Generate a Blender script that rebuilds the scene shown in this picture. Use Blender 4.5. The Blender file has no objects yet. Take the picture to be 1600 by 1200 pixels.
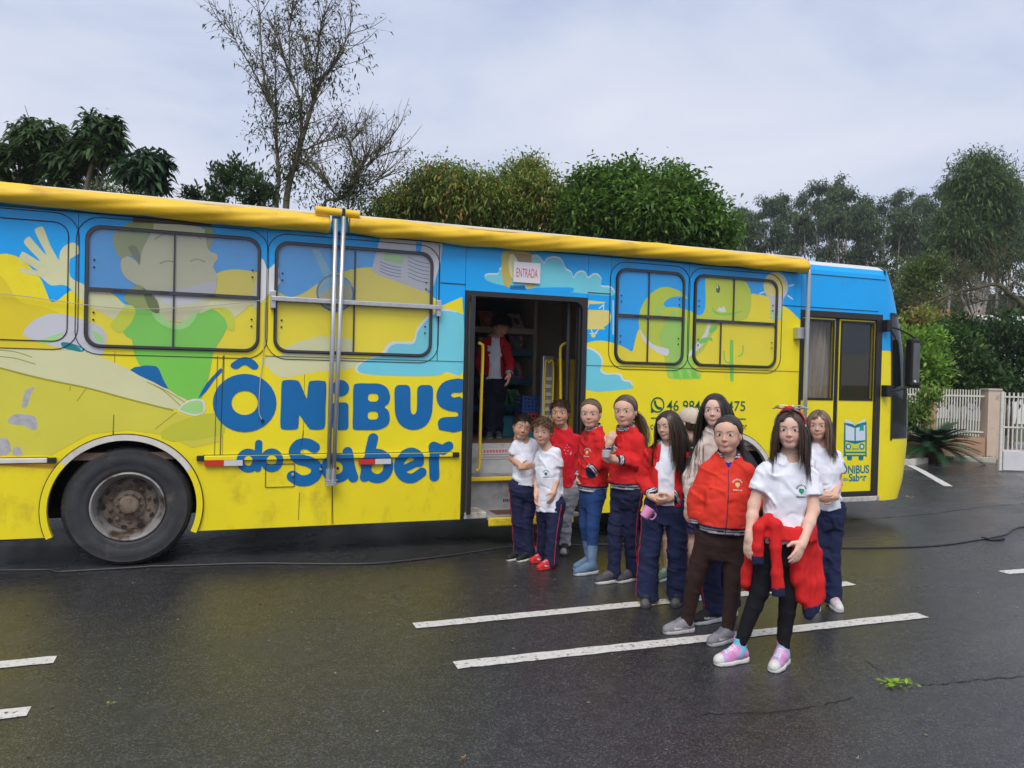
import bpy, bmesh, math, random
import numpy as np
from mathutils import Vector, Matrix
from mathutils.geometry import tessellate_polygon
R_ = math.radians
def nrm(v): v = np.asarray(v, float); return v / (np.linalg.norm(v) + 1e-9)
random.seed(7)
rng = np.random.default_rng(7)
S = bpy.context.scene
COL = S.collection

# ------------------------------------------------------------------ camera
CAM_H, YAW, PITCH, ROLL, FPX = 1.70, R_(69.74), R_(0.8), R_(1.4), 1200.0
_f0 = np.array([math.cos(YAW), math.sin(YAW), 0.0]); _r0 = np.array([math.sin(YAW), -math.cos(YAW), 0.0]); _z = np.array([0, 0, 1.0])
CF = math.cos(PITCH) * _f0 - math.sin(PITCH) * _z
_u = math.cos(PITCH) * _z + math.sin(PITCH) * _f0
CR = math.cos(ROLL) * _r0 + math.sin(ROLL) * _u
CU = math.cos(ROLL) * _u - math.sin(ROLL) * _r0
C0 = np.array([0, 0, CAM_H])
cd = bpy.data.cameras.new('camera'); cam = bpy.data.objects.new('camera', cd); COL.objects.link(cam)
cd.sensor_width = 36.0; cd.lens = FPX / 1600.0 * 36.0; cd.clip_start = 0.05; cd.clip_end = 3000.0
cam.matrix_world = Matrix(((CR[0], CU[0], -CF[0], 0), (CR[1], CU[1], -CF[1], 0), (CR[2], CU[2], -CF[2], CAM_H), (0, 0, 0, 1)))
S.camera = cam
S.render.resolution_x = 1024; S.render.resolution_y = 768

# ------------------------------------------------------------------ world: overcast sky
W = bpy.data.worlds.new('World'); S.world = W; W.use_nodes = True
nt = W.node_tree; nt.nodes.clear()
def N(t, **k):
    n = nt.nodes.new(t)
    for a, b in k.items(): setattr(n, a, b)
    return n
SUN_EL, SUN_AZ = R_(55), R_(-118)       # direction the light comes from: behind the camera, high, to its left
out = N('ShaderNodeOutputWorld'); bg = N('ShaderNodeBackground'); sky = N('ShaderNodeTexSky')
sky.sky_type = 'NISHITA'; sky.sun_disc = False; sky.sun_elevation = SUN_EL; sky.sun_rotation = R_(90) - SUN_AZ
sky.air_density = 1.0; sky.dust_density = 3.0
tc = N('ShaderNodeTexCoord'); mp = N('ShaderNodeMapping'); mp.inputs['Scale'].default_value = (1.6, 1.6, 4.2); mp.inputs['Location'].default_value = (0.35, 1.1, 0.2)
n1 = N('ShaderNodeTexNoise'); n1.inputs['Scale'].default_value = 1.35; n1.inputs['Detail'].default_value = 6; n1.inputs['Roughness'].default_value = 0.52; n1.inputs['Distortion'].default_value = 0.5
r1 = N('ShaderNodeValToRGB')
e = r1.color_ramp.elements; e[0].position = 0.30; e[0].color = (0.40, 0.47, 0.66, 1); e[1].position = 0.68; e[1].color = (0.665, 0.69, 0.785, 1)
m = e.new(0.50); m.color = (0.57, 0.615, 0.745, 1)
mx = N('ShaderNodeMix', data_type='RGBA'); mx.inputs[0].default_value = 0.90
sc = N('ShaderNodeMix', data_type='RGBA', blend_type='MULTIPLY'); sc.inputs[0].default_value = 1.0; sc.inputs[7].default_value = (0.10, 0.10, 0.10, 1)
L = nt.links.new
L(tc.outputs['Generated'], mp.inputs[0]); L(mp.outputs[0], n1.inputs['Vector']); L(n1.outputs['Fac'], r1.inputs[0])
L(sky.outputs[0], sc.inputs[6]); L(sc.outputs[2], mx.inputs[6]); L(r1.outputs[0], mx.inputs[7]); L(mx.outputs[2], bg.inputs[0]); L(bg.outputs[0], out.inputs[0])
bg.inputs[1].default_value = 0.73
# ------------------------------------------------------------------ sun, very soft (cloud cover)
sd = bpy.data.lights.new('sun', 'SUN'); sd.energy = 1.5; sd.angle = R_(38); sd.color = (1.0, 0.965, 0.90)
so = bpy.data.objects.new('sun', sd); COL.objects.link(so)
dv = Vector((math.cos(SUN_AZ) * math.cos(SUN_EL), math.sin(SUN_AZ) * math.cos(SUN_EL), math.sin(SUN_EL)))
so.rotation_euler = dv.to_track_quat('Z', 'Y').to_euler(); so.location = (-4, -6, 12)
vs = S.view_settings; vs.view_transform = 'Standard'; vs.look = 'None'; vs.gamma = 1.0; vs.use_curve_mapping = False; vs.exposure = 0.78

# ------------------------------------------------------------------ pixel helpers: a pixel of the photograph to a place in the yard
def ray(x, y): return CF + (x - 800) / FPX * CR - (y - 600) / FPX * CU
def ground(x, y): d = ray(x, y); return C0 + d * (-CAM_H / d[2])
def at_y(x, y, Y): d = ray(x, y); return C0 + d * (Y / d[1])
def at_depth(x, y, Z): return C0 + ray(x, y) * Z
BY = 7.12                                # the plane of the bus side
def B(x, y): p = at_y(x, y, BY); return (p[0], p[2])
def BL(pts): return [B(*p) for p in pts]

# ------------------------------------------------------------------ object helpers
def link(o, parent=None):
    COL.objects.link(o)
    if parent is not None: o.parent = parent
    return o
def tag(o, label=None, cat=None, group=None, kind=None):
    if label: o['label'] = label
    if cat: o['category'] = cat
    if group: o['group'] = group
    if kind: o['kind'] = kind
    return o
def empty(name, loc=(0, 0, 0)):
    o = bpy.data.objects.new(name, None); o.location = loc; o.empty_display_size = 0.1; COL.objects.link(o); return o
def mesh_obj(name, v, f, m=None, parent=None, smooth=False, col=None, mats=None, fm=None):
    me = bpy.data.meshes.new(name)
    v = np.asarray(v, dtype=np.float32)
    if parent is not None and parent.type == 'EMPTY': v = v - np.array(root_loc(parent), dtype=np.float32)
    elif parent is not None: v = v - np.array(root_loc(parent), dtype=np.float32)
    if isinstance(f, np.ndarray):
        nv, nf, k = len(v), len(f), f.shape[1]
        me.vertices.add(nv); me.vertices.foreach_set('co', v.ravel())
        me.loops.add(nf * k); me.loops.foreach_set('vertex_index', f.astype(np.int32).ravel())
        me.polygons.add(nf); me.polygons.foreach_set('loop_start', np.arange(0, nf * k, k, dtype=np.int32))
        me.polygons.foreach_set('loop_total', np.full(nf, k, dtype=np.int32))
        me.update(calc_edges=True)
    else:
        me.from_pydata([tuple(map(float, p)) for p in v], [], f)
    if smooth: me.polygons.foreach_set('use_smooth', np.ones(len(me.polygons), dtype=bool))
    if col is not None:
        a = me.color_attributes.new('Col', 'FLOAT_COLOR', 'POINT')
        c4 = np.ones((len(v), 4), np.float32); c4[:, :3] = col; a.data.foreach_set('color', c4.ravel())
    if mats:
        for q in mats: me.materials.append(q)
        if fm is not None: me.polygons.foreach_set('material_index', np.asarray(fm, dtype=np.int32))
    elif m is not None: me.materials.append(m)
    me.update()
    o = bpy.data.objects.new(name, me); link(o, parent)
    return o
def root_loc(o):
    p = np.zeros(3)
    while o is not None: p = p + np.array(o.location); o = o.parent
    return p
def share(o, parent, loc=(0, 0, 0), rot=(0, 0, 0), scale=(1, 1, 1)):
    c = o.copy(); COL.objects.link(c); c.parent = parent; c.location = loc; c.rotation_euler = rot; c.scale = scale; return c

# geometry collectors
class G:
    def __init__(s): s.v = []; s.f = []; s.m = []; s.mi = 0
    def add(s, v, f):
        b = len(s.v); s.v += [tuple(map(float, p)) for p in v]; s.f += [tuple(i + b for i in q) for q in f]; s.m += [s.mi] * len(f); return s
    def box(s, lo, hi):
        x0, y0, z0 = lo; x1, y1, z1 = hi
        return s.add([(x0, y0, z0), (x1, y0, z0), (x1, y1, z0), (x0, y1, z0), (x0, y0, z1), (x1, y0, z1), (x1, y1, z1), (x0, y1, z1)],
                     [(0, 3, 2, 1), (4, 5, 6, 7), (0, 1, 5, 4), (1, 2, 6, 5), (2, 3, 7, 6), (3, 0, 4, 7)])
    def bbox(s, lo, hi, b=0.01):          # box with chamfered vertical and horizontal edges
        bm = bmesh.new(); bmesh.ops.create_cube(bm, size=1.0)
        lo = np.array(lo, float); hi = np.array(hi, float)
        for q in bm.verts: q.co = Vector((lo + hi) / 2 + np.array(q.co) * (hi - lo))
        bmesh.ops.bevel(bm, geom=bm.edges[:], offset=b, segments=2, affect='EDGES', profile=0.5)
        bm.verts.index_update()
        s.add([q.co for q in bm.verts], [[w.index for w in q.verts] for q in bm.faces]); bm.free(); return s
    def tube(s, pts, r, n=8, caps=True):
        pts = [np.array(p, float) for p in pts]; r = [r] * len(pts) if np.isscalar(r) else r
        b = len(s.v); up = None
        for i, p in enumerate(pts):
            t = pts[min(i + 1, len(pts) - 1)] - pts[max(i - 1, 0)]; t = t / (np.linalg.norm(t) + 1e-9)
            if up is None: up = np.array([0, 0, 1.0]) if abs(t[2]) < 0.9 else np.array([1.0, 0, 0])
            a = np.cross(up, t); a /= np.linalg.norm(a) + 1e-9; up = np.cross(t, a)
            for k in range(n):
                w = 2 * math.pi * k / n; s.v.append(tuple(p + r[i] * (math.cos(w) * a + math.sin(w) * up)))
        for i in range(len(pts) - 1):
            for k in range(n):
                k2 = (k + 1) % n
                s.f.append((b + i * n + k, b + i * n + k2, b + (i + 1) * n + k2, b + (i + 1) * n + k)); s.m.append(s.mi)
        if caps:
            s.f.append(tuple(b + k for k in range(n))[::-1]); s.m.append(s.mi)
            s.f.append(tuple(b + (len(pts) - 1) * n + k for k in range(n))); s.m.append(s.mi)
        return s
    def plate(s, loops, y0, y1=None):     # polygon with holes in the x-z plane, front at y0, optional back at y1
        loops = [[(float(a), float(b)) for a, b in l] for l in loops]
        tri = tessellate_polygon([[Vector((a, b, 0)) for a, b in l] for l in loops])
        flat = [p for l in loops for p in l]; n = len(flat); b = len(s.v)
        s.v += [(x, y0, z) for x, z in flat]
        for t in tri:
            a, c, d = [Vector(flat[i]) for i in t]
            cr = (c - a).x * (d - a).y - (c - a).y * (d - a).x
            t = tuple(t) if cr > 0 else tuple(t)[::-1]
            s.f.append(tuple(b + i for i in t)); s.m.append(s.mi)
        if y1 is not None:
            nf = len(tri); s.v += [(x, y1, z) for x, z in flat]
            for t in s.f[-nf:]: s.f.append(tuple(i + n for i in t)[::-1]); s.m.append(s.mi)
            k0 = 0
            for l in loops:
                m = len(l)
                for i in range(m):
                    j = (i + 1) % m; s.f.append((b + k0 + i, b + k0 + j, b + n + k0 + j, b + n + k0 + i)); s.m.append(s.mi)
                k0 += m
        return s
    def lathe(s, prof, c, axis=1, n=32, sgn=1):   # prof: (radius, offset along axis)
        b = len(s.v); o = [i for i in range(3) if i != axis]
        for r, h in prof:
            for k in range(n):
                w = 2 * math.pi * k / n; p = [0, 0, 0]; p[axis] = c[axis] + h * sgn; p[o[0]] = c[o[0]] + r * math.cos(w); p[o[1]] = c[o[1]] + r * math.sin(w); s.v.append(tuple(p))
        for i in range(len(prof) - 1):
            for k in range(n):
                k2 = (k + 1) % n; s.f.append((b + i * n + k, b + i * n + k2, b + (i + 1) * n + k2, b + (i + 1) * n + k)); s.m.append(s.mi)
        return s
    def obj(s, name, m=None, parent=None, smooth=False, mats=None):
        o = mesh_obj(name, s.v, s.f, m, parent, smooth, mats=mats, fm=s.m if mats else None)
        bm = bmesh.new(); bm.from_mesh(o.data); bmesh.ops.recalc_face_normals(bm, faces=bm.faces[:]); bm.to_mesh(o.data); bm.free()
        if smooth:
            o.data.polygons.foreach_set('use_smooth', np.ones(len(o.data.polygons), dtype=bool))
        return o
def sharp(o, ang=35):
    try: o.data.set_sharp_from_angle(angle=R_(ang))
    except Exception: pass
    return o
def smooth_loop(pts, n=5, closed=True):
    P = [np.array(p, float) for p in pts]; k = len(P); out = []
    for i in range(k if closed else k - 1):
        if closed: p0, p1, p2, p3 = P[i - 1], P[i], P[(i + 1) % k], P[(i + 2) % k]
        else: p0, p1, p2, p3 = P[max(i - 1, 0)], P[i], P[i + 1], P[min(i + 2, k - 1)]
        for j in range(n):
            t = j / n
            out.append(0.5 * (2 * p1 + (p2 - p0) * t + (2 * p0 - 5 * p1 + 4 * p2 - p3) * t * t + (3 * p1 - p0 - 3 * p2 + p3) * t ** 3))
    if not closed: out.append(P[-1])
    return out
def rrect(x0, x1, z0, z1, r, n=6):
    o = []
    for cx, cz, a in ((x1 - r, z1 - r, 0), (x0 + r, z1 - r, 90), (x0 + r, z0 + r, 180), (x1 - r, z0 + r, 270)):
        for k in range(n + 1):
            w = R_(a + 90 * k / n); o.append((cx + r * math.cos(w), cz + r * math.sin(w)))
    return o
def circle(cx, cz, rx, rz=None, n=28):
    rz = rz or rx
    return [(cx + rx * math.cos(2 * math.pi * k / n), cz + rz * math.sin(2 * math.pi * k / n)) for k in range(n)]
def clip_rect(poly, x0, x1, z0, z1):
    for ax, lim, sg in ((0, x0, 1), (0, x1, -1), (1, z0, 1), (1, z1, -1)):
        o = []
        for i in range(len(poly)):
            a, b = poly[i - 1], poly[i]; da, db = sg * (a[ax] - lim), sg * (b[ax] - lim)
            if (da >= 0) != (db >= 0):
                t = da / (da - db); o.append((a[0] + t * (b[0] - a[0]), a[1] + t * (b[1] - a[1])))
            if db >= 0: o.append(b)
        poly = o
        if not poly: return []
    return poly
def stroke(pts, w, n=4, close=False):
    """outline of a round-ended brush stroke along 2-D points"""
    P = smooth_loop(pts, n, closed=False) if len(pts) > 2 else [np.array(p, float) for p in pts]
    L1, L2 = [], []
    for i, p in enumerate(P):
        t = P[min(i + 1, len(P) - 1)] - P[max(i - 1, 0)]; t /= np.linalg.norm(t) + 1e-9; nn = np.array([-t[1], t[0]])
        L1.append(p + nn * w); L2.append(p - nn * w)
    def cap(c, a0): return [c + w * np.array([math.cos(a0 + math.pi * k / 8), math.sin(a0 + math.pi * k / 8)]) for k in range(1, 8)]
    t1 = P[-1] - P[-2]; t0 = P[0] - P[1]
    e1 = cap(P[-1], math.atan2(t1[1], t1[0]) - math.pi / 2); e0 = cap(P[0], math.atan2(t0[1], t0[0]) - math.pi / 2)
    return [tuple(q) for q in L2 + e1 + L1[::-1] + e0]

# ------------------------------------------------------------------ materials
def lin(r, g, b): return tuple(((c / 255) / 12.92 if c / 255 <= 0.04045 else ((c / 255 + 0.055) / 1.055) ** 2.4) for c in (r, g, b))
_M = {}
def mat(name, col=(0.5, 0.5, 0.5), rough=0.5, var=0.12, nscale=6.0, bump=0.0, bscale=60.0, metal=0.0, spec=0.5, attr=False, rvar=0.0,
        stain=None, stain_scale=2.0, stain_lo=0.55, stain_hi=0.75, coat=0.0, stretch=(1, 1, 1), sss=0.0, trans=0.0):
    if name in _M: return _M[name]
    m = bpy.data.materials.new(name); m.use_nodes = True; t = m.node_tree; b = t.nodes['Principled BSDF']
    def nn(k, **a):
        q = t.nodes.new(k)
        for x, y in a.items(): setattr(q, x, y)
        return q
    l = t.links.new
    b.inputs['Roughness'].default_value = rough; b.inputs['Metallic'].default_value = metal
    b.inputs['Specular IOR Level'].default_value = spec; b.inputs['Coat Weight'].default_value = coat
    if coat: b.inputs['Coat Roughness'].default_value = 0.08
    if sss: b.inputs['Subsurface Weight'].default_value = sss; b.inputs['Subsurface Radius'].default_value = (0.02, 0.008, 0.004); b.inputs['Subsurface Scale'].default_value = 0.5
    geo = nn('ShaderNodeTexCoord'); mpn = nn('ShaderNodeMapping'); mpn.inputs['Scale'].default_value = stretch
    l(geo.outputs['Object'], mpn.inputs[0]); co = mpn.outputs[0]
    if attr:
        src = nn('ShaderNodeAttribute'); src.attribute_name = 'Col'; base = src.outputs['Color']
    else:
        src = nn('ShaderNodeRGB'); src.outputs[0].default_value = (*col, 1); base = src.outputs[0]
    if var:
        nz = nn('ShaderNodeTexNoise'); nz.inputs['Scale'].default_value = nscale; nz.inputs['Detail'].default_value = 5; l(co, nz.inputs['Vector'])
        mr = nn('ShaderNodeMapRange'); mr.inputs[1].default_value = 0.25; mr.inputs[2].default_value = 0.75; mr.inputs[3].default_value = 1 - var; mr.inputs[4].default_value = 1 + var
        l(nz.outputs['Fac'], mr.inputs[0])
        mu = nn('ShaderNodeMix', data_type='RGBA', blend_type='MULTIPLY'); mu.inputs[0].default_value = 1; l(base, mu.inputs[6])
        cmb = nn('ShaderNodeCombineColor'); [l(mr.outputs[0], cmb.inputs[i]) for i in range(3)]; l(cmb.outputs[0], mu.inputs[7]); base = mu.outputs[2]
        if rvar:
            mr2 = nn('ShaderNodeMapRange'); mr2.inputs[1].default_value = 0.3; mr2.inputs[2].default_value = 0.7; mr2.inputs[3].default_value = max(0, rough - rvar); mr2.inputs[4].default_value = rough + rvar
            l(nz.outputs['Fac'], mr2.inputs[0]); l(mr2.outputs[0], b.inputs['Roughness'])
    if stain is not None:
        ns = nn('ShaderNodeTexNoise'); ns.inputs['Scale'].default_value = stain_scale; ns.inputs['Detail'].default_value = 8; ns.inputs['Roughness'].default_value = 0.65; l(co, ns.inputs['Vector'])
        ms = nn('ShaderNodeMapRange'); ms.inputs[1].default_value = stain_lo; ms.inputs[2].default_value = stain_hi; ms.inputs[3].default_value = 0; ms.inputs[4].default_value = 1; l(ns.outputs['Fac'], ms.inputs[0])
        mi = nn('ShaderNodeMix', data_type='RGBA'); l(ms.outputs[0], mi.inputs[0]); l(base, mi.inputs[6]); mi.inputs[7].default_value = (*stain, 1); base = mi.outputs[2]
    l(base, b.inputs['Base Color'])
    if trans:
        b.inputs['Transmission Weight'].default_value = 0
        tl = nn('ShaderNodeBsdfTranslucent'); l(base, tl.inputs[0]); ms_ = nn('ShaderNodeMixShader'); ms_.inputs[0].default_value = trans
        l(b.outputs[0], ms_.inputs[1]); l(tl.outputs[0], ms_.inputs[2]); l(ms_.outputs[0], t.nodes['Material Output'].inputs[0])
    if bump:
        nb = nn('ShaderNodeTexNoise'); nb.inputs['Scale'].default_value = bscale; nb.inputs['Detail'].default_value = 4; l(co, nb.inputs['Vector'])
        bp = nn('ShaderNodeBump'); bp.inputs['Strength'].default_value = bump; bp.inputs['Distance'].default_value = 0.01; l(nb.outputs['Fac'], bp.inputs['Height']); l(bp.outputs[0], b.inputs['Normal'])
    _M[name] = m; return m
def glass(name, tint=(0.8, 0.82, 0.84), dust=0.0, dustcol=(0.4, 0.4, 0.4), refl=0.10, rough=0.03):
    if name in _M: return _M[name]
    m = bpy.data.materials.new(name); m.use_nodes = True; t = m.node_tree; t.nodes.clear(); l = t.links.new
    o = t.nodes.new('ShaderNodeOutputMaterial'); tr = t.nodes.new('ShaderNodeBsdfTransparent'); tr.inputs[0].default_value = (*tint, 1)
    df = t.nodes.new('ShaderNodeBsdfDiffuse'); df.inputs[0].default_value = (*dustcol, 1); gl = t.nodes.new('ShaderNodeBsdfGlossy'); gl.inputs['Roughness'].default_value = rough
    m1 = t.nodes.new('ShaderNodeMixShader'); m1.inputs[0].default_value = dust; l(tr.outputs[0], m1.inputs[1]); l(df.outputs[0], m1.inputs[2])
    lw = t.nodes.new('ShaderNodeLayerWeight'); lw.inputs[0].default_value = 0.5; m2 = t.nodes.new('ShaderNodeMixShader')
    pw = t.nodes.new('ShaderNodeMath'); pw.operation = 'POWER'; pw.inputs[1].default_value = 5.0; l(lw.outputs['Facing'], pw.inputs[0])
    mu = t.nodes.new('ShaderNodeMath'); mu.operation = 'MULTIPLY_ADD'; mu.inputs[1].default_value = 0.9; mu.inputs[2].default_value = refl; mu.use_clamp = True
    l(pw.outputs[0], mu.inputs[0]); l(mu.outputs[0], m2.inputs[0]); l(m1.outputs[0], m2.inputs[1]); l(gl.outputs[0], m2.inputs[2]); l(m2.outputs[0], o.inputs[0])
    _M[name] = m; return m
# ================================================================== GROUND
def asphalt():
    m = bpy.data.materials.new('wet_asphalt'); m.use_nodes = True; t = m.node_tree; b = t.nodes['Principled BSDF']; l = t.links.new
    def nn(k, **a):
        q = t.nodes.new(k)
        for x, y in a.items(): setattr(q, x, y)
        return q
    tc = nn('ShaderNodeTexCoord'); co = tc.outputs['Object']
    def noise(sc, det=6, ro=0.6, dis=0.0, mapping=None):
        q = nn('ShaderNodeTexNoise'); q.inputs['Scale'].default_value = sc; q.inputs['Detail'].default_value = det; q.inputs['Roughness'].default_value = ro; q.inputs['Distortion'].default_value = dis
        if mapping:
            mp = nn('ShaderNodeMapping'); mp.inputs['Scale'].default_value = mapping; l(co, mp.inputs[0]); l(mp.outputs[0], q.inputs['Vector'])
        else: l(co, q.inputs['Vector'])
        return q.outputs['Fac']
    def rng_(s, a, b_, c, d):
        q = nn('ShaderNodeMapRange'); q.inputs[1].default_value = a; q.inputs[2].default_value = b_; q.inputs[3].default_value = c; q.inputs[4].default_value = d; l(s, q.inputs[0]); return q.outputs[0]
    agg = nn('ShaderNodeTexVoronoi'); agg.inputs['Scale'].default_value = 140; l(co, agg.inputs['Vector'])
    agc = nn('ShaderNodeSeparateColor'); l(agg.outputs['Color'], agc.inputs[0])
    wet = noise(0.55, 7, 0.62, 0.6, (1.0, 1.7, 1)); fine = noise(320, 3, 0.7); mid = noise(9, 6, 0.65)
    # stones: most dark, a few pale
    cr = nn('ShaderNodeValToRGB'); e = cr.color_ramp.elements; e[0].position = 0.0; e[0].color = (0.014, 0.014, 0.015, 1); e[1].position = 1.0; e[1].color = (0.075, 0.073, 0.072, 1)
    q = e.new(0.72); q.color = (0.030, 0.030, 0.032, 1); l(agc.outputs[0], cr.inputs[0])
    mu = nn('ShaderNodeMix', data_type='RGBA', blend_type='MULTIPLY'); mu.inputs[0].default_value = 1
    k = rng_(mid, 0.3, 0.7, 0.75, 1.35); cc = nn('ShaderNodeCombineColor'); [l(k, cc.inputs[i]) for i in range(3)]
    l(cr.outputs[0], mu.inputs[6]); l(cc.outputs[0], mu.inputs[7]); l(mu.outputs[2], b.inputs['Base Color'])
    ro = rng_(wet, 0.38, 0.62, 0.11, 0.33); l(ro, b.inputs['Roughness'])
    b.inputs['Specular IOR Level'].default_value = 0.62
    hs = nn('ShaderNodeMath', operation='ADD'); l(rng_(agg.outputs['Distance'], 0, 0.8, 1, 0), hs.inputs[0]); l(fine, hs.inputs[1])
    bp = nn('ShaderNodeBump'); bp.inputs['Strength'].default_value = 0.30; bp.inputs['Distance'].default_value = 0.004; l(hs.outputs[0], bp.inputs['Height'])
    bp2 = nn('ShaderNodeBump'); bp2.inputs['Strength'].default_value = 0.25; bp2.inputs['Distance'].default_value = 0.02; l(noise(2.2, 4, 0.5), bp2.inputs['Height']); l(bp.outputs[0], bp2.inputs['Normal'])
    l(bp2.outputs[0], b.inputs['Normal'])
    return m
M_ASPH = asphalt()
M_EARTH = mat('earth_and_grass', (0.055, 0.075, 0.025), 0.9, 0.35, 1.5, bump=0.5, bscale=8)
g = G(); g.add([(-500, -250, -0.02), (500, -250, -0.02), (500, 600, -0.02), (-500, 600, -0.02)], [(0, 1, 2, 3)])
tag(g.obj('ground', M_EARTH), kind='structure')
# yard: one gently uneven sheet of asphalt
nx, ny = 70, 60; xs = np.linspace(-26, 34, nx); ys = np.linspace(-16, 16.5, ny)
XX, YY = np.meshgrid(xs, ys, indexing='ij'); ZZ = np.zeros_like(XX)
v = np.stack([XX, YY, ZZ], -1).reshape(-1, 3); idx = np.arange(nx * ny).reshape(nx, ny)
f = np.stack([idx[:-1, :-1], idx[1:, :-1], idx[1:, 1:], idx[:-1, 1:]], -1).reshape(-1, 4)
tag(mesh_obj('asphalt_yard', v, f, M_ASPH, smooth=True), kind='structure')
M_LINE = mat('worn_white_line_paint', (0.62, 0.60, 0.56), 0.5, 0.18, 40, bump=0.5, bscale=180, stain=(0.06, 0.06, 0.06), stain_scale=30, stain_lo=0.565, stain_hi=0.64)
def line_strip(pts, w, name='parking_line', label='white line'):
    pts = [np.array(p[:2]) for p in pts]; L1, L2 = [], []
    fine_ = []
    for a, b in zip(pts[:-1], pts[1:]):
        k = max(2, int(np.linalg.norm(b - a) / 0.05)); fine_ += [a + (b - a) * i / k for i in range(k)]
    fine_.append(pts[-1])
    for i, p in enumerate(fine_):
        t = fine_[min(i + 1, len(fine_) - 1)] - fine_[max(i - 1, 0)]; t /= np.linalg.norm(t); nn = np.array([-t[1], t[0]])
        L1.append(p + nn * (w / 2 + random.uniform(-.004, .004))); L2.append(p - nn * (w / 2 + random.uniform(-.004, .004)))
    n = len(fine_); vv = [(*p, 0.004) for p in L1 + L2]; ff = [(i, i + 1, n + i + 1, n + i) for i in range(n - 1)]
    o = mesh_obj(name, vv, [q[::-1] for q in ff], M_LINE); return tag(o, kind='structure')
PL = 'parking_line'
line_strip([(1.19, 4.99), (6.0, 5.02)][:1] + [(4.95, 5.04)], 0.115, PL)
line_strip([(1.26, 4.25), (4.80, 4.20)], 0.115, PL)
line_strip([(-6.5, 4.86), (-0.90, 4.985)], 0.115, PL)
line_strip([(-6.5, 4.18), (-0.88, 4.275)], 0.115, PL)
line_strip([(6.62, 4.95), (10.5, 4.93)], 0.115, PL)
line_strip([tuple(ground(1422, 727)), tuple(ground(1440, 736)), tuple(ground(1482, 760))], 0.14, PL)
# faint old crack and patches of a darker repair
M_CRACK = mat('tar_crack', (0.012, 0.012, 0.012), 0.7, 0.2, 20)
def crack(px, w, name='asphalt_crack'):
    P = [ground(*q)[:2] for q in px]; P = smooth_loop(P, 10, closed=False); n = len(P); vv = []
    for i, p in enumerate(P):
        t = P[min(i + 1, n - 1)] - P[max(i - 1, 0)]; t /= np.linalg.norm(t) + 1e-9; nn = np.array([-t[1], t[0]])
        j = nn * random.uniform(-.012, .012); ww = w * random.uniform(.3, 1.2)
        vv += [(*(p + j + nn * ww), 0.003), (*(p + j - nn * ww), 0.003)]
    tag(mesh_obj(name, vv, [(2 * i, 2 * i + 1, 2 * i + 3, 2 * i + 2) for i in range(n - 1)], M_CRACK), kind='structure')
crack([(1600, 1058), (1530, 1062), (1470, 1070), (1440, 1071)], 0.006)
crack([(1385, 1052), (1370, 1045), (1352, 1032)], 0.004)
crack([(1335, 1090), (1260, 1106), (1180, 1115), (1100, 1116)], 0.005)
crack([(1600, 787), (1530, 793), (1460, 802), (1400, 808), (1330, 812)], 0.010)
# kerb and planting strip before the fence
M_CONC = mat('pale_concrete', (0.52, 0.49, 0.43), 0.8, 0.15, 8, bump=0.3, bscale=60, stain=(0.2, 0.18, 0.15), stain_scale=5)
def strip_solid(name, pts, w, z0, z1, m):
    P = [np.array(p[:2]) for p in pts]; vv = []; n = len(P)
    for i, p in enumerate(P):
        t = P[min(i + 1, n - 1)] - P[max(i - 1, 0)]; t /= np.linalg.norm(t); nn = np.array([-t[1], t[0]])
        a, b = p + nn * w / 2, p - nn * w / 2
        vv += [(*a, z0), (*b, z0), (*b, z1), (*a, z1)]
    ff = []
    for i in range(n - 1):
        k = 4 * i; ff += [(k + j, k + (j + 1) % 4, k + 4 + (j + 1) % 4, k + 4 + j) for j in range(4)]
    ff += [(0, 1, 2, 3), (4 * n - 4, 4 * n - 1, 4 * n - 2, 4 * n - 3)]
    g = G(); g.add(vv, ff); return g.obj(name, m)
tag(strip_solid('kerb', [ground(1395, 725), ground(1425, 726), ground(1444, 722.5)], 0.16, 0, 0.11, M_CONC), kind='structure')
tag(strip_solid('kerb', [ground(1418, 719), ground(1480, 718.5), ground(1555, 722.5)], 0.14, 0, 0.10, M_CONC), kind='structure')
# ================================================================== BUS
bus = empty('bus', (2.0, BY, 0))
tag(bus, 'long yellow and blue library bus painted with cartoons, its middle door open', 'bus')
YEL, BLU, CYA, CRM = (0.87, 0.72, 0.012), (0.0, 0.385, 0.90), (0.17, 0.62, 0.73), (0.68, 0.67, 0.38)
def vinyl(name, c, **k):
    k.setdefault('stain', tuple(0.72 * x + 0.01 for x in c)); k.setdefault('stain_scale', 3.0); k.setdefault('stain_lo', 0.58); k.setdefault('stain_hi', 0.85)
    return mat('vinyl_' + name, c, 0.33, 0.06, 2.0, bump=0.05, bscale=3.0, **k)
V_YEL = vinyl('yellow', YEL); V_BLU = vinyl('sky_blue', BLU); V_CYA = vinyl('cyan', CYA); V_CRM = vinyl('cream', CRM)
V_LET = vinyl('letter_blue', (0.0, 0.135, 0.38)); V_GRN = vinyl('green', (0.20, 0.60, 0.075)); V_LIME = vinyl('lime', (0.53, 0.62, 0.04)); V_WHT = vinyl('white', (0.72, 0.72, 0.72))
V_LGR = vinyl('pale_grey', (0.58, 0.58, 0.62)); V_HAIR = vinyl('hair_green', (0.30, 0.35, 0.10)); V_DHAIR = vinyl('dark_green', (0.13, 0.17, 0.05)); V_TEAL = vinyl('teal', (0.01, 0.22, 0.25))
V_BRN = vinyl('brown', (0.08, 0.05, 0.035)); V_SLEEVE = vinyl('yellow_green', (0.62, 0.66, 0.03)); V_PAGE = vinyl('page_yellow', (0.66, 0.60, 0.06)); V_PGRN = vinyl('pale_green', (0.38, 0.68, 0.24))
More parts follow.
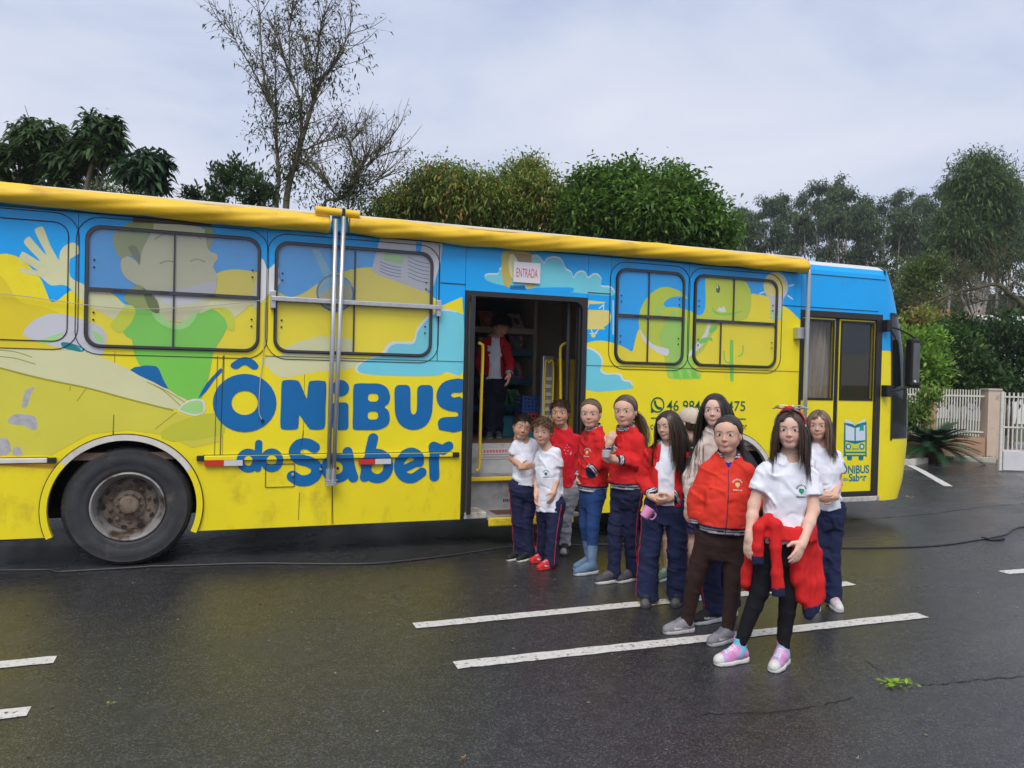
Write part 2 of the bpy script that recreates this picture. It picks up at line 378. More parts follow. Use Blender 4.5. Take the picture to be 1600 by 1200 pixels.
V_DLINE = vinyl('dark_green_line', (0.05, 0.12, 0.03)); V_SKIN = vinyl('boy_skin', (0.60, 0.58, 0.36)); V_TXT = vinyl('phone_green', (0.0, 0.11, 0.07)); V_BLOND = vinyl('blond', (0.55, 0.44, 0.10))
V_ORG = vinyl('orange_yellow', (0.80, 0.55, 0.02)); V_PLANE = vinyl('plane_cream', (0.78, 0.66, 0.20)); V_RED = mat('reflector_red', (0.6, 0.03, 0.02), 0.25, 0.05); V_SILV = mat('reflector_silver', (0.6, 0.6, 0.62), 0.25, 0.05)
M_BLACK = mat('black_rubber', (0.012, 0.012, 0.013), 0.55, 0.2, 20); M_SEAM = mat('dark_seam', (0.02, 0.022, 0.02), 0.7, 0.1)
M_ALU = mat('dull_aluminium', (0.52, 0.53, 0.54), 0.38, 0.12, 14, metal=0.75, stretch=(1, 1, 0.2)); M_TRIM = mat('white_trim', (0.66, 0.63, 0.56), 0.45, 0.12, 8, stain=(0.30, 0.22, 0.10), stain_scale=4, stain_lo=0.55, stain_hi=0.8)
M_DARK = mat('dark_underbody', (0.015, 0.015, 0.015), 0.8, 0.3, 6); M_YELP = mat('yellow_tube_paint', (0.80, 0.55, 0.02), 0.3, 0.05); M_FRAME = mat('window_frame_grey', (0.045, 0.045, 0.05), 0.42, 0.15, 10)
ZB, ZR, ZS, ZU, ZT, ZC = 0.275, 0.905, 1.80, 2.545, 2.93, 3.04     # bottom, rail, sill seam, upper seam, cornice, roof edge
XR, XF = -4.35, 7.37
ACX, ACX2, ACZ, AR = -0.80, 5.20, 0.50, 0.575
DX0, DX1, DZ1 = 2.125, 3.43, 2.49           # middle door opening
FX0, FX1, FZ0, FZ1 = 6.13, 7.345, 0.34, 2.51 # front door opening
TH = 0.035
def side_panel(loop, m, name='side_panel'):
    return G().plate([loop], BY, BY + TH).obj(name, m, bus)
def arc(cx, z0, z1, side, n=14):
    o = []
    for k in range(n + 1):
        z = z0 + (z1 - z0) * k / n; o.append((cx + side * math.sqrt(max(AR ** 2 - (z - ACZ) ** 2, 1e-6)), z))
    return o
def top_arc(cx, z, n=20):                    # part of the arch above height z, left to right
    a0 = math.acos(min(1, 0)) ; h = math.sqrt(AR ** 2 - (z - ACZ) ** 2); a = math.atan2(z - ACZ, h)
    return [(cx + AR * math.cos(math.pi - a - (math.pi - 2 * a) * k / n), ACZ + AR * math.sin(math.pi - a - (math.pi - 2 * a) * k / n)) for k in range(n + 1)]
GP = 0.002
V_SKIRT = vinyl('yellow_scuffed', (0.86, 0.70, 0.012), stain=(0.50, 0.37, 0.02), stain_scale=4.5, stain_lo=0.52, stain_hi=0.82, stretch=(1, 1, .7))
# skirt panels
xs_ = B(519, 760)[0]
side_panel([(XR, ZB), *arc(ACX, ZB, ZR, -1), (XR, ZR)], V_SKIRT)
side_panel([*arc(ACX, ZB, ZR, 1)[::-1], (ACX + math.sqrt(AR ** 2 - (ZB - ACZ) ** 2), ZB), (xs_ - GP, ZB), (xs_ - GP, ZR)][0:] , V_SKIRT)
side_panel([(xs_ + GP, ZB), (DX0, ZB), (DX0, ZR), (xs_ + GP, ZR)], V_SKIRT)
side_panel([(DX1, ZB), *arc(ACX2, ZB, ZR, -1), (DX1, ZR)], V_SKIRT)
side_panel([*arc(ACX2, ZB, ZR, 1)[::-1], (FX0, ZB), (FX0, ZR)], V_SKIRT)
# middle panels (rail to window sill)
c1, c2 = top_arc(ACX, ZR), top_arc(ACX2, ZR)
sx = [XR, B(178, 640)[0], B(349, 640)[0], B(474, 680)[0], DX0]
def mid(x0, x1, z0=ZR + GP, z1=ZS):
    lo = [(x, z) for x, z in c1 + c2 if x0 + .005 < x < x1 - .005]
    def zb(x):
        for c in (c1, c2):
            if c[0][0] < x < c[-1][0]: return float(np.interp(x, [q[0] for q in c], [q[1] for q in c]))
        return z0
    side_panel([(x0 + GP, zb(x0 + GP)), *lo, (x1 - GP, zb(x1 - GP)), (x1 - GP, z1), (x0 + GP, z1)], V_YEL)
for a, b in zip(sx[:-1], sx[1:]): mid(a, b)
mid(DX1, FX0)
# window band and the band above the doors
for a, b in ((XR, -1.17), (-1.17, 0.30), (0.30, 1.84), (1.84, DX0)): side_panel([(a + GP, ZS + GP), (b - GP, ZS + GP), (b - GP, ZT), (a + GP, ZT)], V_BLU)
side_panel([(DX0 + GP, DZ1), (DX1 - GP, DZ1), (DX1 - GP, ZT), (DX0 + GP, ZT)], V_BLU)
for a, b in ((DX1, 3.69), (3.69, 4.63), (4.63, FX0)): side_panel([(a + GP, ZS + GP), (b - GP, ZS + GP), (b - GP, ZT), (a + GP, ZT)], V_BLU)
side_panel([(FX0 + GP, FZ1), (XF, FZ1), (XF, ZT), (FX0 + GP, ZT)], V_BLU)
side_panel([(FX1, ZB), (XF, ZB), (XF, 2.08), (FX1, 2.08)], V_YEL); side_panel([(FX1, 2.082), (XF, 2.082), (XF, FZ1), (FX1, FZ1)], V_BLU)
# roof: curved cove on both long edges, top in faded white
WID = 2.48
prof = [(0, ZT), (0.004, ZC - 0.06), (0.03, ZC), (0.09, ZC + 0.045), (0.22, ZC + 0.075), (WID / 2, ZC + 0.10)]
prof = prof + [(WID - a, b) for a, b in prof[-2::-1]]
g = G()
for i, (a, b) in enumerate(prof):
    g.v += [(XR, BY + a, b), (XF, BY + a, b)]
for i in range(len(prof) - 1):
    g.f.append((2 * i, 2 * i + 1, 2 * i + 3, 2 * i + 2)); g.m.append(0 if i in (0, 1, len(prof) - 2, len(prof) - 3) else 1)
M_ROOF = mat('roof_white', (0.62, 0.62, 0.62), 0.5, 0.15, 3, stain=(0.3, 0.3, 0.28), stain_scale=3)
g.obj('roof', None, bus, mats=[V_BLU, M_ROOF])
ADDED_FWIN = [(-3.9, -2.6), (-2.45, -1.25), (-1.1, .2), (.4, 1.8), (4.75, 6.2)]  # unseen far-side windows, added clear to let daylight into the interior
def with_windows(name, x0, x1, z0, z1, y0, y1, m):
    G().plate([[(x0, z0), (x1, z0), (x1, z1), (x0, z1)]] + [rrect(a, b, 1.84, 2.80, .10)[::-1] for a, b in ADDED_FWIN], y0, y1).obj(name, m, bus)
with_windows('far_side', XR, XF, ZB, ZT, BY + WID - TH, BY + WID, V_YEL)
for a, b in ADDED_FWIN: G().plate([rrect(a, b, 1.84, 2.80, .10)], BY + WID - TH / 2).obj('added_far_window_pane', glass('added_far_glass', (.80, .82, .82), .05, (.4, .4, .4), .05, .03), bus)
g = G(); g.box((XR - .03, BY + .002, ZB), (XR, BY + WID - .002, ZC)); g.obj('rear_wall', V_YEL, bus)
# floor deck and dark underbody
FLZ = 0.955
M_FLOOR = mat('brown_floor', (0.16, 0.10, 0.065), 0.55, 0.25, 12, stretch=(0.3, 3, 1))
for lo, hi in (((XR, BY + TH, FLZ - .06), (DX0 + .04, BY + WID - TH, FLZ)), ((DX1 - .02, BY + TH, FLZ - .06), (FX0 - .1, BY + WID - TH, FLZ)), ((DX0 + .0405, BY + .62, FLZ - .06), (DX1 - .0205, BY + WID - TH, FLZ)), ((FX0 - .0995, BY + .7, FLZ - .06), (XF, BY + WID - TH, FLZ))):
    G().box(lo, hi).obj('floor_panel', M_FLOOR, bus)
for lo, hi in (((-0.1, BY + .10, 0.34), (DX0 - .02, BY + 2.3, 0.40)), ((XR, BY + .1, .34), (-1.6, BY + 2.3, .4)), ((DX1 + .05, BY + .1, .34), (4.5, BY + 2.3, .4)), ((-1.6, BY + .75, .45), (-.11, BY + 2.3, .5)), ((5.85, BY + .1, .34), (7.2, BY + 2.3, .4)), ((4.51, BY + .75, .45), (5.84, BY + 2.3, .5))):
    G().box(lo, hi).obj('underbody_tray', M_DARK, bus)
for cx in (ACX, ACX2):                        # wheel housings
    g = G(); n = 18; pts = [(cx + .66 * math.cos(math.pi * k / n), .40 + .66 * math.sin(math.pi * k / n)) for k in range(n + 1)]
    for x, z in pts: g.v += [(x, BY + TH + .002, z), (x, BY + .72, z)]
    g.f += [(2 * i, 2 * i + 1, 2 * i + 3, 2 * i + 2) for i in range(n)]; g.m += [0] * n
    g.add([(x, BY + .72, z) for x, z in pts] , [tuple(range(n + 1))]); g.obj('wheel_housing', M_DARK, bus)
# arch trims
for k, cx in enumerate((ACX, ACX2)):
    for w0, w1, mm in ((-.40, .55, V_YEL), (.552, 2.45, M_TRIM), (2.452, math.pi + .40, V_YEL)) if k == 0 else ((-.40, math.pi + .40, M_TRIM),):
        a = [(cx + .61 * math.cos(w), ACZ + .61 * math.sin(w)) for w in np.linspace(w0, w1, 24)]; b = [(cx + .562 * math.cos(w), ACZ + .562 * math.sin(w)) for w in np.linspace(w1, w0, 24)]
        o = G().plate([a + b], BY - .022, BY + .03).obj('arch_trim', mm, bus)
    a2 = [(cx + .618 * math.cos(w), ACZ + .618 * math.sin(w)) for w in np.linspace(-.36, math.pi + .36, 41)]; b2 = [(cx + .6115 * math.cos(w), ACZ + .6115 * math.sin(w)) for w in np.linspace(math.pi + .36, -.36, 41)]
    G().plate([a2 + b2], BY - .017, BY).obj('seal', M_BLACK, o)
# wheels
M_TYRE = mat('tyre_rubber', (0.030, 0.030, 0.034), 0.62, 0.35, 7, bump=0.25, bscale=40, stain=(0.10, 0.085, 0.07), stain_scale=5, stain_lo=0.56, stain_hi=0.75)
M_RIM = mat('worn_silver_rim', (0.42, 0.41, 0.40), 0.42, 0.2, 12, metal=0.5, stain=(0.10, 0.06, 0.035), stain_scale=6, stain_lo=0.48, stain_hi=0.62)
M_RUST = mat('rusty_hub', (0.20, 0.155, 0.115), 0.7, 0.35, 18, bump=0.3, bscale=60, stain=(0.07, 0.04, 0.025), stain_scale=9, stain_lo=0.45, stain_hi=0.6)
def wheel(cx, dual=True):
    w = empty('wheel', (cx - 2.0, 0.035, 0.5)); w.parent = bus; c = (cx, BY + .035, 0.5)
    T = [(.285, .02), (.30, -.004), (.32, -.012), (.345, -.010), (.36, -.016), (.385, -.022), (.42, -.024), (.45, -.018), (.462, -.020), (.466, -.012), (.482, .0), (.494, .02), (.4985, .045), (.499, .12), (.499, .2), (.494, .235), (.47, .255), (.30, .25), (.285, .23)]
    o = G().lathe(T, c, 1, 96).obj('tyre', M_TYRE, w, smooth=True); sharp(o, 50)
    g = G()
    for k in range(60):                       # tread blocks on the shoulder
        a = 2 * math.pi * k / 60; ca, sa = math.cos(a), math.sin(a); q = []
        for r, yy in ((.492, .015), (.5035, .04), (.5035, .1), (.492, .1)):
            for da in (-.036, .036): q.append((c[0] + r * math.cos(a + da), c[1] + yy, c[2] + r * math.sin(a + da)))
        g.add(q, [(0, 1, 3, 2), (2, 3, 5, 4), (0, 2, 4, 6), (1, 7, 5, 3)])
    g.obj('tread', M_TYRE, o)
    rim = G().lathe([(.288, .03), (.292, .0), (.288, -.012), (.278, -.014), (.268, -.002), (.262, .03), (.248, .06), (.238, .10), (.225, .15), (.20, .165), (.17, .165), (.165, .150), (.13, .150), (.0, .150)], c, 1, 64).obj('rim', None, w, smooth=True, mats=[M_RIM]); sharp(rim, 40)
    hub = G().lathe([(.125, .150), (.122, .11), (.10, .10), (.085, .095), (.080, .055), (.066, .04), (.03, .036), (.0, .036)], c, 1, 40).obj('hub', M_RUST, w, smooth=True); sharp(hub, 35)
    disc = G().lathe([(.224, .146), (.215, .138), (.178, .135), (.13, .142)], c, 1, 64).obj('wheel_disc', M_RUST, w, smooth=True)
    nutg = G().lathe([(.0, -.012), (.013, -.010), (.018, .0), (.018, .012), (.022, .014), (.022, .03)], (0, 0, 0), 1, 6)
    first = None
    for k in range(10):
        a = 2 * math.pi * (k + .5) / 10; p = (.155 * math.cos(a), .125, .155 * math.sin(a))
        if first is None:
            first = nutg.obj('wheel_nut', M_RUST, None); first.parent = w; first.location = p
        else: share(first, w, p)
    for k in range(10):
        a = 2 * math.pi * k / 10; share(first, w, (.092 * math.cos(a), .09, .092 * math.sin(a)), scale=(.7, .7, .7))
    hg = G().plate([circle(0, 0, .026, .017, 14)], 0); h0 = None
    for k in range(10):
        a = 2 * math.pi * k / 10 + .1; p = (.2 * math.cos(a), .1335, .2 * math.sin(a))
        if h0 is None: h0 = hg.obj('hand_hole', M_BLACK, None); h0.parent = w; h0.location = p; h0.rotation_euler = (0, -a - math.pi / 2, 0)
        else: share(h0, w, p, (0, -a - math.pi / 2, 0))
    return w
wheel(-0.775); wheel(5.2)
for cx in (-.775, 5.2): G().lathe([(.0, .30), (.28, .29), (.30, .26), (.46, .27), (.494, .24), (.499, .2), (.499, .05), (.48, .0), (.30, -.02), (.28, .0), (.0, .0)], (cx, BY + WID - .33, .5), 1, 48).obj('far_wheel', M_TYRE, bus, smooth=True)
# ---------------------------------------------------------------- printed artwork: thin cut vinyl sheets laid over one another
LAYB = []; DL = 0.00022
def layer_of(q):
    a = np.array(q); b = (a[:, 0].min(), a[:, 0].max(), a[:, 1].min(), a[:, 1].max()); k = 1
    for c, n in LAYB:
        if b[0] < c[1] and c[0] < b[1] and b[2] < c[3] and c[2] < b[3]: k = max(k, n + 1)
    LAYB.append((b, k)); return k
def decal(name, loops, m, parent=bus, pix=True, smooth=4, y=None, clip=None):
    LL = []
    for l in loops:
        q = BL(l) if pix else list(l)
        if smooth: q = [tuple(p) for p in smooth_loop(q, smooth)]
        if clip: q = clip_rect(q, *clip)
        LL.append(q)
    if y is None: y = BY - DL * layer_of(LL[0])
    return G().plate(LL, y).obj(name, m, parent)
CL_W = (XR, DX0 - .001, ZS + .001, ZT - .002); CL_ALL = (XR, DX0 - .001, ZB, ZT - .002); CL_F = (DX1 + .001, FX0 - .001, ZR, ZT - .002)
hill = [(-420, 500), (-300, 470), (-180, 425), (-80, 402), (0, 397), (12, 397), (31, 403), (50, 420), (64, 437), (72, 455), (80, 472), (92, 468), (107, 456), (125, 450), (140, 449), (162, 453), (180, 462), (194, 475), (215, 482), (260, 470), (310, 440), (337, 428), (350, 423), (370, 421), (404, 426), (420, 437), (434, 455), (452, 464), (472, 459), (497, 443), (515, 432), (535, 425), (554, 420), (581, 418), (620, 425), (660, 450), (679, 466), (692, 477), (722, 464)]
hb = [tuple(p) for p in smooth_loop(BL(hill), 3, closed=False)]
decal('painted_hill', [clip_rect([*hb[::-1], (hb[0][0], ZS + .001), (DX0 - .001, ZS + .001)], *CL_W)], V_YEL, pix=False, smooth=0)
hill2 = [(910, 538), (928, 533), (946, 533), (967, 539), (980, 545), (988, 549), (992, 534), (997, 517), (1010, 500), (1040, 490), (1085, 493), (1100, 492), (1130, 475), (1172, 460), (1182, 460), (1198, 463), (1212, 470), (1223, 477), (1235, 485), (1256, 506)]
hb = [tuple(p) for p in smooth_loop(BL(hill2), 3, closed=False)]
decal('painted_hill', [clip_rect([*hb[::-1], (hb[0][0], ZS + .001), (FX0, ZS + .001)], *CL_F)], V_YEL, pix=False, smooth=0)
decal('painted_shadow', [[(-60, 402), (0, 430), (30, 470), (70, 480), (100, 500), (60, 560), (-200, 545), (-200, 470)]], vinyl('yellow_ochre', (0.76, 0.60, 0.015)), clip=CL_W)
# hand, arm
decal('painted_blue_gap', [[(66, 436), (80, 446), (96, 445), (107, 453), (80, 472)]], V_BLU, smooth=0)
hand = [(109, 450), (96, 445), (80, 446), (66, 435), (58, 431), (33, 426), (33, 419), (50, 421), (59, 423), (48, 415), (31, 406), (33, 396), (38, 394), (64, 409), (39, 382), (40, 373), (45, 370), (49, 372.5), (73, 399), (55, 363), (58, 356), (65, 354), (69, 358), (78, 382), (88, 400), (92, 406), (94, 394), (100, 385), (109, 380), (116, 379.5), (121, 383), (124.5, 395), (112, 403), (109, 408), (110, 432), (128, 443), (150, 452), (172, 460), (190, 473), (197, 480), (184, 502), (170, 495), (150, 484), (128, 470)]
decal('painted_hand', [hand], V_CRM, smooth=3, clip=CL_W)
decal('painted_cloud', [[(36, 522), (46, 506), (66, 494), (88, 490), (120, 496), (156, 510), (166, 524), (164, 540), (152, 556), (80, 540), (50, 530)]], V_LGR, clip=CL_ALL)
decal('painted_leaf', [[(60, 533), (84, 524), (100, 520), (84, 534), (70, 537)]], V_PGRN); decal('painted_leaf', [[(144, 517), (156, 522), (162, 534), (152, 534), (147, 526)]], V_PGRN)
# book
decal('painted_page', [[(-420, 560), (-420, 470), (-200, 528), (0, 541), (97, 541), (135, 549), (155, 556), (204, 578), (250, 602), (292, 623), (279, 640), (250, 636), (202, 625), (135, 607), (67, 593), (0, 575)]], V_CRM, smooth=0, clip=(XR, DX0, ZR, ZS - .001))
decal('painted_page', [[(-420, 555), (-200, 545), (0, 576.5), (67, 594.5), (135, 608.5), (202, 626.5), (270, 642.5), (300, 652), (345, 652), (352, 665), (345, 690), (300, 700), (260, 680), (200, 672), (140, 678), (100, 700), (80, 711), (-420, 711)]], V_PAGE, smooth=0, clip=(XR, DX0, ZR + .03, ZS - .001))
decal('painted_page_shade', [[(290, 654), (340, 645), (352, 668), (340, 682), (270, 690), (250, 676)]], vinyl('olive', (0.56, 0.56, 0.04)), smooth=2)
for q in ([(0, 575), (67, 592), (135, 606), (202, 624), (270, 641)],): decal('book_edge_line', [stroke(BL(q), .007)], vinyl('olive_line', (0.36, 0.34, 0.03)), pix=False, smooth=0)
for q in ([(0, 547), (25, 550), (50, 558)], [(0, 557), (25, 560), (55, 569)], [(230, 597), (255, 610), (282, 634)], [(240, 601), (262, 612), (288, 628)], [(110, 604), (109, 610)], [(134, 608), (121, 626)], [(276, 644), (243, 670)]):
    decal('page_line', [stroke(BL(q), .0035)], vinyl('olive_line', (0.36, 0.34, 0.03)), pix=False, smooth=0)
decal('bookmark', [[(95, 536), (106, 535), (132, 544), (128, 550), (116, 548), (100, 544)]], V_TEAL, smooth=2)
decal('bookmark_edge', [[(118, 541), (130, 544.5), (127, 548.5), (125, 544.5)]], V_CYA, smooth=0)
# boy
decal('painted_trousers', [[(203, 578), (225, 571.5), (243, 571.5), (254, 585), (264, 608), (240, 597)]], V_LET, smooth=2)
shirt = [(212, 482), (236, 486), (244, 500), (260, 510), (280, 514), (296, 508), (308, 490), (332, 483), (350, 496), (355, 512), (340, 538), (333, 553), (326, 589), (315, 622), (292, 624), (263, 607), (250, 580), (243, 572), (225, 571), (217, 569), (209, 549), (206, 530), (192, 519)]
decal('painted_shirt', [shirt], V_GRN, smooth=2)
decal('painted_shoe', [[(278, 640), (290, 628), (304, 623), (318, 626), (321, 637), (318, 645), (304, 650), (288, 645.5)]], V_WHT, smooth=3); decal('painted_shoe', [[(281, 639), (291, 630), (304, 626), (316, 628), (317, 643), (304, 647), (289, 643)]], V_PGRN, smooth=3)
decal('painted_leg', [[(310, 622), (322, 600), (338, 582), (345, 575), (347, 581), (336, 592), (322, 612)]], V_LET, smooth=2)
decal('painted_sleeve', [[(172, 508), (184, 492), (198, 476), (212, 482), (208, 498), (200, 510), (187, 520)]], V_SLEEVE, smooth=2)
decal('painted_arm', [[(330, 470), (404, 466), (404, 474), (390, 477), (367, 497), (358, 484), (332, 482), (312, 490)]], V_CRM, smooth=2); decal('painted_sleeve', [[(340, 480), (358, 484), (366, 497), (366, 516), (356, 514), (352, 497)]], V_SLEEVE, smooth=2)
face = [(232, 350), (290, 352), (322, 360), (326, 390), (337, 396), (340, 404), (333, 416), (339, 430), (338, 450), (330, 470), (312, 487), (290, 502), (266, 502), (250, 492), (240, 474), (226, 452), (208, 442), (195, 432), (189, 418), (190, 405), (200, 400), (214, 408), (219, 400), (222, 380)]
decal('painted_face', [face], V_SKIN, smooth=3)
decal('painted_collar', [[(236, 486), (244, 500), (260, 511), (280, 515), (296, 509), (309, 490), (300, 490), (290, 500), (276, 506), (260, 500), (248, 488)]], V_PGRN, smooth=2)
decal('painted_mouth', [[(244, 458), (290, 450), (334, 440), (334, 456), (300, 474), (262, 476)]], V_LGR, smooth=3)
decal('painted_hair', [[(214, 346), (240, 350), (232, 372), (222, 392), (218, 415), (210, 402), (200, 400), (190, 404), (182, 394), (176, 372), (184, 358), (200, 350)]], V_HAIR, smooth=3)
decal('painted_hair', [[(200, 386), (212, 384), (219, 400), (218, 413), (208, 400)]], V_DHAIR, smooth=2); decal('painted_hair', [[(320, 356), (334, 360), (332, 378), (326, 391), (322, 376)]], V_HAIR, smooth=2)
decal('painted_hat', [[(208, 338), (330, 342), (330, 353), (208, 348)]], V_BRN, smooth=0, clip=CL_W)
for q in ([(242, 374), (256, 366), (270, 368)], [(288, 367), (302, 366), (314, 373)], [(250, 412), (260, 408), (270, 409)], [(298, 408), (308, 405), (320, 409)]): decal('painted_brow', [stroke(BL(q), .006)], V_HAIR, pix=False, smooth=0)
decal('painted_scarf', [[(194, 464), (214, 444), (232, 456), (246, 470), (249, 489), (234, 485), (216, 482), (200, 474)]], V_HAIR, smooth=2); decal('painted_scarf', [[(222, 450), (232, 456), (246, 470), (249, 489), (236, 486), (228, 470)]], V_DHAIR, smooth=2)
# second window: hand, magnifying glass, newspaper
decal('painted_sleeve', [[(409, 403), (417, 420), (425, 416), (431, 411), (436, 422), (434, 432), (438, 440), (430, 452), (418, 462), (408, 474), (396, 482), (398, 450)]], V_WHT, smooth=2, clip=CL_W)
decal('painted_tray', [[(440, 545), (470, 533), (500, 525), (552, 530), (552, 556), (440, 560)]], V_CRM, smooth=0, clip=CL_W)
decal('painted_page', [[(418, 555), (552, 556), (568, 562), (568, 571), (530, 579), (500, 580), (470, 586), (440, 590), (422, 578)]], V_CRM, smooth=2, clip=(XR, DX0, ZR, ZS - .001))
decal('magnifier_handle', [[(486, 386), (497, 389), (518, 425), (513, 438), (505, 430)]], vinyl('pale_blue', (0.18, 0.47, 0.66)), smooth=0)
decal('magnifier_rim', [circle(*B(524, 458), .17, .17, 36)], vinyl('rim_blue', (0.01, 0.20, 0.42)), pix=False, smooth=0); decal('magnifier_lens', [circle(*B(524, 458), .152, .152, 36)], vinyl('lens', (0.48, 0.46, 0.22)), pix=False, smooth=0)
decal('magnifier_glint', [[(498, 457), (503, 444), (512, 435), (530, 432), (545, 440), (550, 448), (535, 443), (515, 450), (504, 460)]], vinyl('pale_blue', (0.18, 0.47, 0.66)), smooth=2)
decal('newspaper', [[(594, 372), (692, 378), (688, 410), (676, 452), (660, 455), (630, 444), (595, 431), (580, 424)]], V_LGR, smooth=0, clip=CL_W)
decal('newspaper_picture', [[(602, 395), (631, 402), (628, 413), (599, 406)]], V_PGRN, smooth=0)
for k in range(6):
    decal('newspaper_line', [stroke(BL([(594, 409 + 5 * k), (610, 415 + 5 * k), (626, 418 + 5 * k)]), .003)], V_LET, pix=False, smooth=0) if k < 4 else None
    decal('newspaper_line', [stroke(BL([(638, 402 + 6 * k), (655, 409 + 6 * k), (670, 412 + 6 * k)]), .003)], V_LET, pix=False, smooth=0)
decal('newspaper_clip', [[(650, 378), (660, 379), (657, 398), (650, 396)]], V_BLU, smooth=0)
cl = [(724, 494), (712, 488), (700, 486), (686, 487), (672, 496), (660, 508), (652, 520), (646, 537), (620, 537), (608, 543), (600, 555), (575, 562), (560, 572), (560, 580), (570, 584), (600, 587), (650, 588), (684, 587), (698, 581), (724, 581)]
decal('painted_cloud', [[(x - 4 if x < 640 else x - 2, y - 4 if y < 560 else y) for x, y in cl]], V_WHT, smooth=3, clip=CL_ALL); decal('painted_cloud', [cl], V_CYA, smooth=3, clip=CL_ALL)
decal('painted_hill', [[(692, 477), (722, 464), (724, 492), (712, 486), (700, 483)]], V_YEL, smooth=0, clip=CL_W)
# over the door
CL_D = (DX0 - .3, 3.7, DZ1 + .002, ZT - .002)
tcl = [(757, 434), (762, 429.5), (778, 429), (780, 422), (786, 418), (800, 412), (815, 404), (831, 401), (841, 401), (850, 412), (853, 407), (860, 403.5), (869, 403), (878, 408), (884, 421), (892, 426), (896, 435), (900, 429), (907, 425), (914, 427), (919, 435), (926, 430), (934, 430), (940, 438), (939, 448), (955, 450), (957, 462), (895, 457), (832, 452), (785, 446), (764, 440)]
decal('painted_cloud', [[(x, y - 2.5) for x, y in tcl]], V_WHT, smooth=3, clip=(2.13, 3.9, DZ1 + .002, ZT)); decal('painted_cloud', [tcl], V_CYA, smooth=3, clip=(2.13, 3.9, DZ1 + .002, ZT))
decal('painted_stroke', [[(830, 450), (890, 449), (896, 453), (888, 457), (830, 455)]], V_BLU, smooth=2, clip=(2.13, 3.9, DZ1 + .002, ZT))
decal('painted_girl_hair', [[(787, 392), (830, 395), (831, 420), (838, 442), (830, 451), (822, 448), (812, 430), (798, 440), (797, 449), (788, 446), (784, 430), (784, 410)]], V_BLOND, smooth=2, clip=CL_D); decal('painted_girl_face', [[(797, 398), (818, 400), (822, 420), (816, 438), (802, 438), (795, 420)]], V_CRM, smooth=2, clip=CL_D)
decal('painted_girl_fringe', [[(802, 396), (830, 398), (830, 410), (812, 412)]], vinyl('tan', (0.33, 0.24, 0.13)), smooth=0, clip=CL_D); decal('painted_girl_dress', [[(797, 446), (820, 446), (822, 453), (797, 452)]], V_LET, smooth=0, clip=CL_D)
# plane and lower cloud by the door
decal('painted_plane', [[(912, 484), (951, 485), (955, 493.5), (953, 504), (943, 512), (946, 514.5), (912, 514.6)]], V_PLANE, smooth=0, clip=CL_F); decal('plane_wing', [[(914, 469), (948, 472), (938, 475), (914, 475)]], V_PLANE, smooth=0, clip=CL_F)
for q in ([(920, 475), (917, 484)], [(943, 474), (943, 484)], [(936, 482), (943, 476)], [(924, 515), (926, 521)], [(935, 515), (930, 521)], [(958, 470), (958, 522)], [(922, 521), (932, 521)]): decal('plane_line', [stroke(BL(q), .006)], V_WHT, pix=False, smooth=0)
decal('plane_wheel', [circle(*B(927, 524), .024)], V_PLANE, pix=False, smooth=0)
lc = [(910, 545), (915, 544), (928, 549), (938, 559), (940, 570), (938, 580), (947, 585.6), (960, 585), (968, 587), (973, 595), (983, 597), (987, 602), (984, 607.6), (910, 607.6)]
decal('painted_cloud', [[(x + 2, y - 2.5) if y < 600 else (x, y) for x, y in lc]], V_WHT, smooth=3, clip=CL_F); decal('painted_cloud', [lc], V_CYA, smooth=3, clip=CL_F)
# dinosaur
dino = [(1074, 466), (1062.6, 455), (1043, 448.5), (1028, 451), (1014.6, 461), (1005, 474), (999, 490), (998, 505), (1001, 520), (1011, 534), (1024, 543), (1037, 556), (1040, 570), (1044, 590), (1060, 592), (1095, 591), (1086, 575), (1084, 561), (1096, 550), (1104, 539), (1112, 524), (1121, 508), (1130, 503), (1150, 502), (1165, 499), (1172, 487), (1174, 468), (1172, 452), (1165, 440), (1154, 436), (1130, 434), (1106, 434), (1102, 440), (1102.5, 465), (1102, 480), (1099, 489), (1092, 493), (1086, 489), (1072, 484), (1055, 480), (1037.6, 480), (1036, 477), (1039.6, 470.5), (1049, 465), (1062.6, 463)]
decal('painted_dinosaur', [dino], V_LIME, smooth=3)
decal('dinosaur_side', [[(1036, 512), (1044, 500), (1060, 494), (1074, 500), (1080, 530), (1084, 561), (1086, 575), (1095, 591), (1044, 590), (1046, 560), (1036, 545), (1030, 528)]], vinyl('leaf_green', (0.36, 0.64, 0.11)), smooth=3)
decal('dinosaur_belly', [[(1000, 514), (1006, 524), (1020, 538), (1036, 543), (1045, 546), (1043, 556), (1030, 552), (1012, 540), (1002, 526)]], V_WHT, smooth=2); decal('dinosaur_belly', [[(1106, 506), (1110, 508), (1104, 530), (1092, 545), (1076, 558), (1078, 549), (1090, 535), (1100, 522)]], V_WHT, smooth=2)
decal('dinosaur_arm', [[(1092, 531), (1104, 527), (1112, 528), (1113, 534), (1108, 531), (1100, 536), (1093, 537)]], V_GRN, smooth=2); decal('dinosaur_arm', [[(1108, 514), (1118, 508), (1121, 512), (1116, 518), (1109, 520)]], V_GRN, smooth=2)
for x in (1050, 1064, 1078): decal('dinosaur_toe', [[(x, 575), (x + 7, 576), (x + 14, 591), (x + 3, 591)]], V_GRN, smooth=0)
for x, y in ((1036, 481), (1029, 492), (1052, 490), (1026, 483)): decal('dinosaur_spot', [circle(*B(x, y), .028, .034, 14)], vinyl('leaf_green', (0.36, 0.64, 0.11)), pix=False, smooth=0)
decal('dinosaur_eye', [circle(*B(1122, 452), .026, .042, 18)], V_DLINE, pix=False, smooth=0); decal('dinosaur_eye_glint', [circle(*B(1121, 449), .010, .014, 12)], V_WHT, pix=False, smooth=0)
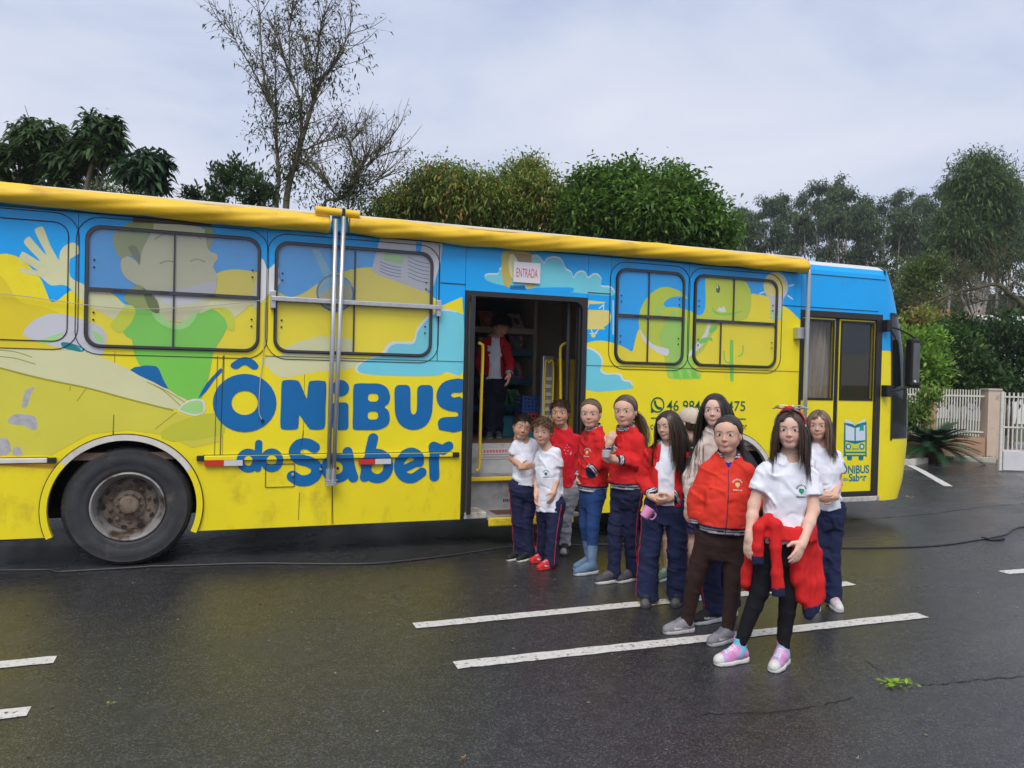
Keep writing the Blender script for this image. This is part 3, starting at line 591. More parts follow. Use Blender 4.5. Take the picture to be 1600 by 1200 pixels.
decal('dinosaur_mouth', [[(1112, 474), (1114, 482), (1122, 489), (1140, 489), (1164, 485), (1140, 492), (1122, 492), (1114, 486)]], V_GRN, smooth=2); decal('dinosaur_teeth', [[(1120, 486), (1124, 479), (1127, 482), (1130, 478), (1133, 482), (1135, 487), (1128, 488)]], V_WHT, smooth=0)
decal('painted_cactus', [stroke(BL([(1143, 534), (1143, 560), (1143.5, 593)]), .024)], V_GRN, pix=False, smooth=0)
for q in ([(1131, 549), (1133, 564), (1142, 567)], [(1161, 540), (1160, 552), (1154, 557)]): decal('cactus_arm', [stroke(BL(q), .008)], V_GRN, pix=False, smooth=0)
decal('painted_bulb', [circle(*B(1212.5, 448), .165, .165, 32)], V_LGR, pix=False, smooth=0, clip=CL_F); decal('painted_bulb', [circle(*B(1210, 446), .148, .14, 32)], V_PLANE, pix=False, smooth=0, clip=CL_F)
decal('bulb_base', [[(1203, 462), (1224, 464), (1221, 500), (1205, 500)]], V_LGR, smooth=0)
for k in range(3): decal('bulb_thread', [stroke(BL([(1203, 486 + 5 * k), (1222, 488 + 5 * k)]), .008)], V_PGRN, pix=False, smooth=0)
for q in ([(1187, 459), (1194, 456)], [(1233, 447), (1240, 445)], [(1231, 462), (1238, 467)]): decal('bulb_ray', [stroke(BL(q), .008)], V_WHT, pix=False, smooth=0)
# peeled paint
for l in ([(12, 657), (22, 648), (36, 647), (56, 652), (58, 670), (48, 671), (38, 665), (18, 663)], [(-30, 690), (0, 685), (11, 686), (17, 697), (11, 711), (-40, 711)], [(41, 610), (54, 604), (48, 616), (43, 634), (34, 637), (37, 619)], [(22, 700), (30, 698), (36, 711), (20, 711)]):
    decal('peeled_paint', [l], mat('bare_primer', (0.42, 0.42, 0.43), 0.7, 0.2, 20, bump=0.3, bscale=60), smooth=2, clip=(XR, DX0, ZR + .03, ZS))
decal('faded_stripe', [[(0, 722), (85, 728), (94, 733), (60, 732), (0, 727)]], vinyl('orange', (0.75, 0.33, 0.03)), smooth=0)
# ---------------------------------------------------------------- lettering
NL = max(n for _, n in LAYB); LY = BY - DL * (NL + 2)
def letter(shapes, parent=bus, m=V_LET, name='letter', y=None):
    y = LY if y is None else y; g = G()
    for i, s in enumerate(shapes): g.plate(s, y - .0002 * i)
    return g.obj(name, m, parent)
def EL(cx, cy, rx, ry, n=32):
    return BL([(cx + rx * math.cos(2 * math.pi * k / n), cy + ry * math.sin(2 * math.pi * k / n)) for k in range(n)])
def SM(l, n=3): return [tuple(p) for p in smooth_loop(BL(l), n)]
def RR(x0, x1, y0, y1, r): return BL(rrect(x0, x1, y0, y1, r))
LETTERS = [
 [[EL(382.3, 629.7, 49.8, 45.6), EL(382.3, 629.5, 20.5, 18.8)], [SM([(360, 571), (364, 566), (376, 559), (386, 558), (397, 563), (404, 571.6), (400.5, 576.8), (393.8, 576.4), (382.3, 570), (370.8, 576.4), (364, 575.5)])]],
 [[SM([(440, 600), (444.6, 594), (461.8, 594), (468.5, 598.5), (478.5, 621), (480, 618), (482, 599.4), (486.7, 595), (504, 595), (509.7, 601), (508.5, 640), (507.8, 665), (502, 671), (486.7, 671), (481, 667), (469, 650), (467.2, 652), (466, 667), (461, 671), (443.6, 671), (438, 665), (439, 630)])]],
 [[EL(532, 606.5, 13.5, 13)], [RR(519, 544.5, 628.7, 672, 6)]],
 [[SM([(552, 606), (557, 599.3), (575, 599), (593, 599.6), (605, 606.4), (609.5, 619.5), (607, 630), (601, 636), (607, 642), (609, 654.6), (605, 665), (591, 671.5), (570, 671.8), (555, 671.5), (551, 667), (551.5, 640)]), RR(575, 591, 615, 627.4, 5), RR(574.5, 590.7, 643, 655.4, 5)]],
 [[SM([(616.5, 609), (621, 602), (629, 601.3), (637, 602), (641, 608), (641.3, 630), (642, 643), (646, 647.6), (650.5, 643), (651.6, 630), (652, 608), (657, 602), (664, 601.6), (672, 602), (676.4, 608), (676, 630), (674, 649), (665, 665), (646, 672), (627, 665), (618, 649), (616.5, 630)])]],
 [[[(min(x, DX0 - .004), z) for x, z in SM([(727, 592.7), (705, 592.7), (691, 598.5), (683, 610.8), (682, 623), (687, 635), (701, 642), (713, 643.7), (716, 647.6), (712, 651), (692, 652), (684.5, 658), (685, 668), (690, 672.4), (727, 672.6), (727, 623), (709, 621.3), (705, 617.4), (709, 613.4), (727, 612.2)], 2)]]],
 [[EL(388, 719.6, 18.8, 18.8), EL(388, 719.6, 6.5, 7.7)], [stroke(BL([(404.3, 692.5), (402.6, 732)]), .031)]],
 [[EL(424.5, 719, 18, 18.5), EL(424.5, 719, 8, 7.8)]],
 [[stroke(BL([(491, 699), (480, 693.5), (467, 695), (460, 706), (466, 716.5), (482, 721), (494, 729), (493, 742), (482, 750), (468, 750.5), (457, 744)]), .0505)]],
 [[EL(526, 731, 24.5, 23.5), EL(526, 731, 9.5, 10)], [stroke(BL([(543, 706), (547, 730), (552, 746)]), .046)]],
 [[EL(589, 728, 25.5, 27), EL(589, 729, 10, 11.5)], [stroke(BL([(583, 684.5), (576, 715), (570, 745)]), .047)]],
 [[stroke(BL([(655, 722), (653, 712), (643, 707), (632, 711), (624, 722), (624, 735), (632, 745), (645, 747), (659, 738)]), .047)], [stroke(BL([(630, 733), (655, 721)]), .036)]],
 [[stroke(BL([(678.6, 744), (678, 720), (677.5, 698)]), .050)], [stroke(BL([(679, 698), (691, 703)]), .047)], [stroke(BL([(691, 703), (701, 697)]), .047)]],
]
for L_ in LETTERS: letter(L_)
def text(body, x, z, h, m, y, name='lettering', parent=bus, width=None, yaw=0.0, bold=0.0):
    cu = bpy.data.curves.new('t', 'FONT'); cu.body = body; cu.size = 1.0; cu.offset = bold
    to = bpy.data.objects.new('t', cu); COL.objects.link(to); dg = bpy.context.evaluated_depsgraph_get(); me = bpy.data.meshes.new_from_object(to.evaluated_get(dg))
    bpy.data.objects.remove(to); P = np.array([q.co[:] for q in me.vertices]); F_ = [tuple(q.vertices) for q in me.polygons]
    lo, hi = P.min(0), P.max(0); sc_ = h / (hi[1] - lo[1]); sx_ = sc_ if width is None else width / (hi[0] - lo[0])
    X = x + (P[:, 0] - lo[0]) * sx_; Z = z + (P[:, 1] - lo[1]) * sc_
    V_ = np.stack([X, np.full(len(X), y), Z], -1); lab = np.arange(len(V_))
    ed = np.array([(q[i], q[(i + 1) % len(q)]) for q in F_ for i in range(len(q))])
    while True:
        l2 = lab.copy(); mn = np.minimum(lab[ed[:, 0]], lab[ed[:, 1]]); np.minimum.at(l2, ed[:, 0], mn); np.minimum.at(l2, ed[:, 1], mn)
        if (l2 == lab).all(): break
        lab = l2
    out_ = []
    for u in np.unique(lab):
        ids = np.where(lab == u)[0]; rm = {int(a): i for i, a in enumerate(ids)}
        ff = [tuple(rm[a] for a in q) for q in F_ if q[0] in rm]
        if ff: out_.append(mesh_obj(name, V_[ids], ff, m, parent))
    return out_
ty = LY
p0, p1 = B(1041.5, 642), B(1093, 626); text('46 984', p0[0], p0[1], p1[1] - p0[1], V_TXT, ty, 'phone_number', width=p1[0] - p0[0] + .01, bold=.004)
p0, p1 = B(1136, 642), B(1164.5, 627); text('475', p0[0], p0[1], p1[1] - p0[1] + .002, V_TXT, ty, 'phone_number', width=p1[0] - p0[0], bold=.004)
p0, p1 = B(1016, 671), B(1027, 664); text('co', p0[0], p0[1], .052, V_TXT, ty, 'small_print', width=.085)
p0 = B(1158, 671); text('or', p0[0], p0[1], .052, V_TXT, ty, 'small_print', width=.075)
decal('rule', [BL([(1017, 652.2), (1165, 653.8), (1165, 655.6), (1017, 654)])], V_TXT, pix=False, smooth=0, y=ty)
cx, cz = B(1027.3, 632.5)
letter([[circle(cx, cz, .083), circle(cx, cz, .068)], [[(cx - .080, cz - .085), (cx - .035, cz - .074), (cx - .078, cz - .030)]], [stroke([(cx - .035, cz + .035), (cx - .024, cz - .002), (cx + .004, cz - .030), (cx + .038, cz - .036)], .013)]], m=V_TXT, name='phone_emblem')
# ---------------------------------------------------------------- windows
G_DUST = glass('dusty_pane', (0.86, 0.87, 0.88), 0.17, (0.40, 0.41, 0.44), 0.05, 0.1); G_CLEAR = glass('clear_pane', (0.97, 0.975, 0.975), 0.02, (0.5, 0.5, 0.5), 0.03, 0.06)
WY = BY - DL * (NL + 4) - .002
def window(x0, x1, z0, z1, vx_top, vx_bot, zmid, up=G_DUST, lo=G_CLEAR, bare=False, label=None):
    w = empty('window', ((x0 + x1) / 2 - 2.0, 0, z0)); w.parent = bus
    ro = .11; fr = .020
    G().plate([rrect(x0 - .075, x1 + .075, z0 - .065, z1 + .075, ro + .07), rrect(x0 - .069, x1 + .069, z0 - .059, z1 + .069, ro + .064)], WY + .001, WY + .012).obj('outer_seal', M_SEAM, w)
    if bare:
        G().plate([rrect(x0, x1, z0, z1, ro), rrect(x0 + .008, x1 - .008, z0 + .008, z1 - .008, ro - .008)], WY + .001, WY + .012).obj('inner_seal', M_BLACK, w); return w
    inner = rrect(x0 + fr, x1 - fr, z0 + fr, z1 - fr, ro - fr * .6)
    G().plate([rrect(x0, x1, z0, z1, ro), inner], WY - .018, WY + .010).obj('frame', M_FRAME, w)
    G().plate([rrect(x0 - .008, x1 + .008, z0 - .008, z1 + .008, ro + .008), rrect(x0 + .0005, x1 - .0005, z0 + .0005, z1 - .0005, ro - .0005)], WY - .008, WY + .010).obj('rubber_gasket', M_BLACK, w)
    b = .014; G().box((x0 + fr, WY - .015, zmid - .016), (x1 - fr, WY - .001, zmid + .016)).obj('transom', M_FRAME, w)
    for x in np.arange(x0 + .2, x1 - .1, .36): G().box((x, WY - .017, zmid - .006), (x + .07, WY - .0152, zmid + .004)).obj('latch_slot', M_BLACK, w)
    for x, za, zb in ((vx_top, zmid + .0165, z1 - fr), (vx_bot, z0 + fr, zmid - .0165)): G().box((x - b / 2, WY - .012, za), (x + b / 2, WY - .001, zb)).obj('mullion', M_FRAME, w)
    for xa, xb, za, zb, mm in ((x0, vx_top, zmid, z1, up), (vx_top, x1, zmid, z1, up), (x0, vx_bot, z0, zmid, lo), (vx_bot, x1, z0, zmid, lo)):
        q = clip_rect(inner, xa, xb, za, zb)
        if q: G().plate([q], WY - .003).obj('pane', mm, w)
    for x in (x0 + .06, x1 - .06):
        for z in (z1 - .28, z1 - .34, z0 + .22, z0 + .28): G().plate([circle(x, z, .009, n=10)], WY - .0045).obj('rivet', M_BLACK, w)
    return w
ZW0, ZW1, ZWM = 1.835, 2.825, 2.305
window(-2.62, -1.235, 1.865, 2.835, 0, 0, 0, bare=True)
vx = B(272, 450)[0]; window(-1.110, 0.240, ZW0, ZW1, vx, vx, ZWM)
vx = B(554, 440)[0]; window(0.372, 1.795, ZW0 + .005, ZW1 - .01, vx, vx, ZWM - .005)
vx = B(1012, 500)[0]; window(3.755, 4.572, ZW0, ZW1 - .01, vx, vx, B(1012, 495)[1], up=G_CLEAR)
window(4.700, 5.790, ZW0, ZW1 - .01, B(1145.5, 470)[0], B(1125, 530)[0], B(1145, 503.5)[1], up=G_CLEAR)
# ---------------------------------------------------------------- seams, rail, reflectors, hatch, strings
SY = WY + .0012; print('LAYERS', NL)
def seam(pts, w=.003, pix=True, name='panel_seam'): return decal(name, [stroke(BL(pts) if pix else pts, w)], M_SEAM, pix=False, smooth=0, y=SY)
for q in ([(349, 556), (344, 712)], [(178, 648), (176, 690)], [(340, 556), (335, 712)], [(474, 672), (470, 700)], [(519, 760), (520, 818)], [(468, 770), (466, 812)]): seam(q, .0022 if q[0][0] not in (349, 519) else .0035)
seam([(0.30, ZS), (DX0, ZS)], .0025, False); seam([(DX1, ZS), (FX0, ZS)], .0025, False); seam([(1.88, ZU), (DX0 + .0, ZU)], .004, False); seam([(DX1, ZU), (3.69, ZU)], .004, False); seam([(5.87, ZU), (XF - .1, ZU)], .004, False)
seam([(XR, ZT - .005), (XF, ZT - .005)], .004, False)
seam([(1.86, ZS + .0), (1.86, ZT - .03)], .003, False)
def rail(x0, x1, m=V_YEL):
    G().bbox((x0, BY - .030, ZR - .020), (x1, SY + .004, ZR + .020), .006).obj('rub_rail', m, bus); seam([(x0, ZR + .024), (x1, ZR + .024)], .003, False); seam([(x0, ZR - .024), (x1, ZR - .024)], .003, False)
rail(XR, -1.36, M_TRIM); rail(-.19, 2.03); rail(DX1 + .06, 4.62); rail(5.80, FX0 - .02)
for x in (-1.36, -.245, 2.032): G().bbox((x, BY - .032, ZR - .024), (x + .062, BY - .004, ZR + .022), .004).obj('rail_end', M_BLACK, bus)
for L_ in LETTERS[6:]:                       # the lettering runs on over the rail
    for i, sh in enumerate(L_):
        q = [clip_rect(l, -.18, 2.03, ZR - .0195, ZR + .0195) for l in sh]; q = [l for l in q if len(l) > 2]
        if q: G().plate(q[:1], BY - .0304 - .0002 * i).obj('rail_lettering', V_LET, bus)
        for h in q[1:]: G().plate([h], BY - .0309 - .0002 * i).obj('rail_lettering', V_YEL, bus)
for a, b, z in ((320, 379, 723.5), (560, 610, 721)):
    x0, x1 = B(a, z)[0], B(b, z)[0]; xm = (x0 + x1) / 2; zz = B(a, z)[1]
    G().box((x0, BY - .034, zz - .024), (xm - .001, SY - .0002, zz + .024)).obj('red_reflector', V_RED, bus); G().box((xm + .001, BY - .034, zz - .024), (x1, SY - .0002, zz + .024)).obj('white_reflector', V_SILV, bus)
h0, h1 = B(414, 762), B(461, 724)
G().plate([rrect(h0[0], h1[0], h0[1], h1[1], .012, 3), rrect(h0[0] + .006, h1[0] - .006, h0[1] + .006, h1[1] - .006, .008, 3)], SY - .002, SY).obj('hatch_outline', M_SEAM, bus)
G().bbox((h1[0] - .03, SY - .015, h0[1] + .10), (h1[0] - .008, SY - .001, h0[1] + .125), .003).obj('hatch_latch', M_ALU, bus)
M_CORD = mat('grey_cord', (0.45, 0.42, 0.36), 0.7, 0.1)
def cord(px, r, y, name='cord'): P = [np.array([*B(*q), 0])[[0, 2, 1]] for q in px]; P = [np.array([a, y, c]) for a, _, c in P]; G().tube(smooth_loop(P, 6, closed=False), r, 5).obj(name, M_CORD, bus)
cord([(-200, 445), (0, 459), (80, 469), (137, 477), (205, 483), (270, 482), (340, 477), (408, 470)], .0035, WY - .022)
cord([(414, 470), (413, 520), (411, 560), (407, 590), (405, 620), (405, 645), (410, 657)], .004, SY - .008)
G().lathe([(.0, -.01), (.014, -.008), (.014, .01)], (B(410, 657)[0], SY - .008, B(410, 657)[1]), 1, 10).obj('plug', M_BLACK, bus)
# ---------------------------------------------------------------- awning and its poles
M_AWN = mat('awning_cloth', (0.80, 0.50, 0.02), 0.55, 0.10, 3.0, bump=0.15, bscale=30, stretch=(0.5, 1, 1), stain=(0.45, 0.24, 0.02), stain_scale=5, stain_lo=0.55, stain_hi=0.8)
M_AWN2 = mat('awning_edge', (0.72, 0.66, 0.55), 0.6, 0.1, 4)
def awning(x0, x1, z, r=.078, seed=0):
    n, k = int((x1 - x0) / .03) + 2, 28; vv = []
    for i in range(n):
        x = x0 + (x1 - x0) * i / (n - 1); sag = .012 * math.sin(x * 1.7 + seed)
        for j in range(k):
            a = 2 * math.pi * j / k
            fold = .006 * math.sin(3 * a + x * 5 + 1.2 * math.sin(x * 2.1 + seed)) + .006 * math.sin(a * 2 - x * 9 + seed) * (0.5 + .5 * math.sin(x * 1.3)) + .003 * math.sin(7 * a + x * 14)
            rr = r + fold; vv.append((x, BY - .085 + 1.05 * rr * math.cos(a), z - sag + 1.0 * rr * math.sin(a)))
    ff = [(i * k + j, i * k + (j + 1) % k, (i + 1) * k + (j + 1) % k, (i + 1) * k + j) for i in range(n - 1) for j in range(k)]
    ff += [tuple(range(k))[::-1], tuple((n - 1) * k + j for j in range(k))]
    o = G().add(vv, ff).obj('awning_roll', M_AWN, bus, smooth=True)
    G().bbox((x0, BY - .06, z + r - .004), (x1, BY + .02, z + r + .022), .006).obj('awning_rail', M_AWN2, o)
awning(XR, .822, 3.0, seed=1); awning(.995, 6.10, 3.0, seed=4)
g = G(); a, b = B(490, 338), B(558, 344)
G().tube([(a[0], BY - .13, 3.10), (a[0] + .23, BY - .13, 3.095)], .035, 14).obj('awning_arm_cover', M_AWN, bus, smooth=False); G().tube([(a[0] + .26, BY - .13, 3.095), (b[0], BY - .13, 3.09)], .035, 14).obj('awning_arm_cover', M_AWN, bus)
G().bbox((.845, BY - .09, 2.93), (.985, BY - .02, 3.08), .008).obj('awning_bracket', V_BLU, bus); G().box((a[0] + .232, BY - .16, 3.055), (a[0] + .258, BY - .10, 3.13)).obj('awning_strap', M_BLACK, bus)
for xa, xb in ((.868, .858), (.938, .902)):
    o = G().tube([(xa, BY - .145, 3.03 if xa < .9 else 3.06), ((xa + xb) / 2, BY - .115, 1.8), (xb, BY - .085, .67)], [.021, .021, .019], 14).obj('awning_pole', M_ALU, bus, smooth=True)
    G().tube([(xb, BY - .086, .80), (xb, BY - .084, .655)], .024, 12).obj('pole_sleeve', M_ALU, o)
G().bbox((.835, BY - .11, .655), (.93, BY - .03, .685), .006).obj('pole_foot', M_ALU, bus)
for z in (.66, .70): G().tube([(.83 + .055 * (1 - math.cos(t)), BY - .1 - .03 * math.sin(t), z) for t in np.linspace(0, 2 * math.pi, 14)], .005, 5).obj('wire_loop', M_ALU, bus)
for x, z in ((B(500, 732)[0], B(500, 732)[1]), (B(527, 731)[0], B(527, 731)[1])): G().tube([(x, BY - .02, z), (x, BY - .05, z)], .012, 8).obj('pole_bolt', M_BLACK if x > .9 else M_ALU, bus)
o = G().bbox((.342, BY - .075, 2.285), (1.868, BY - .052, 2.325), .004).obj('cross_bar', M_ALU, bus)
for x in (.342, 1.84): G().bbox((x - .01, BY - .06, 2.22), (x + .035, WY - .001, 2.375), .005).obj('bar_bracket', M_ALU, o)
o = G().tube([(6.12, BY - .12, 2.985), (6.128, BY - .115, 2.9), (6.14, BY - .10, 1.6), (6.15, BY - .09, .7)], [.018, .024, .024, .022], 14).obj('awning_pole', M_ALU, bus, smooth=True)
q = B(1246, 525); G().bbox((6.03, BY - .08, 2.17), (6.135, BY - .004, 2.30), .006).obj('pole_bracket', M_ALU, o)
# ================================================================== BUS: doors, front, interior
# --- middle door frame
M_DFR = mat('door_frame_black', (0.02, 0.02, 0.022), 0.45, 0.2, 12); M_INW = mat('interior_grey_panel', (0.56, 0.50, 0.42), 0.6, 0.12, 4); M_STEP = mat('step_metal', (0.33, 0.33, 0.33), 0.45, 0.2, 9, metal=0.3, stain=(0.12, 0.09, 0.06), stain_scale=5, stain_lo=.5, stain_hi=.75)
M_SIL = mat('worn_aluminium_sill', (0.55, 0.52, 0.47), 0.5, 0.25, 15, metal=0.2, stain=(0.2, 0.13, 0.07), stain_scale=7, stain_lo=.5, stain_hi=.7)
M_YSTEP = mat('yellow_step_edge', (0.78, 0.58, 0.02), 0.5, 0.15, 20, bump=0.8, bscale=90, stain=(0.3, 0.2, 0.05), stain_scale=9)
g = G(); g.plate([[(DX0 + .0005, ZB + .04), (DX0 + .0005, DZ1 - .001), (DX1 - .0005, DZ1 - .001), (DX1 - .0005, ZB + .04), (DX1 - .055, ZB + .04), *[(DX1 - .055 - .09 + .09 * math.cos(t), DZ1 - .05 - .09 + .09 * math.sin(t)) for t in np.linspace(0, math.pi / 2, 7)], *[(DX0 + .04 + .06 - .06 * math.sin(t), DZ1 - .05 - .06 + .06 * math.cos(t)) for t in np.linspace(0, math.pi / 2, 6)], (DX0 + .04, ZB + .04)]], BY - .012, BY + .10)
g.obj('door_frame', M_DFR, bus)
# folded door leaves at both ends of the opening
lf = empty('door_leaf', (DX0 - 2.0 + .1, 0.1, .33)); lf.parent = bus
G().bbox((DX0 + .06, BY - .045, .33), (DX0 + .085, BY + .30, 2.42), .004).obj('door_panel', V_CRM, lf)
for y0, y1, z0, z1, mm in ((.03, .24, 1.75, 2.36, V_BLU), (.03, .24, .60, .85, V_LET), (.03, .24, .86, 1.05, M_STEP), (.03, .24, .36, .59, V_YEL)): G().box((DX0 + .0855, BY + y0 - .06, z0), (DX0 + .088, BY + y1 - .0, z1)).obj('door_print', mm, lf)
G().bbox((DX0 + .042, BY - .075, .33), (DX0 + .086, BY - .046, 2.44), .006).obj('door_edge', M_DFR, lf); G().bbox((DX0 + .055, BY + .3005, .33), (DX0 + .125, BY + .335, 2.44), .006).obj('door_edge', M_DFR, lf)
rf = empty('door_leaf', (DX1 - 2.0 - .1, 0.1, .33)); rf.parent = bus
G().bbox((DX1 - .080, BY + .02, .33), (DX1 - .058, BY + .08, 2.42), .004).obj('door_panel', M_DFR, rf); G().bbox((DX1 - .082, BY + .081, .33), (DX1 - .058, BY + .10, 2.42), .004).obj('door_edge', M_DFR, rf)
x = at_y(887, 560, BY + .14)[0]; G().tube([(x, BY + .14, .34), (x, BY + .14, 2.44)], .022, 12).obj('door_post', M_DFR, bus)
# steps
G().bbox((DX0 + .04, BY - .01, .275), (DX0 + .27, BY + .30, .335), .006).obj('sill', M_SIL, bus); G().bbox((DX0 + .272, BY - .03, .255), (DX1 - .05, BY + .33, .30), .008).obj('step', M_STEP, bus)
G().bbox((DX0 + .275, BY - .06, .200), (DX1 - .12, BY - .031, .285), .012).obj('step_edge', M_YSTEP, bus); G().box((DX0 + .38, BY + .02, .3005), (DX1 - .2, BY + .26, .303)).obj('step_mat', mat('brown_mat', (0.10, 0.035, 0.02), .85, .3, 30, bump=.4, bscale=80), bus)
G().box((DX0 + .05, BY + .32, .30), (DX1 - .05, BY + .335, .60)).obj('riser', M_STEP, bus)
for k in range(7): G().box((2.68 + .022 * k, BY + .3165, .372), (2.692 + .022 * k, BY + .3195, .402)).obj('riser_slot', M_BLACK, bus)
G().bbox((DX0 + .05, BY + .30, .60), (DX1 - .05, BY + .60, .632), .006).obj('step', M_STEP, bus); G().bbox((DX0 + .05, BY + .272, .598), (DX1 - .05, BY + .2995, .638), .006).obj('step_edge', M_YELP, bus)
G().box((DX0 + .05, BY + .60, .632), (DX1 - .05, BY + .615, FLZ - .005)).obj('riser', mat('riser_light_grey', (0.46, 0.46, 0.45), .5, .15, 8, stain=(0.2, 0.18, 0.14), stain_scale=6), bus)
a, b = at_y(752, 717, BY + .6), at_y(806, 702, BY + .6); nt_ = G().box((a[0], BY + .593, a[2]), (b[0], BY + .5965, b[2] + .01)).obj('step_notice', mat('notice_white', (0.62, 0.58, 0.58), .5, .05), bus)
hz = b[2] + .01 - a[2]
for k in range(9): G().box((a[0] + .02 + k * .034, BY + .5905, a[2] + hz * .62), (a[0] + .046 + k * .034, BY + .5925, a[2] + hz * .92)).obj('notice_letter', mat('notice_red', (.62, .16, .17), .5, .05), nt_)
for r in range(2):
    for k in range(14): G().box((a[0] + .018 + k * .0225, BY + .5905, a[2] + hz * (.12 + .24 * r)), (a[0] + .034 + k * .0225, BY + .5925, a[2] + hz * (.24 + .24 * r))).obj('notice_letter', mat('notice_grey', (.25, .24, .25), .5, .05), nt_)
# yellow grab rails
def rail_tube(pts, r=.016): G().tube(smooth_loop([np.array(p) for p in pts], 6, closed=False), r, 12).obj('grab_rail', M_YELP, bus, smooth=True)
q = [at_y(x, y, BY + .34) for x, y in ((747, 536), (752, 538), (754.5, 548), (752, 620), (750, 690), (749, 728), (744, 736))]; rail_tube(q)
q = [at_y(x, y, BY + .42) for x, y in ((884, 536), (878, 540), (875.5, 550), (876, 600), (876, 680))]; rail_tube(q)
# interior: far wall, ceiling, partition
with_windows('inner_wall', XR + .01, XF - .01, FLZ, 3.0, BY + WID - TH - .03, BY + WID - TH - .001, M_INW)
G().box((XR + .01, BY + TH + .001, 2.86), (XF - .01, BY + WID - TH - .031, 2.885)).obj('ceiling', mat('ceiling_grey', (.42, .40, .37), .6, .08, 3), bus)
G().box((DX0 - .6, BY + TH + .001, FLZ + .001), (DX0 - .02, BY + TH + .02, 2.85)).obj('inner_lining', M_INW, bus); G().box((DX1 + .02, BY + TH + .001, FLZ + .001), (FX0 - .15, BY + TH + .02, 2.85)).obj('inner_lining', M_INW, bus)
G().bbox((4.16, BY + .30, FLZ + .001), (4.20, BY + 2.3, 2.85), .004).obj('partition', mat('partition_beige', (.60, .53, .43), .6, .08, 3), bus)
for x in (4.10,): G().tube([(x, BY + .6, FLZ), (x, BY + .6, 2.85)], .02, 10).obj('inner_post', M_DFR, bus)
# --- front door
M_CURT = mat('beige_curtain', (0.58, 0.49, 0.41), .8, .15, 5); G_FD = glass('front_door_glass', (0.62, 0.62, 0.60), 0.03, (.3, .3, .3), .07, .02)
g = G(); g.plate([[(FX0 + .0005, FZ0 + .0005), (FX1 - .0005, FZ0 + .0005), (FX1 - .0005, FZ1 - .0005), (FX0 + .0005, FZ1 - .0005)], [(FX0 + .03, FZ0 + .05), (FX0 + .03, FZ1 - .07), (FX1 - .085, FZ1 - .07), (FX1 - .085, FZ0 + .05)]], BY - .006, BY + .12); g.obj('front_door_frame', M_DFR, bus)
def leaf(x0, x1, label):
    d = empty('front_door', ((x0 + x1) / 2 - 2.0, .03, FZ0)); d.parent = bus; zw0, zw1 = B(1330, 624)[1], FZ1 - .11; e = .026
    G().plate([[(x0, FZ0 + .055), (x1, FZ0 + .055), (x1, FZ1 - .08), (x0, FZ1 - .08)], [(x0 + e, zw0), (x0 + e, zw1), (x1 - e, zw1), (x1 - e, zw0)]], BY + .02, BY + .055).obj('door_panel', V_YEL, d)
    G().plate([[(x0 + e - .015, zw0 - .015), (x1 - e + .015, zw0 - .015), (x1 - e + .015, zw1 + .015), (x0 + e - .015, zw1 + .015)], [(x0 + e + .012, zw0 + .012), (x0 + e + .012, zw1 - .012), (x1 - e - .012, zw1 - .012), (x1 - e - .012, zw0 + .012)]], BY + .014, BY + .0195).obj('window_gasket', M_BLACK, d)
    G().plate([[(x0 + e, zw0), (x1 - e, zw0), (x1 - e, zw1), (x0 + e, zw1)]], BY + .035).obj('pane', G_FD, d); return d, zw0, zw1
xm0, xm1 = B(1306, 560)[0], B(1313, 560)[0]
d1, zw0, zw1 = leaf(FX0 + .035, xm0, ''); d2, _, _ = leaf(xm1, FX1 - .09, '')
G().box((xm0 + .001, BY + .03, FZ0 + .055), (xm1 - .001, BY + .06, FZ1 - .08)).obj('door_gap_seal', M_BLACK, bus)
n = 60; vv = []
for i in range(n):
    x = FX0 + .05 + (.62) * i / (n - 1); yy = BY + .16 + .03 * math.sin(i * .9) + .012 * math.sin(i * 2.3 + 1)
    for j, z in enumerate(np.linspace(zw0 - .1, zw1 + .05, 14)): vv.append((x + .03 * math.sin(z * 3), yy + .02 * math.sin(z * 5 + i * .2), z))
ff = [(i * 14 + j, i * 14 + j + 1, (i + 1) * 14 + j + 1, (i + 1) * 14 + j) for i in range(n - 1) for j in range(13)]
G().add(vv, ff).obj('curtain', M_CURT, bus, smooth=True)
G().box((FX0 + .05, BY + .55, FLZ), (XF - .05, BY + .60, 1.35)).obj('dash_screen', M_INW, bus)
G().bbox((FX0 + .02, BY - .02, .275), (FX1 + .02, BY + .35, .335), .008).obj('front_sill', M_SIL, bus)
# logo on the front door leaf
LYD = BY + .0190
def dl(loops, m, name='door_logo', k=0): return letter(loops, d2, m, name, LYD - .0004 * k)
def PB(l): return BL(l)
G0 = 1319.5
dl([[SM([(1321, 664), (1322, 661), (1334, 663), (1338, 666), (1340, 663), (1353, 660), (1356, 662), (1356, 710), (1354, 713), (1323, 713), (1320, 710)], 2)]], V_TXT if False else mat('logo_teal', (0.0, 0.17, 0.24), .35, .05), 'door_logo', 0)
LB = mat('logo_light', (0.62, 0.72, 0.80), .35, .05)
dl([[PB([(1323, 664), (1337, 669), (1337, 689), (1323, 688)])], [PB([(1339, 669), (1354, 664), (1354, 688), (1339, 689)])]], LB, 'logo_page', 1)
dl([[PB([(1322, 655.5), (1326, 656), (1334, 660), (1337, 664), (1334, 663), (1322, 660)])], [PB([(1354, 655), (1350, 656), (1343, 660), (1339, 664), (1343, 662.5), (1354, 659.5)])]], LB, 'logo_page', 1)
dl([[PB([(1323, 690), (1337, 694), (1339, 694), (1354, 690), (1354, 706), (1323, 706)])], [PB([(1323, 708.5), (1354, 708.5), (1353, 711), (1324, 711)])]], V_SLEEVE, 'logo_body', 1)
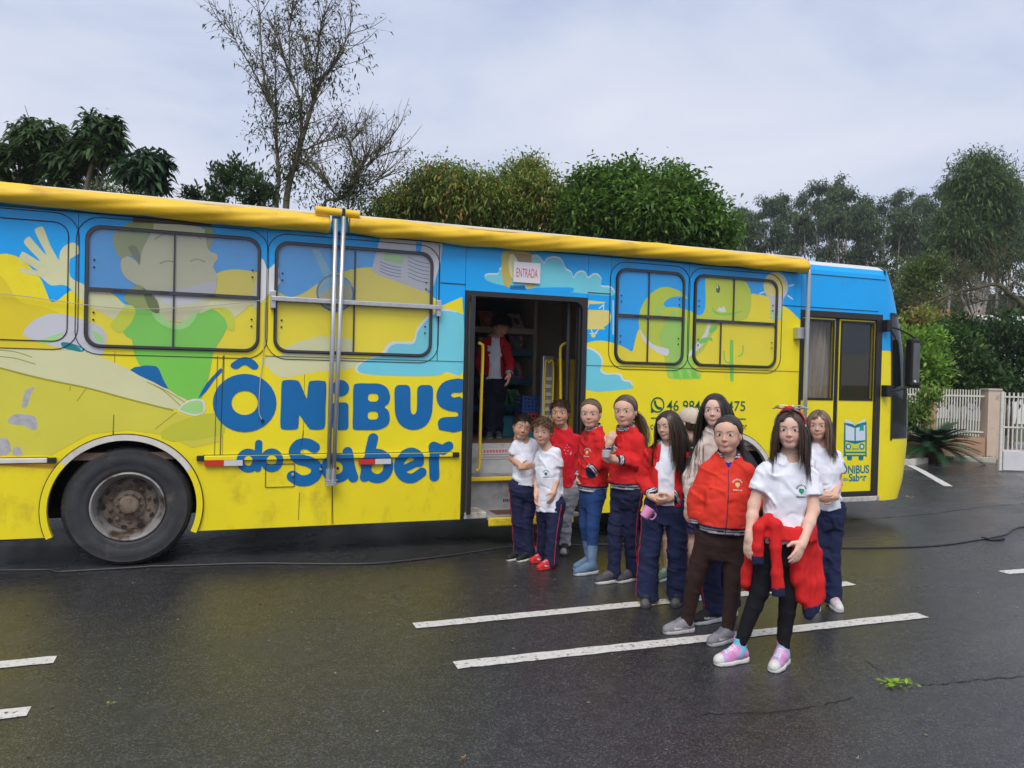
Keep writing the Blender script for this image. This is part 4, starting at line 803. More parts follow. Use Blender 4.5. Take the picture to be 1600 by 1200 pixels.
for x in (1327.5, 1348.5): dl([[EL(x, 698, 4.2, 5, 16)], ], mat('logo_teal', (0.0, 0.17, 0.24)), 'logo_headlight', 2); dl([[EL(x, 698, 2.4, 3, 14)]], LB, 'logo_headlight', 3)
dl([[PB([(1333, 701), (1343.5, 701), (1343.5, 702.5), (1333, 702.5)])]], mat('logo_teal', (0.0, 0.17, 0.24)), 'logo_line', 2)
for x in (1325, 1343): dl([[PB([(x, 713), (x + 8.5, 713), (x + 7.5, 719.5), (x + 1, 719.5)])]], mat('logo_teal', (0.0, 0.17, 0.24)), 'logo_tyre', 1)
dl([[PB([(1345, 664), (1351.5, 663), (1351.5, 674), (1348.5, 672.5), (1345, 674.5)])]], mat('logo_bookmark', (0.0, 0.33, 0.28), .35, .05), 'logo_bookmark', 2)
MT = mat('logo_teal', (0.0, 0.17, 0.24))
p0, p1 = B(1316, 741), B(1360, 730); text('ÔNiBUS', p0[0], p0[1], .125, MT, LYD, 'door_lettering', d2, width=p1[0] - p0[0], bold=.03)
p0, p1 = B(1319, 752), B(1327, 745); text('do', p0[0], p0[1], .045, MT, LYD, 'door_lettering', d2, width=p1[0] - p0[0], bold=.02)
p0, p1 = B(1328, 753), B(1356, 744); text('Saber', p0[0], p0[1], .095, MT, LYD, 'door_lettering', d2, width=p1[0] - p0[0], bold=.03)
# --- front end: rounded corner and front face as one lofted shell, split by colour
def front_x(z): return float(np.interp(z, [.25, .5, .95, 1.5, 2.0, 2.45, 2.8, 2.95, 3.04], [7.86, 7.96, 8.02, 8.00, 7.92, 7.78, 7.64, 7.54, 7.42]))
def front_shell(name, z0, z1, t0, t1, m, off=0.0, nz=14, nt_=18, parent=bus):
    vv = []; n1, n2 = nz, nt_
    for i in range(n1):
        z = z0 + (z1 - z0) * i / (n1 - 1); fx = front_x(z) - XF + .02
        for j in range(n2):
            t = t0 + (t1 - t0) * j / (n2 - 1)                     # 0 side .. 1 corner .. 2 middle of the front .. 4 far side
            if t <= 1: a = t * math.pi / 2; x = XF + fx * math.sin(a) ** .9; y = BY + .36 * (1 - math.cos(a) ** .8)
            elif t < 3: x = XF + fx + .05 * math.sin((t - 1) * math.pi / 2); y = BY + .36 + (WID - .72) * (t - 1) / 2
            else: a = (4 - t) * math.pi / 2; x = XF + fx * math.sin(a) ** .9; y = BY + WID - .36 * (1 - math.cos(a) ** .8)
            nrm = np.array([x - XF + .3, (y - (BY + WID / 2)) * .8, 0]); nrm /= np.linalg.norm(nrm)
            vv.append((x + off * nrm[0], y + off * nrm[1], z))
    ff = [(i * n2 + j, i * n2 + j + 1, (i + 1) * n2 + j + 1, (i + 1) * n2 + j) for i in range(n1 - 1) for j in range(n2 - 1)]
    return G().add(vv, ff).obj(name, m, parent, smooth=True)
front_shell('front_panel', ZB, 2.08, 0, 4, V_YEL, nt_=64, nz=20); front_shell('front_panel', 2.081, 3.04, 0, 4, V_BLU, nt_=64)
ws = front_shell('windscreen', 1.02, 2.50, .15, 3.85, mat('dark_windscreen', (.012, .014, .015), .06, .05, spec=.5), .006, nt_=44)
front_shell('windscreen_seal', 1.00, 2.52, .12, .15, M_BLACK, .009, nt_=4); front_shell('windscreen_seal', 2.50, 2.54, .12, 3.88, M_BLACK, .010, nt_=40, nz=3)
vv = []
for i, z in enumerate((3.04, 3.09, 3.125, 3.14)):
    k = (1, .9, .6, .0)[i]
    for j in range(33):
        t = j / 8
        fx = front_x(3.04) - XF + .02
        if t <= 1: a = t * math.pi / 2; x = XF + fx * math.sin(a) ** .9; y = BY + .36 * (1 - math.cos(a) ** .8)
        elif t < 3: x = XF + fx; y = BY + .36 + (WID - .72) * (t - 1) / 2
        else: a = (4 - t) * math.pi / 2; x = XF + fx * math.sin(a) ** .9; y = BY + WID - .36 * (1 - math.cos(a) ** .8)
        vv.append((XF - .3 + (x - XF + .3) * (0.3 + .7 * k), BY + WID / 2 + (y - BY - WID / 2) * (k ** .5), z))
ff = [(i * 33 + j, i * 33 + j + 1, (i + 1) * 33 + j + 1, (i + 1) * 33 + j) for i in range(3) for j in range(32)]
G().add(vv, ff).obj('front_roof', M_ROOF, bus, smooth=True)
G().box((XF - .012, BY + .004, 2.9), (XF + .004, BY + .02, 3.03)).obj('roof_joint', M_BLACK, bus)
# mirror
mr = empty('mirror', (7.45 - 2, .1, 2.1)); mr.parent = bus
MY = BY - .05
def mp(x, y, Y=MY): return at_y(x, y, Y)
G().tube(smooth_loop([mp(1386, 510), mp(1400, 513), mp(1418, 521), mp(1430, 530), mp(1433, 540)], 5, False), .011, 8).obj('mirror_arm', M_BLACK, mr); G().tube(smooth_loop([mp(1388, 611), mp(1404, 609), mp(1424, 603), mp(1431, 598), mp(1432, 590)], 5, False), .013, 8).obj('mirror_arm', M_BLACK, mr)
for a in ((1388, 509), (1387, 611)): p = mp(*a); G().bbox((p[0] - .05, BY - .09, p[2] - .07), (p[0] + .02, BY + .02, p[2] + .07), .01).obj('mirror_bracket', M_BLACK, mr)
a, b = mp(1419, 604), mp(1436, 530)
bm_ = G().bbox((a[0], MY - .05, a[2]), (b[0] - .02, MY + .06, b[2]), .024).obj('mirror_housing', M_BLACK, mr); G().plate([rrect(a[0] + .012, b[0] - .03, a[2] + .05, b[2] - .05, .02)], MY - .0505).obj('mirror_back_panel', mat('mirror_sheen', (.10, .10, .105), .3, .2, 8), bm_)
p = mp(1424, 596); G().lathe([(0, -.012), (.014, -.010), (.018, 0)], (p[0], MY - .051, p[2]), 1, 14).obj('mirror_lamp', V_SILV, bm_)
# front bumper crease
decal('bumper_seam', [stroke(BL([(1376, 760), (1377, 730), (1381, 712), (1390, 700)]), .003)], M_SEAM, pix=False, smooth=0, y=BY - .002) if False else None
# ================================================================== ENTRADA sign
p0, p1 = B(801, 441), B(843.5, 412); sg = empty('door_sign', ((p0[0] + p1[0]) / 2, BY, p0[1])); tag(sg, 'white sign with red word ENTRADA fixed above the open bus door', 'sign')
M_SIGN = mat('sign_white', (.74, .70, .74), .4, .05); x0, x1, z0, z1 = p0[0], p1[0], p0[1], p1[1]
G().bbox((x0, BY - .022, z0), (x1, BY - .009, z1), .002).obj('board', M_SIGN, sg)
text('ENTRADA', x0 + .03, z0 + .055, .085, mat('sign_red', (.55, .02, .06), .4, .05), BY - .0235, 'sign_letter', sg, width=x1 - x0 - .06, bold=-.004)
# ================================================================== things inside the bus
def shelf_unit():
    s = empty('bookshelf', (3.2, 8.9, FLZ)); tag(s, 'tall beige bookshelf with blue trays at the back inside the bus', 'shelf'); Y0_, Y1_ = 8.75, 9.40
    x0, x1 = 2.45, at_y(838, 560, 8.75)[0]; M = mat('shelf_beige', (.50, .44, .36), .6, .1, 4)
    for x in (x0, x1 - .04): G().box((x, Y0_, FLZ + .001), (x + .04, Y1_, 2.75)).obj('side_panel', M, s)
    for pz in (462, 515): z = at_y(800, pz, Y0_)[2]; G().bbox((x0 + .041, Y0_, z - .05 if pz > 500 else z - .02), (x1 - .041, Y1_, z + .02), .003).obj('shelf_board', M, s)
    T = mat('shelf_blue', (.02, .13, .19), .5, .1, 4)
    for pz in (552, 597, 640): z = at_y(800, pz, Y0_)[2]; G().bbox((x0 + .041, Y0_ + .02, z - .03), (x1 - .041, Y1_, z), .004).obj('blue_tray', T, s); G().bbox((x0 + .041, Y0_ + .001, z - .03), (x1 - .041, Y0_ + .019, z + .05), .003).obj('tray_lip', T, s)
    G().box((x0 + .041, Y1_ - .02, FLZ + .001), (x1 - .041, Y1_, 2.75)).obj('back_panel', mat('shelf_dark', (.05, .09, .11), .7, .1), s)
    return x0, x1
sx0, sx1 = shelf_unit()
bc = [(.55, .10, .06), (.60, .38, .05), (.10, .35, .12), (.50, .45, .35), (.08, .16, .42), (.55, .20, .30), (.65, .60, .50), (.30, .10, .30)]
WHERE = {515: 'on the upper shelf', 552: 'on the highest blue tray', 597: 'on the middle blue tray', 640: 'on the lowest blue tray'}
bk = 0
for pz in (515, 552, 597, 640):
    z = at_y(800, pz, 8.75)[2] + .021; x = max(at_y(752, pz, 8.8)[0], sx0 + .05); kk = 0
    while x < sx1 - .2:
        w = random.uniform(.14, .20); h = random.uniform(.15, .22) if pz != 640 else random.uniform(.2, .26); c = random.choice(bc); tl = random.uniform(.10, .22)
        b_ = empty('picture_book', (x + w / 2, 8.80, z)); kk += 1
        tag(b_, ('leftmost', 'second', 'third', 'fourth', 'fifth', 'sixth')[kk - 1] + ' picture book ' + WHERE[pz] + ' inside the bus', 'book', 'picture books ' + WHERE[pz])
        mm = mat('book_cover_%d' % bk, c, .4, .5, 14, stain=random.choice(bc), stain_scale=9, stain_lo=.5, stain_hi=.56); g = G()
        y0, y1 = 8.80, 8.80 + tl
        g.add([(x, y0, z), (x + w, y0, z), (x + w, y1, z + h), (x, y1, z + h), (x, y0 + .012, z), (x + w, y0 + .012, z), (x + w, y1 + .012, z + h), (x, y1 + .012, z + h)], [(0, 1, 2, 3), (7, 6, 5, 4), (0, 4, 5, 1), (1, 5, 6, 2), (2, 6, 7, 3), (3, 7, 4, 0)]); g.obj('cover', mm, b_)
        cxx, czz = x + w * random.uniform(.4, .6), .5; pts = [(cxx + w * .26 * math.cos(t) * random.uniform(.7, 1.1), .5 + .28 * math.sin(t) * random.uniform(.7, 1.1)) for t in np.linspace(0, 2 * math.pi, 11)[:-1]]
        G().add([(a, y0 + (y1 - y0) * q - .003, z + h * q + .0) for a, q in pts], [tuple(range(10))]).obj('cover_picture', mat('book_art_%d' % bk, random.choice(bc), .4, .3, 30), b_)
        x += w + random.uniform(.01, .05); bk += 1
# bench box, crates, folded ladder, yellow bins
Mb = mat('bench_blue', (.015, .16, .22), .5, .12, 4); a, b = at_y(790, 690, 8.55), at_y(842, 652, 8.55)
o = empty('storage_box', (a[0] + .2, 8.6, FLZ)); tag(o, 'plain teal storage box on the bus floor below the shelf', 'box'); G().bbox((at_y(770, 690, 8.5)[0], 8.42, FLZ + .001), (b[0] + .05, 8.74, b[2] + .0), .008).obj('body', Mb, o); G().bbox((at_y(770, 690, 8.5)[0] - .01, 8.41, b[2] + .001), (b[0] + .06, 8.74, b[2] + .02), .006).obj('lid', Mb, o)
def crate(px0, px1, py0, py1, Y, m, label):
    a, b = at_y(px0, py1, Y), at_y(px1, py0, Y); x0, x1, z0, z1 = a[0], b[0], a[2], b[2]
    o = empty('plastic_crate', ((x0 + x1) / 2, Y + .12, z0)); tag(o, label, 'crate'); d = .26; t = .018
    for q in range(5):
        zz = z0 + (z1 - z0) * q / 4.6
        for lo, hi in (((x0, Y, zz), (x1, Y + t, zz + .022)), ((x0, Y + d, zz), (x1, Y + d + t, zz + .022)), ((x0, Y + t, zz), (x0 + t, Y + d, zz + .022)), ((x1 - t, Y + t, zz), (x1, Y + d, zz + .022))): G().box(lo, hi).obj('slat', m, o)
    for q in range(5):
        xx = x0 + (x1 - x0 - .02) * q / 4; G().box((xx, Y - .003, z0), (xx + .02, Y - .0005, z1)).obj('rib', m, o)
    G().box((x0 + t, Y + t, z0 + .001), (x1 - t, Y + d, z0 + .012)).obj('base', m, o)
    return z0, z1, x0
zc = crate(817, 843, 645, 674, 8.05, mat('crate_red', (.30, .03, .025), .5, .1), 'red plastic crate under the blue crate inside the bus')
crate(816, 842, 619, 644.5, 8.05, mat('crate_blue', (.02, .06, .22), .45, .1), 'blue plastic crate stacked inside the bus beside the ramp')
G().box((at_y(817, 674, 8.05)[0], 8.05, FLZ + .001), (at_y(817, 674, 8.05)[0] + .3, 8.33, zc[0] - .0005)).obj('crate_stand', Mb, bus)
o = empty('folded_ramp', (*at_y(852, 690, 7.72)[:2], FLZ)); tag(o, 'upright folded aluminium ramp with yellow edge inside the bus doorway', 'ramp')
a, b = at_y(845, 700, 7.80), at_y(866, 556, 7.80); G().bbox((a[0], 7.80, FLZ + .001), (b[0], 7.86, b[2]), .012).obj('ramp_plate', M_ALU, o)
for dx in (.022, .12): G().tube(smooth_loop([np.array([a[0] + dx, 7.785, FLZ + .02]), np.array([a[0] + dx, 7.785, b[2] - .12]), np.array([a[0] + .07, 7.785, b[2] - .08])], 6, False), .011, 8).obj('ramp_side_rail', M_YELP, o)
for k in range(int((b[2] - .16 - FLZ - .08) / .085)): G().box((a[0] + .035, 7.79, FLZ + .08 + k * .085), (a[0] + .105, 7.7985, FLZ + .12 + k * .085)).obj('rung', M_SIL, o)
for k, (px0, px1) in enumerate(((869, 884), (890, 906))):
    a, b = at_y(px0, 650, 8.0), at_y(px1, 562, 8.0); r = (b[0] - a[0]) / 2; c = ((a[0] + b[0]) / 2, 8.0 + r, 0)
    o = empty('yellow_bin', (c[0], c[1], FLZ)); tag(o, ('tall yellow plastic bin beside the folded ramp in the bus', 'tall yellow plastic bin behind the dark door post in the bus')[k], 'bin')
    q = G().lathe([(r * .86, FLZ + .001), (r, b[2] - .10), (r * 1.04, b[2] - .09), (r * 1.04, b[2]), (r * .97, b[2]), (r * .9, FLZ + .05), (0, FLZ + .05)], (c[0], c[1], 0), 2, 28).obj('bin_body', mat('bin_yellow', (.62, .40, .02), .5, .1), o, smooth=True); sharp(q)
    G().lathe([(r * 1.045, b[2] - .16), (r * 1.055, b[2] - .16), (r * 1.055, b[2] - .145), (r * 1.045, b[2] - .145)], (c[0], c[1], 0), 2, 28).obj('bin_rim', mat('bin_yellow', (.62, .40, .02), .5, .1), o)
# ================================================================== cable on the ground
M_CAB = mat('black_cable', (.03, .03, .032), .45, .2, 20)
q = [ground(*p) for p in ((-120, 897), (0, 893), (80, 892), (200, 887.5), (300, 885), (400, 882), (520, 883), (600, 881), (700, 870), (760, 861), (800, 856), (900, 853), (1000, 852), (1150, 854), (1310, 857), (1420, 856), (1480, 852), (1520, 846), (1545, 842), (1572, 836), (1582, 829), (1600, 824), (1660, 820), (1760, 828))]
q = smooth_loop([np.array([p[0], p[1] - (0.0 if i > 2 else .0), .010]) for i, p in enumerate(q)], 8, False)
q = [p if not (-1.3 < p[0] < -.3 and p[1] > 7.05) else np.array([p[0], 7.04, p[2]]) for p in q]
cb = G().tube(q, .009, 7).obj('power_cable', M_CAB, None, smooth=True); tag(cb, 'long black power cable lying across the wet asphalt beside the bus', 'cable')
q = [ground(*p) for p in ((1535, 842), (1548, 845), (1560, 845), (1568, 843))]; cb2 = G().tube(smooth_loop([np.array([p[0], p[1], .012]) for p in q], 5, False), .016, 7).obj('cable_joint', M_BLACK, cb, smooth=True)

for lo, hi, nm in (((-.05, BY + .55, .17), (1.9, BY + 1.2, .335), 'added_fuel_tank'), ((-4.2, BY + .5, .16), (-1.65, BY + 1.4, .335), 'added_engine_sump'), ((3.6, BY + .5, .18), (4.45, BY + 1.3, .335), 'added_air_tank'), ((5.9, BY + .55, .17), (7.1, BY + 1.3, .335), 'added_steering_box'), ((-1.5, BY + .72, .30), (-.12, BY + .80, .60), 'added_axle_beam'), ((1.95, BY + .55, .17), (3.58, BY + .75, .25), 'added_exhaust_box')): G().bbox(lo, hi, .02).obj(nm, M_DARK, bus)  # unseen underbody parts added to block light and reflections under the bus
# ================================================================== FENCE, GATE, CYCAD
M_WALL = mat('peach_render', (.46, .27, .17), .85, .12, 3, bump=.2, bscale=40, stain=(.22, .13, .08), stain_scale=3, stain_lo=.52, stain_hi=.8); M_PICK = mat('white_picket_paint', (.66, .62, .55), .55, .12, 10, stain=(.3, .24, .16), stain_scale=9)
FA_, FB_ = np.array([11.2, 14.05]), ground(1558, 721.5)[:2]; fd_ = (FB_ - FA_) / np.linalg.norm(FB_ - FA_); fn_ = np.array([-fd_[1], fd_[0]]); FA_ = FA_ + fn_ * .45; FB_ = FB_ + fn_ * .45; FL = np.linalg.norm(FB_ - FA_)
def obox(o, d, n, u0, u1, w0, w1, z0, z1):
    v = [(*(o + d * u + n * w), z) for z in (z0, z1) for u, w in ((u0, w0), (u1, w0), (u1, w1), (u0, w1))]
    return v, [(0, 3, 2, 1), (4, 5, 6, 7), (0, 1, 5, 4), (1, 2, 6, 5), (2, 3, 7, 6), (3, 0, 4, 7)]
wall = empty('garden_wall', (*FA_, 0)); tag(wall, 'low peach rendered garden wall below the white picket fence', 'wall')
G().add(*obox(FA_, fd_, fn_, 0, FL, .0, .18, 0, .49)).obj('wall_base', M_WALL, wall); u_post = np.dot(ground(1463, 718)[:2] - FA_, fd_)
for u in (u_post, u_post - 2.6): G().add(*obox(FA_, fd_, fn_, u - .11, u + .11, -.02, .2, .4905, 1.60)).obj('pillar', M_WALL, wall)
fence = empty('picket_fence', (*(FA_ + fd_ * 2), .49)); tag(fence, 'white metal picket fence on the low peach wall behind the bus', 'fence')
u, first = .1, None
while u < FL - .05:
    if not any(abs(u - k) < .13 for k in (u_post, u_post - 2.6)):
        if first is None:
            first = G().add(*obox(np.array([0., 0.]), fd_, fn_, -.012, .012, -.012, .012, 0, 1.07)).obj('picket', M_PICK, None); first.parent = fence; first.location = (*(FA_ + fd_ * u + fn_ * .09 - np.array(fence.location[:2])), .02)
        else: share(first, fence, (*(FA_ + fd_ * u + fn_ * .09 - np.array(fence.location[:2])), .02 + random.uniform(-.006, .006)))
    u += .0635
for z in (.60, 1.42):
    for a, b in ((0, u_post - 2.72), (u_post - 2.48, u_post - .12), (u_post + .12, FL)): G().add(*obox(FA_, fd_, fn_, a, b, .075, .105, z, z + .035)).obj('fence_rail', M_PICK, fence)
# gate in front of its pillar, running out of the picture
gp = ground(1564, 736.5)[:2]; gd = np.array([.93, -.37]); gd /= np.linalg.norm(gd); gn = np.array([-gd[1], gd[0]])
pl = empty('gate_pillar', (*FB_, 0)); tag(pl, 'square cream pillar at the end of the picket fence', 'pillar'); G().add(*obox(FB_, fd_, fn_, .02, .30, -.03, .25, 0, 1.58)).obj('shaft', mat('cream_render', (.60, .47, .36), .8, .1, 4, stain=(.3, .2, .14), stain_scale=4), pl); G().add(*obox(FB_, fd_, fn_, .0, .32, -.05, .27, 1.5805, 1.62)).obj('capstone', M_CONC, pl)
gate = empty('sliding_gate', (*gp, 0)); tag(gate, 'white barred sliding gate with solid lower panels at right edge', 'gate'); first = None
for k in range(34):
    if first is None: first = G().add(*obox(np.array([0., 0.]), gd, gn, -.011, .011, -.011, .011, .42, 1.56)).obj('bar', M_PICK, None); first.parent = gate; first.location = (*(gd * .03), 0)
    else: share(first, gate, (*(gd * (.03 + .085 * k)), 0))
for z in (.40, .86, 1.46): G().add(*obox(gp, gd, gn, 0, 2.9, -.02, .02, z, z + .03)).obj('gate_rail', M_PICK, gate)
G().add(*obox(gp, gd, gn, -.05, .0, -.025, .025, .02, 1.58)).obj('gate_stile', M_PICK, gate)
for k in range(5): G().add(*obox(gp, gd, gn, .02 + k * .56, .57 + k * .56, -.03, -.005, .03, .40)).obj('gate_panel', mat('gate_panel_white', (.62, .60, .62), .5, .08, 5), gate)
# ================================================================== FOLIAGE
M_LEAF = mat('leaf', rough=.5, var=.12, nscale=3, attr=True, spec=.35, trans=.38); M_BARK = mat('bark', (.16, .13, .10), .9, .3, 8, bump=.6, bscale=30, stretch=(1, 1, .3), stain=(.30, .28, .24), stain_scale=4); M_BARKP = mat('pale_bark', (.36, .32, .27), .85, .25, 4, bump=.3, bscale=15, stretch=(1, 1, .3))
M_FROND = mat('cycad_frond', (.018, .060, .022), .4, .25, 6, spec=.5)
def leaf_mesh(base, dirs, L_, w, droop, col, g, jit=.25):
    n = len(base); col = np.asarray(col) * np.array([1.75, 1.65, 1.5]); up = np.array([0, 0, 1.0]); d = dirs / (np.linalg.norm(dirs, axis=1, keepdims=True) + 1e-9); sd_ = np.cross(d, up) + g.normal(size=(n, 3)) * .35; sd_ -= d * (sd_ * d).sum(1, keepdims=True); sd_ /= np.linalg.norm(sd_, axis=1, keepdims=True) + 1e-9
    L_ = (L_ * g.uniform(1 - jit, 1 + jit, n))[:, None]; mid_ = base + d * L_ * .5; tip = base + d * L_ * .95 - up * droop * L_; V = np.stack([base, mid_ - sd_ * L_ * w, tip, mid_ + sd_ * L_ * w], 1).reshape(-1, 3)
    return V, np.arange(4 * n).reshape(n, 4), np.repeat(col, 4, 0)
def crown(lobes, clumps, per, size, sig, w, droop, c0, c1, g, upb=.2, shell=.55, tint=None, flat=1.0):
    """lobes: (centre, radii). Leaf clumps spread through the outer part of every lobe."""
    vol = np.array([np.prod(r) ** (2 / 3) for _, r in lobes]); cnt = np.maximum(1, (clumps * vol / vol.sum()).astype(int)); Bs, Ds, Cs = [], [], []
    for (c, r), k in zip(lobes, cnt):
        u = g.normal(size=(k, 3)); u /= np.linalg.norm(u, axis=1, keepdims=True); rad = g.uniform(shell ** 3, 1, k) ** (1 / 3); rad *= 1 + .07 * g.normal(size=k); cc = np.asarray(c) + u * rad[:, None] * np.asarray(r)
        b = np.repeat(cc, per, 0) + g.normal(size=(k * per, 3)) * sig * np.array([1, 1, flat]); dd = np.repeat(u * .6, per, 0) + g.normal(size=(k * per, 3)) * .7; dd[:, 2] += upb
        m = g.uniform(0, 1, (k, 1)); ccol = (np.asarray(c0) * (1 - m) + np.asarray(c1) * m) * g.uniform(.72, 1.28)
        if tint is not None: s_ = g.uniform(0, 1, k) < tint[1]; ccol[s_] = tint[0]
        col = np.repeat(ccol, per, 0) * g.uniform(.75, 1.25, (k * per, 1)); Bs.append(b); Ds.append(dd); Cs.append(col)
    return leaf_mesh(np.concatenate(Bs), np.concatenate(Ds), size, w, droop, np.concatenate(Cs), g)
def rough_lobes(lbs, n, g):
    o = list(lbs)
    for c, r in lbs:
        for _ in range(n):
            u = g.normal(size=3); u[2] = abs(u[2]) * 1.2; u /= np.linalg.norm(u); o.append((c + u * r * .92, r * g.uniform(.20, .36)))
    return o
def limb(g_, pts, r0, r1, n=7):
    P = smooth_loop([np.array(p, float) for p in pts], 4, False); rr = list(np.linspace(r0, r1, len(P))); g_.tube(P, rr, n)
def tree(name, label, base, lobes, trunk, r0, leaf, group=None, bark=None, cat='tree', limbs=True):
    o = empty(name, tuple(base)); tag(o, label, cat, group); g_ = G(); top = trunk[-1]
    limb(g_, [base, *trunk], r0, r0 * .45)
    if limbs:
        for c, r in lobes:
            a = np.asarray(trunk[len(trunk) // 2 - 1] if len(trunk) > 1 else trunk[0], float); c = np.asarray(c); m = (a + c) / 2 + np.array([0, 0, -.1 * np.linalg.norm(c - a)]); limb(g_, [a, m, c], r0 * .42, r0 * .12, 5)
            for _ in range(5): q = c + np.random.default_rng(int(abs(c[0]) * 1000) + _).normal(size=3) * np.asarray(r) * .5; limb(g_, [m * .3 + c * .7, (m * .2 + c * .8 + q) / 2, q], r0 * .16, r0 * .04, 4)
    tk = g_.obj('trunk', bark or M_BARK, o, smooth=True); v, f, c = leaf; mesh_obj('crown', v, f, M_LEAF, o, False, c); return o
def dp(x, y, Z): return at_depth(x, y, Z)
def lob(x, y, Z, rx, ry, rz=None): k = Z / FPX; return (dp(x, y, Z), np.array([rx * k, (rz or rx) * k, ry * k]))
def gbase(x, Z): p = dp(x, 600, Z); return np.array([p[0], p[1], 0.0])
gr1 = np.random.default_rng(11)
def big_leaf(label, lobes, trunkpx, Z, r0, clumps, c0=(.014, .034, .012), c1=(.050, .090, .030)):
    g = gr1; Bs, Ds, Cs = [], [], []; vol = np.array([np.prod(r) ** (2 / 3) for _, r in lobes]); cnt = np.maximum(2, (clumps * vol / vol.sum()).astype(int))
    for (c, r), k in zip(lobes, cnt):
        u = g.normal(size=(k, 3)); u[:, 2] = u[:, 2] * .85 + .2; u /= np.linalg.norm(u, axis=1, keepdims=True); cc = c + u * r * (g.uniform(.35, 1, k) ** .5)[:, None]; per = 13; a = g.uniform(0, 2 * math.pi, (k, per)); el_ = g.uniform(-.5, .9, (k, per)); d = np.stack([np.cos(a) * np.cos(el_), np.sin(a) * np.cos(el_), np.sin(el_)], -1).reshape(-1, 3)
        m = g.uniform(0, 1, (k, 1)); Bs.append(np.repeat(cc, per, 0) + g.normal(size=(k * per, 3)) * .03); Ds.append(d); Cs.append(np.repeat(np.asarray(c0) * (1 - m) + np.asarray(c1) * m, per, 0) * g.uniform(.7, 1.4, (k * per, 1)))
    lf = leaf_mesh(np.concatenate(Bs), np.concatenate(Ds), .25, .135, .45, np.concatenate(Cs), g); b = gbase(trunkpx[0][0], Z)
    return tree('broadleaf_tree', label, b, lobes, [dp(x, y, Z) for x, y in trunkpx], r0, lf, 'drooping broadleaf trees behind the bus')
big_leaf('largest drooping broadleaf tree at the left, above the bus awning', [lob(66, 232, 14, 50, 42), lob(22, 258, 14.3, 38, 36), lob(95, 265, 13.8, 28, 34)], [(80, 420), (79, 310), (76, 240)], 14, .09, 235)
big_leaf('taller narrow broadleaf tree with leaf tuft on top, second from left', [lob(160, 226, 13.6, 32, 34), lob(138, 240, 13.8, 26, 30), lob(142, 186, 13.7, 10, 10), lob(172, 205, 13.6, 14, 20)], [(128, 420), (134, 300), (150, 240)], 13.6, .07, 135)
big_leaf('small round broadleaf tree with dark leaves, right of the other two', [lob(228, 276, 12.8, 34, 30), lob(240, 258, 12.8, 22, 18), lob(200, 268, 12.9, 16, 14)], [(228, 420), (232, 320), (230, 280)], 12.8, .06, 115, c0=(.010, .030, .016), c1=(.035, .070, .034))
def shrub(label, lobes, trunkpx, Z, clumps, per, size, c0, c1, name='shrub', w=.2, sig=.08, r0=.04, cat='shrub', group=None, droop=.1, tint=None, upb=.3):
    return tree(name, label, gbase(trunkpx[0][0], Z), lobes, [dp(x, y, Z) for x, y in trunkpx], r0, crown(lobes, clumps, per, size, sig, w, droop, c0, c1, gr1, upb=upb, tint=tint), group, cat=cat)
shrub('low light green bush behind the broadleaf trees at left', [lob(110, 300, 15.5, 45, 22), lob(180, 300, 15.5, 45, 20), lob(40, 300, 15.5, 40, 20)], [(110, 420), (110, 310)], 15.5, 420, 16, .075, (.030, .060, .014), (.075, .115, .030))
shrub('dark upright shrub with stiff leaf whorls left of the bare tree', [lob(345, 290, 15, 13, 34), lob(368, 280, 15, 12, 32), lob(395, 295, 15, 16, 30), lob(415, 310, 15, 16, 16), lob(332, 312, 15, 14, 16)], [(370, 420), (370, 320)], 15, 190, 18, .13, (.014, .034, .015), (.045, .080, .030), w=.16, sig=.07, upb=.9)
shrub('tiny leafy tip poking above the awning left of the upright shrub', [lob(300, 305, 14, 11, 9)], [(300, 420), (300, 312)], 14, 22, 16, .12, (.010, .030, .014), (.03, .06, .025), w=.16, sig=.05, r0=.02)
